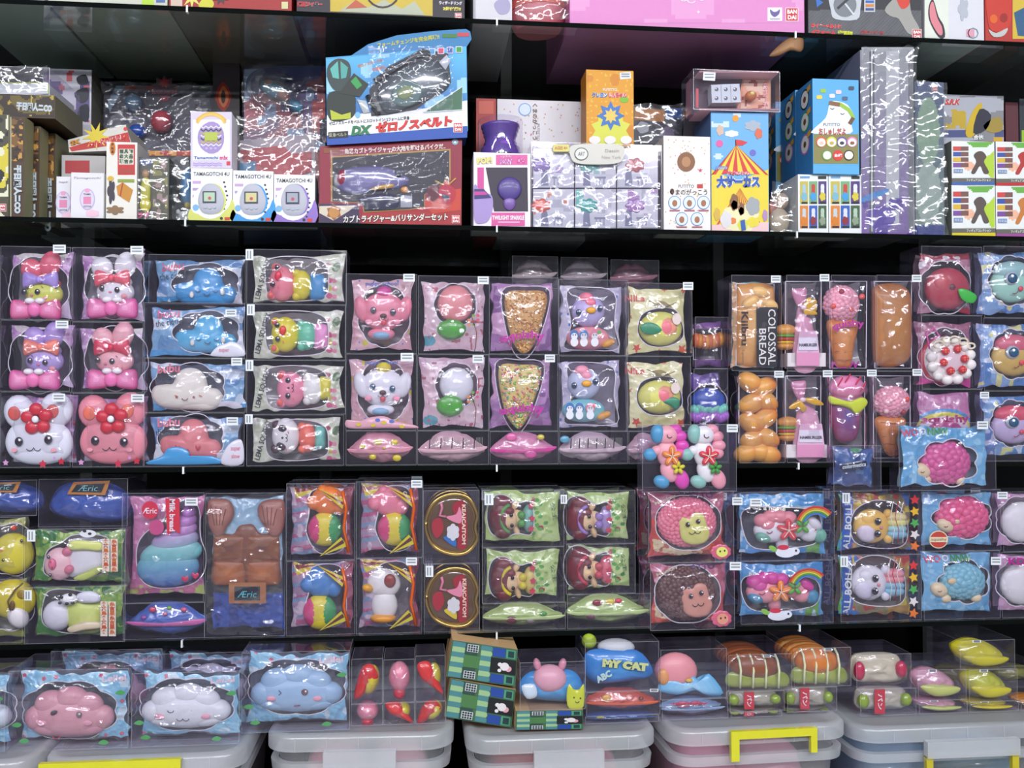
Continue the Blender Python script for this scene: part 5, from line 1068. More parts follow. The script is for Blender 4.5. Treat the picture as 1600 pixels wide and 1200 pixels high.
# unicorns in blue bags
def unicorn_bag(r, base, label, body, mane, fl, tail, muz, o, stk):
    L = [('f', '#3f94d2'), ('n', 20, .5, '#5aa8de'), ('r', r[0] + 20, r[1] + 24, r[2] - 20, r[1] + 38, '#8fb0c0'), ('r', r[2] - 36, r[3] - 34, r[2] - 14, r[3] - 4, '#6aa84c'), ('n', 10, .8, '#bcd4e8')]
    it = boxed(label, r, base, L, smooth([(r[0] + 14, r[1] + 30), (r[0] + 60, r[1] + 26), (r[2] - 20, r[1] + 34), (r[2] - 16, r[3] - 30), (r[2] - 50, r[3] - 18), (r[0] + 30, r[3] - 16), (r[0] + 10, r[1] + 60)], 5), stk=stk, win_bg='#3c4a5e', H=13,
               texts=[dict(t='Not a horse', u=r[0] + 48, v=r[1] + 27, wd=56, c='#f0f0e0', h=8, rot=3, bold=.03)])
    u, v = o
    t = it.mb('squishy_unicorn', w=12); t.ell(u - 18, v + 4, 20, 30, 19, 12, body, seg=22); t.ell(u + 24, v, 21, 26, 15, 11, body); t.ell(u + 40, v + 8, 21, 16, 14, 10, body); t.ell(u - 2, v + 24, 22, 10, 16, 9, body); b = t.done()
    m = it.mb('mane', b, w=9)
    for (x, y) in ((-36, -12), (-22, -18), (-8, -18), (6, -16), (-28, -6)): m.ell(u + x, v + y, 16, 13, 11, 10, mane)
    m.done()
    m = it.mb('muzzle', b, w=9); m.ell(u - 34, v + 14, 16, 13, 9, 9, muz, rot=20); m.done()
    m = it.mb('tail', b, w=9); m.ell(u + 46, v - 8, 18, 15, 9, 9, tail, rot=40); m.ell(u + 56, v + 12, 18, 11, 12, 8, muz); m.done()
    for k, (x, y, c_, r_) in enumerate(((2, 2, fl, 17), (24, -4, '#5aa83c', 12))):
        m = it.mb('flower', b, w=4)
        for j in range(5 if k == 0 else 4):
            a = math.radians(-90 + 72 * j) if k == 0 else math.radians(45 + 90 * j)
            m.ell(u + x + r_ * .6 * math.cos(a), v + y + r_ * .6 * math.sin(a), 6 - k * .5, r_ * .5, r_ * .3, 3, c_, rot=math.degrees(a))
            if k == 0: m.line([(u + x, v + y), (u + x + r_ * .8 * math.cos(a), v + y + r_ * .8 * math.sin(a))], 2.4, 1.2, '#f6d8c8')
        m.done()
    m = it.mb('closed_eye', b, w=4); m.arc(u - 27, v + 2, 7, 5, 20, 150, 1.4, '#8a2c3c'); m.ell(u + 46, v + 2, 8, 1.5, 1.5, 1, '#c03050', seg=8); m.done()
    m = it.mb('rainbow_print', w=1, mat='pouch')
    for k, c_ in enumerate(('#d8382c', '#e89a2c', '#e8dc4c', '#4fa84c', '#4c7cc8')):
        a = np.radians(np.linspace(200, 318, 12)); rr = 31 - k * 2.6; m.line(np.stack([u + 44 + rr * np.cos(a), v - 4 + rr * np.sin(a)], 1), 1, 3.2, c_)
    a, q = u - 4, r[3] - 12; m.disc(a, q, 1, 16, 8, '#e9eef4'); m.disc(a + 14, q - 2, .8, 8, 6, '#e9eef4'); m.disc(a - 4, q - 8, .6, 9, 4, '#d03048'); m.disc(a + 16, q - 3, .2, 1.6, 1.8, '#222'); m.disc(a - 20, q - 6, .8, 7, 4, '#8cc04c', rot=30); m.done()
    return it
jj2 = unicorn_bag((1157, 876, 1302, 976), Z3, 'boxed pink unicorn squishy with magenta mane and orange flower, blue rainbow bag', '#f09aa8', '#dc3ca0', '#ee8a2c', '#dc3ca0', '#3f8fb4', (1220, 925), None)
jj1 = unicorn_bag((1157, 768, 1304, 875), jj2, 'boxed white unicorn squishy with pink mane and red flower, blue rainbow bag', '#ebe9f0', '#ee8f9c', '#dc3040', '#e8e6ee', '#6fb09c', (1232, 827), (1181, 785, 18, 12))
# hamsters
def hamster(r, base, label, hc, lo, c, body, stk):
    L = [('f', '#8a8058'), ('n', 14, .5, '#b88c3c'), ('n', 10, .66, '#b83c30'), ('n', 9, .75, '#d8c83c'), ('n', 12, .78, '#3c78c0'), ('r', r[0], r[1], r[0] + 12, r[3], '#3d94b4'), ('nr', 9, .55, '#5ab04c', (r[0], r[1], r[0] + 12, r[3])), ('r', r[0] + 12, r[1], r[0] + 28, r[3], '#1c5ab8')]
    it = boxed(label, r, base, L, smooth([(c[0] - 30, c[1] - 20), (c[0], c[1] - 40), (c[0] + 40, c[1] - 34), (c[0] + 58, c[1]), (c[0] + 50, c[1] + 32), (c[0], c[1] + 34), (c[0] - 30, c[1] + 20)], 5), stk=stk, tall=True, win_bg='#6d6258', H=13,
               texts=[dict(t='ALL BOLLAI', u=r[0] + 20, v=(r[1] + r[3]) / 2 + 4, wd=84, c='#dfe8ee', h=10, rot=-88, bold=.03)])
    u, v = c
    t = it.mb('squishy_hamster', w=12); t.ell(u, v, 20, 28, 27, 14, hc, seg=26); t.ell(u - 8, v + 8, 15, 17, 17, 10, lo); t.ell(u - 6, v - 10, 15, 14, 12, 9, hc); b = t.done()
    for s_ in (-1, 1):
        m = it.mb('ear', b, w=12); m.ell(u + 26, v + s_ * 20, 18, 7, 7, 6, hc); m.done()
    m = it.mb('body', b, w=12)
    for k, c_ in enumerate(body): m.ell(u + 40, v - 14 + k * 9, 20, 17, 8, 11, c_)
    m.done()
    eyes(it, b, [(u + 4, v - 9), (u + 3, v + 10)], 5, 5.2)
    m = it.mb('nose', b, w=5); m.ell(u + 10, v + 1, 6, 3, 2.5, 1.5, '#e08a90'); m.done()
    m = it.mb('printed_script', w=1, mat='pouch')
    for k in range(3): m.tube([(u + 26 + k * 8, v - 40), (u + 22 + k * 7, v - 16), (u + 28 + k * 7, v + 4), (u + 25 + k * 8, v + 24)], 1, .6, ('#e8e4dc', '#b82030')[k % 2], seg=5)
    for k in range(5): m.prism(star(r[2] - 12, r[1] + 16 + k * 18, 8, 4, 5, k), 1, 2, ('#d8302c', '#e8b820', '#4cac50', '#e8e0dc', '#e87a28')[k])
    m.done(); return it
jk2 = hamster((1313, 867, 1440, 966), Z3, 'boxed white hamster squishy with pink and blue body in a loud patterned bag', '#e6e4ee', '#d8d4e8', (1366, 912), ['#ee9aa4', '#ee9aa4', '#8cc4dc', '#8cc4dc'], (1319, 877, 16, 12))
jk1 = hamster((1313, 765, 1442, 866), jk2, 'boxed yellow hamster squishy with pastel striped body in a loud patterned bag', '#f0c25c', '#e4d8ea', (1370, 824), ['#f0e0a0', '#e8e490', '#a4d8e0', '#8cc8e4'], (1322, 778, 16, 12))
# sheep
SK = [('f', '#5fa8d6'), ('n', 24, .55, '#74b6de'), ('n', 10, .78, '#96cbe8'), ('d', 30, 3, '#9cd0ea', .4)]
def sheep(r, base, label, c, col, face, legs, stk, Y=.012, depth=.078, ph=10, logo=None, rot=0, ru=35, title=True, L=None, ear=None):
    T = [dict(t='WO', u=r[0] + 22, v=r[1] + 15, wd=26, c='#d8466c', h=11, bold=.03, rot=-6), dict(t='O', u=r[0] + 42, v=r[1] + 13, wd=11, c='#f0e8ea', h=10, bold=.03), dict(t='NNW', u=r[0] + 66, v=r[1] + 13, wd=32, c='#3f9a3c', h=11, bold=.03)] if title else []
    it = boxed(label, r, base, L or SK, smooth(bumpy(c[0], c[1], ru + 13, 34, 7, .13), 1), stk=stk, win_bg='#64808e', H=ph, w=ph, Y=Y, depth=depth, texts=T)
    t = it.mb('squishy_sheep', w=12); woolly(t, c[0], c[1], 21, ru, ru * .76, 12, col, n=60, r=7); b = t.done()
    m = it.mb('face', b, w=8); m.ell(face[0], face[1], 14, 14, 11, 9, '#ecd6ae', rot=25); m.arc(face[0] - 3, face[1] - 1, 4.6, 3, 20, 150, 1.1, '#7a4a34'); m.done()
    if ear: m = it.mb('ear', b, w=6); m.ell(*ear, 8, 7, 5, 4, '#e8cfa4', rot=-15); m.done()
    for l_ in legs: m = it.mb('leg', b, w=10); m.ell(l_[0], l_[1], 17, 9, 7, 7, '#ecd6ae', rot=l_[2]); m.done()
    if logo:
        m = it.mb('round_logo', w=2, mat='pouch'); m.disc(*logo, 3, 15, 14, '#e8dcb4'); m.disc(*logo, 2.5, 13.4, 12.4, '#c8402c'); m.prism(rect(logo[0] - 14, logo[1] - 4, logo[0] + 14, logo[1] + 4), 2, 2.5, '#e8dcb4'); m.text('squishy', logo[0], logo[1], 1.6, 24, '#9a5a2c', h=6); m.done()
    return it
jl2 = sheep((1443, 861, 1563, 964), Z3, 'boxed blue woolly sheep squishy standing in a light blue bag', (1514, 910), '#7fc0d4', (1474, 922), [(1486, 936, 10), (1534, 935, -10)], (1556, 876, 16, 12), ru=29, ear=(1492, 908))
jl1 = sheep((1443, 765, 1564, 860), jl2, 'boxed pink woolly sheep squishy curled up, round red logo on its bag', (1513, 810), '#ec5c90', (1484, 822), [], (1566, 774, 16, 11), logo=(1468, 843), ru=36, title=False, ear=(1499, 815))
WH = [('f', '#c48cb4'), ('n', 16, .5, '#d4a4c6')]
for k, (r, lb) in enumerate((((1565, 862, 1660, 962), 'boxed white bun squishy with magenta letters at the right edge, lower of two'), ((1567, 768, 1660, 861), 'boxed white bun squishy in a pink bag at the right edge, upper of two'))):
    base = Z3 if k == 0 else jm
    jm = boxed(lb, r, base, WH, bumpy((r[0] + r[2]) / 2 - 6, (r[1] + r[3]) / 2, 38, 38, 8, .05), win_bg='#8e7088')
    t = jm.mb('squishy_bun', w=12); t.ell((r[0] + r[2]) / 2 - 6, (r[1] + r[3]) / 2 + 3, 20, 32, 32, 14, '#e9e6ea', seg=24); t.done()
    if k == 0: m = jm.mb('bag_lettering', w=1, mat='pouch'); m.text('KD', 1590, 877, 1, 28, '#b8208c', h=11, bold=.04); m.done()
# packs leaning on top of the row, in front of the shelf edge
def front_pack(it, w): pass
iu = Item('boxed_squishy_toy', 'clear box with a pair of unicorn squishies on top of the pink monkey pack', 'squishy toy', (1003, 663, 1151, 766), Y=-.042, base=ji1, depth=.036)
iu.case(); iu.sticker(1144, 669, 17, 12)
def standing_unicorn(it, o, body, mane, hoof, fl, k):
    u, v = o
    t = it.mb('squishy_unicorn', w=10); t.ell(u, v - 28, 16, 17, 15, 10, body); t.ell(u + 2, v + 2, 18, 17, 24, 10, body, rot=-15); t.ell(u + 4, v + 28, 18, 13, 18, 9, body, rot=-25)
    t.ell(u - 15, v - 4, 18, 9, 8, 8, body); b = t.done()
    m = it.mb('horn', b, w=8); m.ell(u - 15, v - 30, 14, 11, 15, 9, hoof); m.done()
    m = it.mb('hoof', b, w=8); m.ell(u - 26, v + 2, 17, 11, 10, 8, hoof); m.done()
    m = it.mb('hoof', b, w=8); m.ell(u - 8, v + 44, 17, 13, 10, 8, hoof, rot=20); m.done()
    m = it.mb('mane', b, w=8)
    for (x, y) in ((14, -36), (22, -26), (25, -12), (22, 0)): m.ell(u + x, v + y, 19, 11, 9, 8, mane)
    m.done()
    m = it.mb('tail', b, w=8); m.ell(u + 24, v + 40, 19, 12, 16, 8, mane, rot=-20); m.done()
    for q, (x, y, c_, r_) in enumerate(((6, 4, fl, 15), (16, 22, ('#d8d020', '#3c9c34')[k], 10))):
        m = it.mb('flower', b, w=5)
        for j in range(5):
            a = math.radians(-90 + 72 * j); m.ell(u + x + r_ * .6 * math.cos(a), v + y + r_ * .6 * math.sin(a), 7, r_ * .5, r_ * .32, 3, c_, rot=math.degrees(a), seg=12)
            if q == 0: m.line([(u + x, v + y), (u + x + r_ * .8 * math.cos(a), v + y + r_ * .8 * math.sin(a))], 3.4, 1.3, '#f4dcc0')
        m.done()
    m = it.mb('closed_eye', b, w=5); m.arc(u + 2, v - 28, 5.6, 4, 30, 200, 1.4, '#5a2c34'); m.done()
standing_unicorn(iu, (1046, 708), '#f4aab4', '#e048b4', '#4ca0cc', '#f08a24', 0)
standing_unicorn(iu, (1104, 708), '#eeecee', '#f0a0b0', '#8cc4b8', '#e03040', 1)
sheep((1404, 660, 1556, 757), jk1, 'boxed pink woolly sheep squishy in a puffy blue bag, balanced on top of the row', (1486, 718), '#dc5a9c', (1447, 730), [(1455, 742, 20), (1510, 744, 0)], (1535, 664, 17, 11), Y=-.022, depth=.034, ph=5, ru=34)
ipk = boxed('small clear box with a dark blue wrapped squishy on top of the hamster pack', (1302, 696, 1377, 762), jk1, [('f', '#1f3f7c'), ('n', 14, .5, '#2c5a9c'), ('n', 8, .76, '#5a7ca8'), ('e', 1345, 700, 10, 7, '#3c9460')], None, Y=-.020, depth=.030, H=8, win_bg='#1f3f7c')
m = ipk.mb('printed_script', w=1, mat='pouch')
m.puff(smooth([(1314, 728), (1320, 723), (1350, 718), (1356, 721), (1353, 727), (1320, 731)], 4), 3, 1, '#1c2438', rings=2); m.text('colormetica', 1335, 725, 1, 37, '#d0dce8', h=6, shear=.3, rot=-7, bold=.02); m.done()
# ================================================================== carton row (second shelf) and the cut-off top row
Z1_ = ZS[1]
def mark(m, u, v, k=1.0, w=-.8, inv=False):
    """small red square maker's mark, two lines of white capitals"""
    m.flat(rect(u - 7.5 * k, v - 8 * k, u + 7.5 * k, v + 8 * k), w, '#f4ecec'); m.flat(rect(u - 6.7 * k, v - 7.2 * k, u + 6.7 * k, v + 7.2 * k), w - .3, '#d01f2c')
    m.text('BAN', u, v - 3.2 * k, w - .7, 11 * k, '#fff', h=5 * k, bold=.04); m.text('DAI', u, v + 3.4 * k, w - .7, 10 * k, '#fff', h=5 * k, bold=.04)
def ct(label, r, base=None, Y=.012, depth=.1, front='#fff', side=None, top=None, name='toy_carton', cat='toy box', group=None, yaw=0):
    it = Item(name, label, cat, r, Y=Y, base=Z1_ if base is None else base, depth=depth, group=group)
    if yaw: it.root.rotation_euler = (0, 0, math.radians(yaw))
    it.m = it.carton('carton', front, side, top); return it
def tilted(label, q, Y, depth, front, side, base=None, cat='toy box', name='toy_carton'):
    q = np.array(q, float); it = Item(name, label, cat, (q[:, 0].min(), q[:, 1].min(), q[:, 0].max(), q[:, 1].max()), Y=Y, base=base, depth=depth)
    m = it.mb('carton', mat='card'); m.prism(q, 0, depth / S, front, side=side); it.m = m; it.q = q
    it.at = lambda a, b: tuple((q[0] * (1 - a) + q[1] * a) * (1 - b) + (q[3] * (1 - a) + q[2] * a) * b)
    return it
# --- electronic pet cartons
def pet(label, r, base, shell, ink, title, stk=None):
    it = ct(label, r, base, depth=.05, front='#f2f1f4', side='#e4e2e8'); m = it.m; cu, cv = (r[0] + r[2]) / 2 - 2, r[3] - 36
    if title == 4:
        m.text('TAMAGOTCHI 4U', (r[0] + r[2]) / 2, r[1] + 9, -.5, 56, '#35363c', h=6, bold=.01)
        m.flat(smooth([(r[0], r[3]), (r[0], r[3] - 20), (r[0] + 10, r[3] - 12), (r[2] - 12, r[3] - 16), (r[2], r[3] - 36), (r[2], r[3])], 3), -.3, shell)
        m.disc(cu, cv + 4, -.5, 27, 28, '#f4f3f6')
        for k in range(3): m.flat(rect(r[0] + 3, r[1] + 20 + k * 11, r[0] + 16, r[1] + 24 + k * 11), -.4, ('#c8a4d4', '#b49cc8', '#c49ccc')[k])
        for k in range(7): m.disc(r[2] - 8 - 2 * abs(k - 3) * .8, r[1] + 22 + k * 7, -.6, 1.6, 1.6, '#2a2a38')
        m.disc(r[0] + 8, r[3] - 22, -.6, 5, 5, '#7cb4e0'); m.flat(rect(r[2] - 12, r[3] - 7, r[2] - 4, r[3] - 2), -.6, '#d4402c'); m.disc(r[2] - 17, r[3] - 5, -.6, 2.4, 2.4, '#222')
        pu = smooth([(cu, cv - 24), (cu + 14, cv - 18), (cu + 22, cv + 2), (cu + 16, cv + 20), (cu, cv + 25), (cu - 14, cv + 20), (cu - 19, cv + 2), (cu - 12, cv - 18)], 5)
        m.flat(pu + (3, 0), -.7, shell); m.puff(pu, -.8, 2, '#bcbdcb', back=False, rings=4); m.flat(rect(cu - 11, cv - 11, cu + 10, cv + 7), -4, '#3a4258'); m.flat(rect(cu - 9, cv - 9, cu + 8, cv + 5), -4.4, ink)
        m.disc(cu, cv, -4.8, 2.5, 2.5, '#d05060')
        for k in (-1, 0, 1): m.disc(cu + k * 7, cv + 14 + (1 if k == 0 else 0), -3.6, 2.4, 2, '#b8bccc')
    else:
        m.flat(rect(*r), -.3, '#d9cdf0'); m.arc(cu + 2, r[1] + 30, -.5, 28, 215, 325, 4, '#e8b84c'); m.arc(cu + 2, r[1] + 33, -.5, 28, 215, 325, 3, '#e87c8c')
        m.flat(rect(r[0] + 3, r[1] + 12, r[2] - 3, r[3] - 12), -.4, '#efecf6')
        m.arc(cu + 2, r[1] + 28, -.7, 24, 205, 335, 4, '#ecc45c'); pu = bumpy(cu + 2, r[1] + 40, 21, 25, 3, .03); m.flat(pu, -.9, '#a890cc')
        for k in range(7): y = r[1] + 24 + k * 4.6; m.line([(cu - 14 + j * 4, y + (1.5 if j % 2 else -1.5)) for j in range(9)], -1.3, 2, ('#e8e4ec', '#3c3c44', '#c8b83c')[k % 3])
        m.flat(rect(cu - 8, r[1] + 32, cu + 12, r[1] + 45), -1.7, '#b8c44c')
        for k in (-1, 0, 1): m.disc(cu + 2 + k * 7, r[1] + 57, -1.5, 2.2, 2, '#c4b4e0')
        m.text('Tamagotchi', cu - 6, r[3] - 15, -.7, 38, '#3c6cb0', h=6, bold=.03); m.text('m!x', cu + 22, r[3] - 16, -.7, 13, '#d43c7c', h=7, bold=.05); m.flat(rect(r[2] - 8, r[3] - 10, r[2] - 2, r[3] - 4), -.7, '#d43c3c')
        for k in range(2): m.line([(r[0] + 4 + j * 5, r[3] - 7 + (1 if j % 2 else -1) + k * 3) for j in range(10)], -.8, 1.2, '#b49cd8')
    m.done(); return it
t1 = pet('white electronic pet carton with a yellow-green shell print, leftmost of three', (298, 263, 363, 347), Z1_, '#d6da6c', '#b8d0b4', 4)
t2 = pet('white electronic pet carton with a sky blue shell print, middle of three', (364, 267, 427, 347), Z1_, '#3c9ce0', '#d4cc94', 4)
t3 = pet('white electronic pet carton with a violet shell print, rightmost of three', (428, 273, 492, 347), Z1_, '#9474c8', '#a4a8b8', 4)
pet('lavender electronic pet carton with a striped egg, standing on the leftmost white one', (298, 175, 362, 262), t1, '#c4a8e0', '#b8c44c', 1)
bg = Item('plastic_bag', 'crumpled clear plastic bag of red printed toys behind the electronic pet cartons', 'plastic bag', (366, 178, 497, 352), Y=.075, base=Z1_, depth=.02)
m = bg.mb('printed_toy_card', w=10, mat='card'); m.prism([(372, 215), (490, 205), (494, 350), (372, 350)], 12, 16, '#b8a8b4'); m.flat([(372, 230), (440, 222), (470, 250), (400, 300)], 11, '#c04450'); m.flat([(376, 285), (420, 270), (440, 300), (400, 340)], 10.6, '#d8ccd4'); m.flat([(372, 250), (398, 246), (396, 290), (374, 300)], 10.4, '#5c94c4'); m.flat([(420, 240), (486, 232), (486, 262), (436, 276)], 10.5, '#c84c58'); m.done()
bg.bagover((366, 180, 497, 350), 6, seed=77, amp=7)
# --- big belt and motorbike sets
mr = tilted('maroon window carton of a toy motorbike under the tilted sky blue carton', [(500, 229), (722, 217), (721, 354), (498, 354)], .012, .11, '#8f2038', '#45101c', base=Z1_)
m = mr.m; wp = [(517, 245), (704, 233), (704, 282), (664, 306), (664, 326), (640, 330), (568, 334), (566, 319), (517, 317)]
m.flat([(500.5, 229.5), (721.5, 217.5), (720.5, 353), (499, 353)], -.3, '#8f2038'); m.flat([(499, 320), (560, 321), (562, 353), (499, 353)], -.5, '#3c2c50'); m.flat([(499, 324), (556, 323), (545, 332), (521, 347), (499, 335)], -.8, '#d8cdb8'); m.flat(star(522, 334, 13, 9, 6), -1.1, '#a4643c'); m.disc(522, 334, -1.4, 8, 9, '#c88c4c')
m.flat([(566, 322), (664, 318), (720, 300), (720, 353), (566, 353)], -.45, '#a8262c'); m.flat([(660, 318), (690, 300), (720, 296), (720, 330), (676, 336)], -.7, '#c8402c')
m.flat(wp, -1, '#b08a3c'); cw = np.mean(wp, 0); m.flat([(cw[0] + (a - cw[0]) * .975, cw[1] + (b - cw[1]) * .96) for a, b in wp], -1.4, '#23232c')
m.text('角忍カブトライジャーの大地を駆けるバイクだ..', 617, 233, -1, 158, '#e8dfd8', h=9, rot=-3.2, bold=.03)
m.text('カブトライジャー&バリサンダーセット', 618, 343, -1.6, 164, '#efe9e2', h=12, rot=-1.5, outline='#1c1418', ow=.05, bold=.03, shear=.1)
m.disc(711, 222, -1, 5, 5, '#8ca4b8'); m.text('▲', 711, 222, -1.4, 5, '#e8eef4'); m.flat(rect(506, 232, 530, 240), -.9, '#8a4a2c')
m.flat(smooth([(690, 292), (697, 284), (704, 291), (712, 300), (708, 316), (698, 321), (689, 316), (685, 302)], 4), -1.8, '#b8243c'); m.flat([(692, 304), (703, 309), (699, 316), (690, 310)], -2.2, '#2c4a5c'); m.line([(680, 284), (692, 290), (697, 280), (701, 290), (712, 280)], -2.2, 2, '#c8a03c'); m.flat(smooth([(668, 296), (684, 290), (686, 310), (672, 316)], 3), -1.6, '#5c1420')
mark(m, 712, 345, .8, -1.8); m.done()
t = mr.mb('toy_motorbike', w=0, mat='gloss'); b_ = smooth([(530, 270), (560, 262), (600, 262), (625, 272), (640, 284), (622, 296), (590, 298), (560, 306), (530, 296)], 4); t.puff(b_, -1.6, 5, '#5c5a84', back=False, col2='#8f8cb4')
t.ell(622, 276, -2, 9, 10, 3, '#4c5464'); t.ell(622, 276, -4, 5, 5, 2, '#1c2028'); t.puff(smooth([(578, 299), (590, 293), (614, 290), (612, 296), (590, 299)], 3), -6, 2, '#b8903c', back=False); t.ell(536, 280, -2, 9, 14, 3, '#8c2038'); t.ell(632, 298, -2, 6, 5, 2, '#c8842c')
t.puff(rect(626, 308, 644, 326), -1.6, 3, '#b0b4bc', back=False, rings=2); t.puff(smooth([(560, 312), (600, 304), (622, 310), (618, 328), (578, 330)], 3), -1.6, 3, '#34384c', back=False); t.done()
f = mr.bagover((517, 236, 704, 331), -7, seed=12, name='clear_window', mat='acetate', amp=6, wave=1)
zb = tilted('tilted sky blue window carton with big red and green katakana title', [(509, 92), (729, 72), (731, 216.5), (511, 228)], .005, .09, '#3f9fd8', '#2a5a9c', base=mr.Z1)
zb.zk = None; zb.Z1 = zb.Z1
m = zb.m; m.V[-1][:, 2] += 0
m.prism([(545, 88), (575, 68), (620, 54), (680, 47), (728, 44), (735, 48), (737, 60), (729, 72)], 3, 5, '#2f7fb8'); m.text('フォームチェンジを完全再現!!', 638, 63, 2.4, 98, '#c8c43c', h=8, rot=-8, bold=.03)
m.flat(rect(691, 52, 714, 58), 2.4, '#3c7a3c'); m.flat(rect(715, 50, 733, 56), 2.4, '#c8404c')
m.img([(509.5, 92.5), (728.5, 72.5), (730, 215), (511.5, 227)], -.3, [('f', '#3c98d4'), ('g', 90, 190, '#58b4e4', '#1c5cae'), ('n', 26, .68, '#9cd0ec')], step=3)
m.flat([(511, 180), (560, 178), (650, 172), (730, 157), (730.5, 198), (511, 214)], -.6, '#eef0f2'); m.flat([(511, 212), (560, 211), (730, 197), (730, 215), (511, 227)], -.8, '#1f4fae')
m.text('DX', 565, 204, -1.4, 34, '#1f7a4c', h=15, rot=-4, shear=.25, bold=.05, outline='#0d3a22', ow=.02); m.text('ゼロノスベルト', 647, 194, -1.4, 120, '#d8281f', h=17, rot=-5.5, bold=.06, shear=.15, outline='#7c1010', ow=.02)
m.flat([(513, 207), (544, 205), (544, 215), (513, 217)], -1.2, '#1c1f18'); m.text('変身ベルト', 528, 211, -1.6, 28, '#d8d4b8', h=6, rot=-3); m.text('ゼロノスカードをベルトにスロットイン! 2フォームに変身', 577, 189, -1.2, 126, '#3a2c24', h=6, rot=-4, bold=.02)
m.text('ゼロノスカードを', 578, 99, -1, 40, '#e07a1c', h=5, rot=-14, bold=.03); m.text('で再現!', 592, 108, -1, 22, '#e07a1c', h=6, rot=-10, bold=.03)
m.flat([(577, 140), (605, 105), (660, 76), (700, 84), (705, 130), (650, 172), (605, 180), (580, 182)], -1, '#22272c')
for k, c_ in enumerate(('#3c9cd0', '#d8405c', '#3c5cb0', '#3c9a3c')): u_ = 675 + k * 14; v_ = 81 - k * 1; m.flat(rect(u_ - 5, v_ - 5, u_ + 5, v_ + 5), -1.6, '#eef'); m.flat(rect(u_ - 4, v_ - 4, u_ + 4, v_ + 4), -1.9, c_)
# plain armour-like shards in place of the printed hero
m.flat(smooth([(513, 103), (528, 92), (545, 98), (548, 118), (540, 138), (524, 142), (512, 124)], 4), -1.4, '#2c3c3c'); m.flat([(516, 108), (528, 96), (530, 124), (520, 122)], -1.8, '#5cb4ac'); m.flat([(532, 96), (544, 106), (541, 122), (533, 124)], -1.8, '#4ca49c')
m.flat(smooth([(512, 150), (530, 142), (552, 146), (556, 164), (550, 184), (516, 188)], 4), -1.3, '#14201a'); m.flat([(530, 146), (553, 115), (576, 132), (562, 152)], -1.7, '#1c2420'); m.flat([(548, 128), (556, 120), (566, 134), (558, 140)], -2, '#2c9a4c'); m.flat([(516, 172), (534, 180), (548, 176), (548, 186), (518, 188)], -1.8, '#b8c02c')
m.flat([(662, 176), (722, 136), (722, 172)], -1.5, '#3c6a4c'); m.line([(662, 176), (722, 136), (722, 172), (662, 176)], -1.8, 1.2, '#e8f0f0'); mark(m, 715.5, 199.5, .95, -1.6)
m.disc(559, 180, -1.3, 4, 5, '#7cb8e0'); m.done()
t = zb.mb('toy_belt', w=0, mat='gloss')
t.tube([(585, 128), (615, 108), (650, 88), (672, 84)], -2, 5, '#3c4246', seg=6); t.puff(smooth([(590, 140), (620, 112), (668, 94), (694, 108), (702, 134), (680, 152), (640, 168), (612, 178), (596, 170)], 4), -1.8, 6, '#3c4448', back=False, col2='#6c787c'); t.ell(636, 148, -6, 26, 20, 4, '#6c8480', rot=-25); t.ell(634, 148, -9, 14, 10, 3, '#8c9a70', rot=-25)
t.puff([(686, 98), (698, 86), (704, 96), (696, 110)], -2, 3, '#c8ccd4', rings=2, back=False); t.puff([(558, 156), (572, 158), (578, 176), (568, 178)], -2, 3, '#c0c6cc', rings=2, back=False); t.tube([(574, 150), (582, 166), (592, 180)], -2, 4, '#1c2024', seg=6); t.done()
zb.bagover((576, 76, 708, 183), -10, seed=41, name='clear_window', mat='acetate', amp=6, wave=1)
# --- middle of the row
pn = ct('white and pink window carton lettered 06 holding a small purple figure, beside the silver set', (740, 239, 829, 356), depth=.09, front='#efe9f0', side='#d8c8dc')
m = pn.m; m.flat(rect(746, 262, 756, 330), -.4, '#d84c9c'); m.flat(rect(775, 242, 824, 258), -.4, '#e060a4'); m.text('POP!', 757, 251, -.8, 24, '#e8dc8c', h=11, bold=.08, outline='#5c4a2c', ow=.04, rot=-4)
m.text('my little', 791, 245, -.8, 18, '#d04c9c', h=4, outline='#fff', ow=.05); m.text('PONY', 791, 253, -.8, 22, '#c86cb4', h=9, bold=.06, outline='#fff', ow=.05); m.text('06', 814, 251, -.8, 13, '#d84c9c', h=9, bold=.04, outline='#f4e4f0', ow=.06)
m.flat(smooth([(759, 262), (824, 262), (825, 331), (772, 331), (766, 300)], 1), -.6, '#34283c'); m.flat(rect(768, 333, 820, 354), -.6, '#dc58a0'); m.text('TWILIGHT SPARKLE', 794, 341, -1, 50, '#f4eef4', h=7, bold=.04)
m.flat(rect(778, 347, 812, 349), -1, '#f0b8d8')
m.flat(smooth([(741, 290), (752, 300), (768, 306), (770, 326), (764, 344), (754, 350), (741, 344)], 4), -.9, '#a890cc'); m.flat([(741, 296), (756, 296), (768, 310), (741, 312)], -1.2, '#3c3474'); m.flat([(741, 300), (758, 300), (762, 305), (741, 306)], -1.4, '#c8409c'); m.done()
t = pn.mb('purple_figure', w=0); t.ell(796, 318, -1, 10, 12, 4, '#7c5ca8'); t.ell(796, 296, -2, 19, 19, 4, '#54428c'); t.done()
cp = Item('stacked_purple_cups', 'purple ribbed cups in a clear cylinder standing on the pink and white carton', 'toy', (748, 176, 823, 238), Y=.02, base=pn, depth=.075)
t = cp.mb('purple_cup', w=0, mat='gloss')
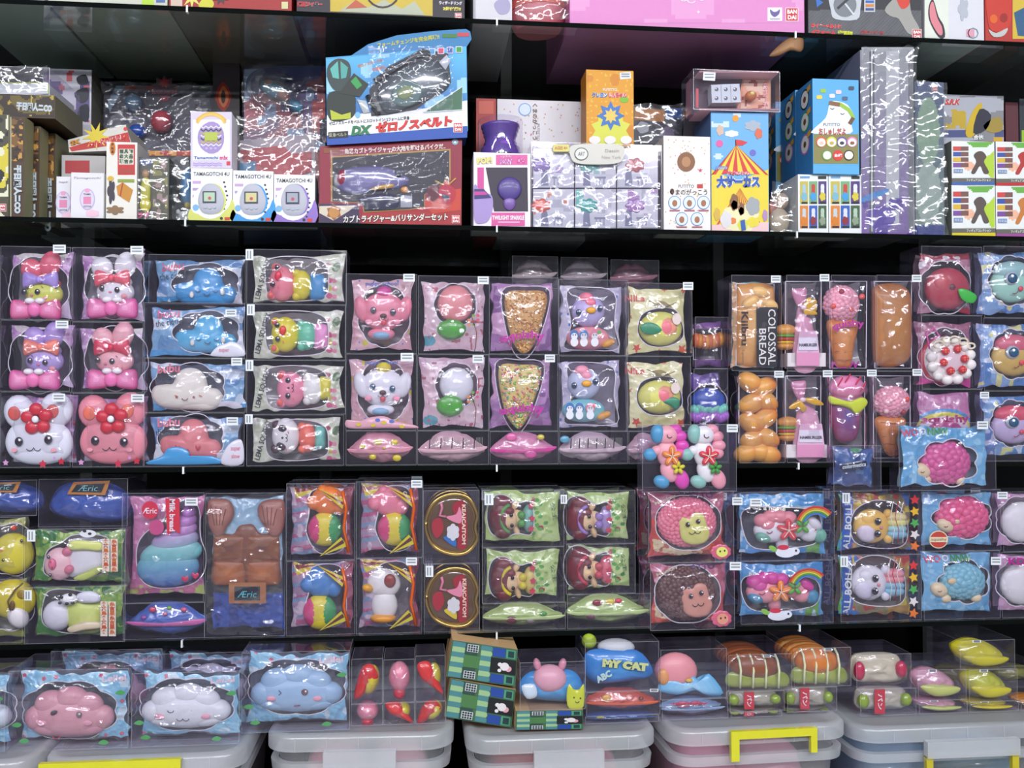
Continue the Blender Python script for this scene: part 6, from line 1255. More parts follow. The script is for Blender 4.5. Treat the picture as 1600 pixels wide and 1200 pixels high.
def lathe(mb, it, cu, prof, cyd, col, mat=None, seg=28):
    """prof: (radius in pixels, v) pairs"""
    n = len(prof); th = np.linspace(0, 2 * math.pi, seg, endpoint=False); U, Vv, Wd = [], [], []
    for r_, v_ in prof:
        U += list(cu + r_ * np.cos(th)); Vv += [v_] * seg; Wd += list(cyd + r_ * np.sin(th))
    fs = [(i * seg + j, i * seg + (j + 1) % seg, (i + 1) * seg + (j + 1) % seg, (i + 1) * seg + j) for i in range(n - 1) for j in range(seg)]
    pts = mb.pt(np.array(U), np.array(Vv), np.array(Wd)); mb.add(pts, fs, col, mat, True)
    return mb.add(np.concatenate([pts[:seg], pts[-seg:]]), [tuple(range(seg)), tuple(range(seg, 2 * seg))[::-1]], col, mat, False)
lathe(t, cp, 785, [(26, 184), (31, 186), (31, 190), (29, 192), (29, 196), (27, 198), (27, 203), (25, 205), (25, 212), (27, 214), (27, 218), (31, 221), (33, 234)], 36, '#5b3d96'); t.ell(790, 222, 10, 10, 8, 3, '#8a4cc0'); t.done()
t = cp.mb('clear_cylinder', w=0, mat='acetate'); lathe(t, cp, 785, [(35, 178), (36, 181), (36, 237)], 36, '#fff'); t.done()
bb = ct('white star-dotted carton lying on its side behind the purple cups', (777, 157, 914, 372), base=Z1_, Y=.13, depth=.12, front='#e6e0e6')
m = bb.m
rs = random.Random(5)
for k in range(40): m.flat(star(rs.uniform(782, 910), rs.uniform(160, 218), 1.6, .8, 5), -.4, rs.choice(['#d8b06c', '#d88ca0', '#c8a85c']))
m.text('くまのがっこう', 836, 190, -.7, 56, '#6b4630', h=8, rot=90, bold=.02); m.text('PUTITTO', 841, 206, -.7, 26, '#8c8890', h=4, rot=90); m.disc(820, 171, -.5, 10, 10, '#7ca8dc'); m.disc(820, 171, -.7, 8.5, 8.5, '#dce6f4'); m.done()
bb.m = None
rb = ct('small red carton at the left end of the lying star-dotted carton', (744, 154, 775, 372), Y=.13, depth=.1, front='#b83a34', side='#7c2420'); rb.m.flat(rect(748, 158, 771, 178), -.4, '#d8604c'); rb.m.done()
# silver six-pack
sv = Item('clear_display_case', 'clear case of six silver boxed trinkets with a pale oval label on top', 'gift set', (830, 224, 1034, 357), Y=.012, base=Z1_, depth=.075); sv.case()
for i in range(3):
    for j in range(2):
        u0, v0 = 834 + i * 66, 230 + j * 63; m = sv.mb('inner_box', mat='gloss'); m.prism(rect(u0, v0, u0 + 64, v0 + 61), 8, 55, '#cfd0da', side='#b0b2be')
        m.img([(u0 + 1, v0 + 1), (u0 + 63, v0 + 1), (u0 + 63, v0 + 60), (u0 + 1, v0 + 60)], 7.6, [('f', '#dfe0e8'), ('n', 18, .6, '#eeeef4'), ('n', 12, .8, '#c4c6d2'), ('n', 13, .76, ('#b4a4cc', '#a4d0cc', '#e8e4ee', '#e89478', '#84ccc0', '#c09ccc')[i + 3 * j])], step=3, seed=i * 7 + j)
        c_ = ('#9a86bc', '#7cc0b4', '#c87878', '#e0603c', '#3cab9c', '#a87cb8')[i + 3 * j]; m.puff(bumpy(u0 + 20 + 8 * (i - 1), v0 + 26, 15, 11, 7, .2), 7, 2, c_, back=False)
        m.flat(rect(u0 + 1, v0 + 40, u0 + 63, v0 + 60), 7.2, '#d9dae4'); m.flat([(u0 + 12, v0 + 58), (u0 + 13, v0 + 36), (u0 + 18, v0 + 28), (u0 + 22, v0 + 36), (u0 + 24, v0 + 58)], 6.8, '#8c90a8'); m.flat(rect(u0 + 30, v0 + 44, u0 + 48, v0 + 47), 6.8, '#9498ac')
        for k in range(3): m.flat(rect(u0 + 32 + k * 6, v0 + 47, u0 + 34 + k * 6, v0 + 57), 6.8, '#a4a8ba')
        m.done()
m = sv.mb('paper_label', mat='card'); m.puff(smooth([(893, 228), (933, 225), (972, 228), (974, 246), (964, 255), (932, 257), (902, 255), (892, 246)], 5), -1.2, .6, '#d8d4cc', rings=2); m.disc(908, 241, -2.2, 11, 10, '#5c6068'); m.disc(908, 241, -2.4, 9.5, 8.6, '#e4e2dc'); m.text('ART', 908, 241, -2.7, 11, '#404858', h=6, shear=.3); m.text('Dessin', 956, 236, -2.4, 22, '#b0a49c', h=5); m.text('New York', 955, 246, -2.4, 30, '#b4b0a8', h=5); m.done()
m = sv.mb('age_label', mat='card'); m.prism(rect(864, 226, 889, 237), -.8, 1, '#dcd47c'); m.text('AGES 4+', 876.5, 231.5, -.9, 20, '#c06c3c', h=5, bold=.03); m.done()
sv.bagover((832, 226, 1032, 355), 4, seed=9, name='clear_film', mat='film', amp=3, wave=2)
og = ct('orange speckled carton with a blue-topped face-free print and white price sticker, on the silver case', (916, 110, 990, 223), base=sv, Y=.03, depth=.055, front='#e09a1c', side='#b8701a')
og.root['label'] = 'orange speckled carton with blue and green emblem, standing on the silver case'
m = og.m; m.img([(917, 111), (989, 111), (989, 222), (917, 222)], -.3, [('f', '#e09a1c'), ('d', 8, 1.6, '#ecb83c', .6), ('n', 20, .7, '#d4851a')], step=2)
m.text('クレヨン', 937, 147, -.8, 25, '#2c74c4', h=8, bold=.06, outline='#fff', ow=.07); m.text('しんちゃん', 965, 147, -.8, 28, '#d83c6c', h=8, bold=.06, outline='#fff', ow=.07); m.text('PUTITTO', 953, 139, -.8, 22, '#e8f0f0', h=4, bold=.02); m.disc(975, 154, -.8, 7, 4.5, '#7cb82c')
m.flat(star(954, 200, 32, 24, 10), -.6, '#d8d84c'); m.flat(star(954, 178, 22, 13, 8), -1.1, '#3f74c0'); m.flat(star(954, 178, 12, 7, 8), -1.5, '#e8c860')
for u_ in (929, 953, 978): m.disc(u_, 214, -1.8, 9, 6, '#f0e8e8')
m.done(); og.sticker(977, 118, 17, 10, rot=-4)
bp = Item('blister_pack', 'crumpled blister pack with orange and blue card behind the white bear-lettered carton', 'toy pack', (992, 160, 1068, 372), Y=.13, base=Z1_, depth=.05)
m = bp.mb('printed_card', w=0, mat='card'); m.prism([(992, 163), (1040, 168), (1068, 172), (1066, 356), (992, 356)], 8, 40, '#3c3c4c'); m.flat([(993, 165), (1040, 170), (1040, 188), (993, 184)], 7.5, '#d88c3c'); m.flat([(1042, 166), (1068, 167), (1068, 182), (1042, 184)], 7.5, '#2c64b4'); m.flat(bumpy(1006, 196, 10, 9, 5, .1), 7, '#c8ccd4'); m.flat(bumpy(1044, 204, 12, 9, 6, .2), 7, '#8c7c9c'); m.done()
bp.bagover((991, 163, 1068, 222), 4, seed=19, amp=6)
wb = ct('tall white carton with brown bear-school katakana title and five round pictures', (1037, 213, 1110, 357), depth=.075, front='#f1ecea', side='#d8d0cc')
wb.root['label'] = 'tall white star-dotted carton with brown hiragana title and five round pictures'
m = wb.m; rs = random.Random(8)
for k in range(70): m.flat(star(rs.uniform(1040, 1108), rs.uniform(216, 350), 1.5, .7, 5), -.3, rs.choice(['#d8b06c', '#e09cac', '#d8c48c']))
m.disc(1072, 252, -.5, 14, 15, '#8c5c3c'); m.disc(1072, 252, -.7, 7, 8, '#b8845c'); m.flat(star(1094, 265, 3.4, 1.6, 5), -.6, '#d8405c')
m.text('PUTITTO', 1072, 289, -.6, 24, '#6c6870', h=5); m.flat(rect(1089, 286, 1098, 292), -.6, '#c83c3c'); m.text('くまのがっこう', 1076, 298, -.6, 58, '#4c3428', h=9, bold=.01); m.disc(1050, 297, -.6, 3.4, 4.5, '#5c3c2c')
for (u_, v_) in ((1054, 314), (1077, 314), (1099, 314), (1065, 339), (1089, 339)): m.disc(u_, v_, -.5, 10, 10.5, '#4c84c8'); m.disc(u_, v_, -.8, 9, 9.4, '#dfe8f2'); m.disc(u_, v_ + 1, -1.1, 4, 5, '#a86c4c'); m.flat(rect(u_ - 8, v_ + 11, u_ + 8, v_ + 13), -1.2, '#b86470')
m.done()
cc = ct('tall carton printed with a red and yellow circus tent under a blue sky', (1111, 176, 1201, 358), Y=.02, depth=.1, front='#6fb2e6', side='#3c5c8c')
m = cc.m; m.img([(1111.5, 177), (1200.5, 177), (1200.5, 262), (1111.5, 262)], -.3, [('f', '#6fb2e6'), ('n', 16, .74, '#cfe2f2')], step=3)
ap = (1150, 225)
for k in range(16):
    a0, a1 = 1084 + k * 8.6, 1084 + (k + 1) * 8.6
    m.flat([ap, (max(1111.5, min(1200.5, a0)), 268 + abs(a0 - 1150) * .05), (max(1111.5, min(1200.5, a1)), 268 + abs(a1 - 1150) * .05)], -.6, '#d83a38' if k % 2 else '#ecd43c')
m.flat([(1111.5, 262), (1111.5, 357), (1200.5, 357), (1200.5, 262), (1150, 280)], -.45, '#ecd43c')
for k in range(9): m.flat([(1156, 290), (1111.5 + k * 10, 357), (1116 + k * 10, 357)], -.8, '#d84038')
m.flat(bumpy(1156, 336, 30, 22, 9, .12), -1, '#f0e8b8'); m.flat([(1111.5, 346), (1200.5, 342), (1200.5, 357), (1111.5, 357)], -.9, '#f0c8cc')
m.flat([(1149, 217), (1158, 218), (1168, 221), (1160, 226), (1149, 226)], -1, '#d8343c'); m.line([(1149, 217), (1150, 232)], -1, 1, '#a03030')
for (u_, v_, r_, c_) in ((1149, 185, 5, '#ec9c2c'), (1124, 223, 5.5, '#e45ca4'), (1176, 237, 5, '#6c6cc4')): m.disc(u_, v_, -.8, r_, r_, c_)
m.flat(bumpy(1143, 208, 11, 5, 6, .15), -.8, '#eef2f8'); m.flat(bumpy(1125, 203, 6, 8, 5, .2), -.9, '#d8b8a4'); m.flat(bumpy(1176, 196, 13, 8, 6, .2), -.9, '#aab4c4'); m.flat(bumpy(1185, 208, 6, 8, 5, .2), -1, '#dc6c4c')
m.text('大サーカス', 1153, 281, -1.4, 68, '#2c58b4', h=19, bold=.07, outline='#f0f0f4', ow=.07); m.text('絵本の中の', 1153, 268, -1.4, 36, '#d8445c', h=7, bold=.04, outline='#fff', ow=.07); m.text('PUTITTO', 1127, 260, -1.2, 18, '#4c8cd8', h=5, bold=.04, outline='#fff', ow=.06)
for (u_, v_, ru, rv, c_) in ((1147, 312, 7, 13, '#8c5c3c'), (1147, 316, 5, 7, '#c83c4c'), (1158, 322, 5, 10, '#8c5c3c'), (1158, 325, 4, 6, '#d84c7c'), (1176, 318, 11, 14, '#a4a8ac'), (1134, 338, 9, 13, '#e0dce0'), (1160, 346, 8, 9, '#dcdc4c'), (1176, 342, 10, 8, '#ecd83c'), (1120, 330, 5, 10, '#d8b04c'), (1195, 332, 4, 9, '#b48cc0'), (1145, 340, 5, 5, '#e8803c')): m.flat(bumpy(u_, v_, ru, rv, 5, .12), -1.2 - .01 * u_ % .3, c_)
m.flat([(1156, 340), (1163, 338), (1165, 354), (1158, 355)], -1.9, '#2c5cb4'); m.done()
rbx = Item('toy_carton', 'clear-fronted carton with a silver dotted block, lying on the circus carton', 'toy box', (1083, 110, 1219, 182), Y=.012, base=cc, depth=.075); rbx.case('clear_case')
m = rbx.mb('backing_card', mat='card'); m.prism(rect(1087, 114, 1215, 178), 30, 55, '#4c3444', side='#c08c9c'); m.flat([(1170, 114), (1215, 114), (1215, 178), (1160, 178)], 29.6, '#d8906c'); m.img([(1172, 116), (1213, 116), (1213, 176), (1166, 176)], 29, [('f', '#e0a080'), ('n', 10, .6, '#e8c0a8'), ('n', 7, .76, '#a4443c')], step=3); m.text('ロボティーガー', 1206, 146, 28, 50, '#e8605c', h=8, rot=90, outline='#fff', ow=.06, bold=.04); m.prism(rect(1093, 111, 1217, 114), 0, 60, '#d8a8b4'); m.prism(rect(1093, 178, 1217, 181), 0, 60, '#d8a8b4'); m.flat(rect(1088, 142, 1092, 176), 2, '#c8404c'); m.done()
m = rbx.mb('dotted_block', w=0, mat='gloss'); m.prism(smooth([(1114, 136), (1117, 133), (1154, 131), (1158, 134), (1160, 160), (1157, 164), (1119, 165), (1115, 162)], 2), 8, 28, '#c4cad4')
for i in range(3):
    for j in range(2): m.disc(1122 + i * 14.5, 141 + j * 16, 7.5, 3, 3.4, '#3c4048'); m.disc(1121 + i * 14.5, 140 + j * 16, 7.2, 1.4, 1.4, '#d8dce4')
for x in (1129, 1144): m.line([(x, 133), (x + 1, 164)], 7.6, .8, '#8c929c')
m.done(); m = rbx.mb('orange_toy', w=0); m.ell(1180, 148, 20, 9, 9, 8, '#c8743c'); m.ell(1180, 146, 13, 4, 4, 3, '#e8d080'); m.done(); rbx.sticker(1108, 121, 19, 15, rot=4)
gb = ct('small clear blister box squeezed behind the circus carton on the left', (1068, 186, 1110, 374), base=Z1_, Y=.14, depth=.05, front='#545058'); gb.m.done()
# blue sushi cartons, one behind another
def sushi(label, r, Y, base, depth):
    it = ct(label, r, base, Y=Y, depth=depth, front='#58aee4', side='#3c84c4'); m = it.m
    m.img([(r[0] + 1, r[3] - 62), (r[2] - 1, r[3] - 62), (r[2] - 1, r[3] - 16), (r[0] + 1, r[3] - 16)], -.3, [('f', '#8a8448')], step=9)
    m.flat(smooth([(r[0] + 1, r[3] - 70), (r[0] + 20, r[1] + 60), (r[0] + 26, r[1] + 38), (r[0] + 36, r[1] + 34), (r[0] + 54, r[1] + 40), (r[0] + 64, r[1] + 58), (r[0] + 60, r[1] + 70), (r[0] + 58, r[3] - 63), (r[0] + 2, r[3] - 63)], 3), -.5, '#eef1f6')
    m.line([(r[0] + 25, r[1] + 37), (r[0] + 42, r[1] + 39), (r[0] + 56, r[1] + 48), (r[0] + 63, r[1] + 60), (r[0] + 57, r[1] + 70)], -.9, 6, '#9cc43c'); m.line([(r[0] + 25, r[1] + 37), (r[0] + 42, r[1] + 40)], -1.1, 6, '#8c5c3c'); m.line([(r[0] + 63, r[1] + 60), (r[0] + 57, r[1] + 70)], -1.1, 6, '#6c4c34')
    m.arc(r[0] + 30, r[1] + 44, -1, 3, 20, 160, 1, '#4a4a54'); m.arc(r[0] + 46, r[1] + 52, -1, 3, 20, 160, 1, '#4a4a54')
    m.text('PUTITTO', r[0] + 29, r[1] + 71, -.9, 26, '#6c7480', h=5, bold=.01); m.text('おしゅしだよ', r[0] + 30, r[1] + 82, -.9, 42, '#b8452c', h=11, bold=.04)
    for k, c_ in enumerate(('#e05c2c', '#dcd83c', '#6c54a8', '#dc84bc')): u_ = r[0] + 13 + k * 16; m.disc(u_, r[3] - 50, -.9, 8.3, 8.3, c_); m.disc(u_, r[3] - 49, -1.2, 6.6, 6.6, '#f0eeea'); m.disc(u_, r[3] - 48, -1.5, 3.4, 2.6, ('#e8c8b0', '#c8b04c', '#2c2c4c', '#8c5c3c')[k])
    for k, c_ in enumerate(('#5c9c3c', '#d8382c', '#2c2c2c')): u_ = r[0] + 22 + k * 17; m.disc(u_, r[3] - 29, -.9, 8.3, 8.3, c_); (m.disc(u_, r[3] - 29, -1.2, 6.6, 6.6, '#ece8e0') if k != 1 else m.text('全6種', u_, r[3] - 29, -1.2, 12, '#fff', h=5, bold=.04)); 
    for (x, y, c_) in ((16, 18, '#9cc43c'), (40, 20, '#f0d0d4'), (10, 28, '#e8d04c'), (30, 26, '#f0e4e8'), (50, 30, '#4c6484'), (60, 14, '#3c4c64')): m.flat(bumpy(r[0] + x, r[1] + y, 5, 3.5, 4, .15), -.6, c_)
    # left side panel, printed with round pictures
    x = it.X0 - .0003; sd = []
    for k, c_ in enumerate(('#1c2838', '#4c9c3c', '#d86cb0')):
        zc = it.Z1 - .028 - k * .042
        for rr, cl, dx in ((.019, c_, 0), (.016, '#dfe4e2', -.0002), (.006, '#6c4c34', -.0004)):
            a = np.linspace(0, 2 * math.pi, 20, endpoint=False); yc = it.Y + depth * .45
            m.add(np.stack([np.full(20, x + dx), yc - rr * np.cos(a), zc + rr * np.sin(a)], 1), [tuple(range(20))], cl)
        m.add([(x - .0006, it.Y + depth * .1, zc + .012), (x - .0006, it.Y + depth * .3, zc + .008), (x - .0006, it.Y + depth * .3, zc + .018), (x - .0006, it.Y + depth * .1, zc + .022)], [(0, 1, 2, 3)], '#d8a83c')
    m.done(); return it
def cards(label, r, base=None):
    it = ct(label, r, base, depth=.07, front='#eceef0', side='#c8ccd0'); m = it.m; W = r[2] - r[0]; cw_ = (W - 4) / 3
    m.flat(rect(r[0] + 3, r[1] + 2, r[0] + 18, r[1] + 5), -.4, '#6c9ccc'); m.flat(rect(r[2] - 16, r[1] + 2, r[2] - 3, r[1] + 6), -.4, '#222')
    for i in range(3):
        for j in range(2):
            u0, v0 = r[0] + 2 + i * cw_, r[1] + 9 + j * 33; c_ = (('#c8b84c', '#7cac7c', '#54387c'), ('#dc842c', '#2c5cb4', '#3c5c3c'))[j][i]
            m.flat(rect(u0 + .8, v0, u0 + cw_ - .8, v0 + 31), -.4, c_); m.flat(bumpy(u0 + cw_ / 2, v0 + 11, cw_ * .22, 8, 4, .2), -.7, (('#a4c4d4', '#c83c34', '#e4e8ec'), ('#c4ccd4', '#dcdce8', '#b4c8b4'))[j][i]); m.flat(bumpy(u0 + cw_ / 2, v0 + 21, cw_ * .34, 6, 5, .2), -.9, (('#7cb4cc', '#3c9cdc', '#d8c83c'), ('#d87c1c', '#8c2030', '#8c9c84'))[j][i]); m.flat(rect(u0 + 3, v0 + 28, u0 + cw_ - 2, v0 + 30.5), -1, '#1c1c24')
    m.done(); return it
ca = cards('white carton with six hero cards in a grid, left of two under the blue carton', (1247, 273, 1294, 353))
cb = cards('white carton with six hero cards in a grid, touching the tall clear bag', (1295, 273, 1346, 354))
sushi('blue cartoon-sushi carton standing frontmost on the two card-grid cartons', (1270, 124, 1342, 272), .005, ca, .075)
s2 = ct('plain brown carton under the second blue sushi carton', (1243, 276, 1290, 352), Y=.09, depth=.07, front='#8c8074'); s2.m.done()
sushi('blue cartoon-sushi carton half hidden behind the frontmost one', (1243, 142, 1312, 276), .09, s2, .07)
s3 = ct('plain grey carton under the rearmost blue sushi carton', (1210, 300, 1270, 352), Y=.17, depth=.09, front='#6c665e'); s3.m.done()
sushi('rearmost blue cartoon-sushi carton beside the circus carton', (1212, 160, 1280, 300), .17, s3, .08)
pbg = Item('plastic_bag', 'crumpled clear bag of small beige toys left of the card-grid cartons', 'plastic bag', (1204, 278, 1246, 354), Y=.02, base=Z1_, depth=.06)
m = pbg.mb('beige_toy', w=0); m.ell(1224, 334, 22, 17, 19, 16, '#c8b49c'); m.ell(1228, 306, 22, 12, 12, 12, '#b89c84'); m.ell(1214, 318, 24, 9, 12, 8, '#b05c4c'); m.done(); pbg.bagover((1205, 284, 1246, 353), 6, seed=51, amp=6)
# tall bagged box and its neighbours
tb = Item('toy_carton', 'tallest carton, grey and purple with painted silvery glare, wrapped in a crumpled clear bag', 'toy box', (1345, 80, 1428, 355), Y=.012, base=Z1_, depth=.14)
m = tb.carton('carton', '#8f8c9c', '#75768a'); m.img([(1346, 74), (1427, 74), (1427, 354), (1346, 354)], -.3, [('g', 90, 330, '#a4a6ae', '#8468ac'), ('r', 1358, 80, 1366, 354, '#5c5c68'), ('r', 1384, 80, 1404, 340, '#c9cad2'), ('r', 1418, 80, 1428, 354, '#74747e'), ('nr', 24, .5, '#5a3ca0', (1345, 300, 1430, 356)), ('e', 1366, 296, 24, 5, '#3f8cd8', -20), ('e', 1376, 330, 22, 18, '#5c3cac')], step=2); m.line([(1362, 78), (1362, 350)], -.6, 2, '#d8dae0'); m.done()  # silvery streaks and pale line are painted glare of the clear front
m = tb.mb('clear_inner_tube', mat='film'); 
lathe(m, tb, 1386, [(24, 90), (26, 100), (26, 340)], 30, '#fff'); m.done()
tb.bagover((1344, 78, 1429, 353), -4, seed=91, amp=8, wave=5)
gt = ct('tall translucent green and navy carton right of the tallest bagged one', (1430, 128, 1475, 354), depth=.07, front='#4a5a6c', side='#68786c', Y=.02)
m = gt.m; m.img([(1430.5, 129), (1474.5, 129), (1474.5, 353), (1430.5, 353)], -.3, [('g', 130, 350, '#40507c', '#7c9088'), ('e', 1450, 200, 18, 50, '#8ca890'), ('e', 1450, 290, 20, 45, '#a4b4ac'), ('r', 1430, 338, 1475, 354, '#2c3c8c')], step=2); mark(m, 1460, 137, .6, -.8); m.text('4+', 1460, 150, -.7, 9, '#e8ecf0', h=7, bold=.03); m.done(); gt.bagover((1429, 130, 1476, 352), -3, seed=23, amp=5)
def fig(label, r, base, band, fc):
    it = ct(label, r, base, depth=.08, front='#ebecec', side='#6c706c'); m = it.m; u0, v0, u1, v1 = r
    m.img([(u0 + 20, v0 + 1), (u1 - 1, v0 + 1), (u1 - 1, v1 - 12), (u0 + 20, v1 - 12)], -.3, [('f', '#e9ecea'), ('p', [(u1, v0 + 14), (u1 - 24, v0 + 34), (u1 - 6, v1 - 12), (u1, v1 - 12)], '#b4d43c'), ('p', [(u0 + 22, v0), (u1, v0), (u1 - 14, v0 + 10), (u0 + 34, v0 + 10)], '#6cb048'), ('e', u0 + 26, v0 + 38, 10, 7, '#f0b89c')], step=2)
    for k, c_ in enumerate(('#d04848', '#3c54a4', '#dcb43c', '#7c4c9c')): m.flat(rect(u0 + 2, v0 + 8 + k * 8.5, u0 + 14, v0 + 14.5 + k * 8.5), -.6, c_); m.flat(rect(u0 + 14, v0 + 8 + k * 8.5, u0 + 26, v0 + 14.5 + k * 8.5), -.6, '#7c5450')
    m.flat(rect(u0 + 3, v0 + 43, u0 + 17, v0 + 49), -.6, '#6c88b4'); m.text('限定品', u0 + 10, v0 + 46, -.9, 12, '#eef', h=4)
    cu = u0 + 44; m.flat(smooth([(cu - 4, v0 + 16), (cu + 4, v0 + 16), (cu + 10, v0 + 24), (cu + 6, v0 + 32), (cu + 14, v0 + 48), (cu + 6, v0 + 50), (cu, v0 + 38), (cu - 8, v0 + 50), (cu - 14, v0 + 48), (cu - 6, v0 + 32), (cu - 10, v0 + 22)], 3), -.8, fc)
    m.flat(rect(u0, v1 - 11, u1, v1 - 5), -.6, '#68665e'); m.text('フィギュアコレクション', (u0 + u1) / 2 + 8, v1 - 8, -.9, 38, '#eee', h=4, bold=.02); m.flat(rect(u0, v1 - 5, u1, v1 - .5), -.6, band); m.done(); return it
f1 = fig('small white figure carton with a yellow bottom band', (1487, 290, 1555, 358), Z1_, '#dcc81c', '#5c504c'); f2 = fig('small white figure carton with a purple bottom band at the right edge', (1556, 291, 1624, 359), Z1_, '#a44c9c', '#c87c3c')
fig('small white figure carton with a blue bottom band', (1487, 221, 1554, 289), f1, '#3c64ac', '#5a4a44'); fig('small white figure carton with a red bottom band at the right edge', (1556, 222, 1624, 290), f2, '#c0282c', '#b43834')
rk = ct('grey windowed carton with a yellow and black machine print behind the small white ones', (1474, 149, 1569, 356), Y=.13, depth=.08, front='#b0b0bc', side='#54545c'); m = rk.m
m.img([(1475, 150), (1568, 150), (1568, 222), (1475, 222)], -.3, [('f', '#b4b4c0'), ('r', 1475, 196, 1568, 206, '#4c5488'), ('n', 20, .6, '#8c8c90'), ('nr', 8, .5, '#c8a82c', (1478, 168, 1510, 195))], step=2); m.flat(smooth([(1508, 200), (1520, 170), (1534, 160), (1530, 190), (1518, 206)], 3), -.7, '#d8b41c'); m.flat(smooth([(1520, 200), (1530, 168), (1548, 176), (1540, 196)], 3), -.9, '#2c2c3c'); m.flat(smooth([(1536, 190), (1560, 178), (1566, 196), (1548, 200)], 3), -.9, '#a8903c'); m.text('S.R.K', 1488, 158, -.8, 24, '#d03c3c', h=8, bold=.06, shear=.3, outline='#fff', ow=.05); m.text('合体', 1528, 206, -1.1, 16, '#f0f0f0', h=7, bold=.05, outline='#222', ow=.05); m.flat(rect(1530, 212, 1550, 220), -.8, '#c8303c'); m.flat(rect(1552, 206, 1566, 216), -.8, '#d8a82c'); m.done()
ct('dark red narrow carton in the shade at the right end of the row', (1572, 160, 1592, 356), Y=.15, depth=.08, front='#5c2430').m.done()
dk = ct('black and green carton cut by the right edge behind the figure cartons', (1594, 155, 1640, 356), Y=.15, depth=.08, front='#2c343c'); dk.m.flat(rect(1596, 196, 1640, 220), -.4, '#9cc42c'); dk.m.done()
# --- left end of the row
for k, (u0, u1, v0, yy) in enumerate(((16, 38, 182, .012), (39, 62, 197, .05), (63, 86, 208, .09))):
    sp = ct('dark brown and gold carton spine with silver letters, ' + ('nearest of three upright', 'middle of three upright', 'farthest back of three upright'[0:30])[k], (u0, v0, u1, 345), Y=yy, depth=(.036, .036, .1)[k], front='#4a3420', side='#8c8a68', group=None)
    m = sp.m; m.img([(u0 + 2, v0 + 4), (u1 - 2, v0 + 4), (u1 - 2, v0 + 72), (u0 + 2, v0 + 72)], -.3, [('f', '#3f2a18'), ('n', 9, .5, '#7a5424'), ('n', 6, .68, '#c89444'), ('n', 5, .76, '#2c1410')], step=1.5, seed=k); m.line([(u0 + 1, v0 + 1), (u0 + 1, 344)], -.5, 2.2, '#a8a488')
    m.text('干日国人ニCO', (u0 + u1) / 2 + 1, (v0 + 72 + 345) / 2, -.8, 78, '#c4ccd4', h=13, rot=90, bold=.08, outline='#2c4450', ow=.05); m.done(); spk = sp if k == 0 else spk
yb = ct('yellow, white and black carton front cut by the left edge', (-80, 178, 14, 345), depth=.16, front='#6a6248', side='#a4a080')
m = yb.m; m.img([(-60, 180), (13, 180), (13, 344), (-60, 344)], -.3, [('f', '#4c4838'), ('n', 26, .5, '#d8c83c'), ('n', 14, .62, '#e6e4c8'), ('n', 11, .7, '#26242c')], step=2); mark(m, 4, 330, .8, -.8); m.done()
ly = Item('toy_carton', 'dark brown carton with silver letters lying on top of the upright spines', 'toy box', (-70, 150, 86, 181), Y=.03, base=spk, depth=.13); m = ly.carton('carton', '#3c2c1c', '#7a7660'); m.img([(-60, 152), (84, 152), (84, 180), (-60, 180)], -.3, [('f', '#33241a'), ('n', 10, .55, '#6a5a24'), ('n', 7, .7, '#b89c3c')], step=2); m.text('干日国人ニCO', 54, 168, -.8, 56, '#c4ccd4', h=12, bold=.08, rot=4, outline='#2c3c44', ow=.05); m.done(); ly.root.location.z += .003
ax = Item('clear_display_box', 'clear plastic box with a white tray lying topmost at the left end', 'box', (-70, 106, 78, 149), Y=.03, base=ly, depth=.14); ax.case(); ax.root.location.z += .003
m = ax.mb('white_tray', mat='card'); m.prism(rect(-66, 132, 74, 148), 3, 110, '#e6eaec'); m.line([(-66, 131.5), (74, 131.5)], 2, 1.4, '#c8e04c'); m.line([(74, 131), (74, 148)], 2, 1.4, '#c8e04c'); m.done(); ax.bagover((-66, 108, 76, 148), -2, seed=61, amp=5)
wp_ = ct('white and violet carton with dark block letters standing behind the left stack', (66, 108, 142, 345), Y=.2, depth=.1, front='#cfcad6', side='#5c5850')
m = wp_.m; m.img([(68, 110), (140, 110), (140, 250), (68, 250)], -.3, [('f', '#cfcad6'), ('n', 22, .6, '#5c4c84'), ('n', 12, .74, '#d8646c')], step=3); [m.flat(smooth(q_, 3), -.8, '#1c1a2c') for q_ in ([(120, 120), (134, 116), (138, 128), (124, 130)], [(116, 142), (136, 134), (138, 150), (126, 156)], [(124, 162), (138, 158), (138, 182), (122, 176)])]; m.done()
def egg(label, r, Y=.01):
    it = ct(label, r, Y=Y, depth=.08, front='#e6e2ea', side='#e9eae8'); m = it.m; cu, cv = (r[0] + r[2]) / 2, (r[1] + r[3]) / 2 + 6
    m.text('Tamagotchi', cu, r[1] + 9, -.4, r[2] - r[0] - 8, '#8c8494', h=4, shear=.3); m.disc(cu, cv, -.4, 12, 18, '#c4b4dc'); m.disc(cu, cv, -.6, 10.5, 16, '#dcd4e8'); m.flat(rect(cu - 6, cv - 4, cu + 6, cv + 8), -.8, '#e088b0'); m.text('TAMA', cu, cv - 8, -.8, 12, '#5c5068', h=3, bold=.03); m.text('GOTCHI', cu, cv + 12, -.8, 12, '#5c5068', h=3, bold=.03); m.disc(cu, cv - 14, -.8, 4, 3, '#ec9cc0'); m.flat(bumpy(cu + 8, r[3] - 8, 11, 6, 6, .15), -.5, '#f0c4d8'); m.done(); return it
egg('small pale carton with an egg logo in front of the dark spines, left one', (88, 276, 110, 345), .03)
egg('small white carton with a pink egg logo, right of its paler twin', (111, 270, 162, 345), .005)
gf = ct('white carton with red label and gold box print, its left side windowed', (166, 222, 214, 345), Y=.01, depth=.07, front='#e8e4dc', side='#d4d0d0'); m = gf.m
m.flat(rect(184, 226, 211, 274), -.4, '#c8282c'); m.flat(rect(186, 233, 209, 258), -.7, '#dcd4c8')
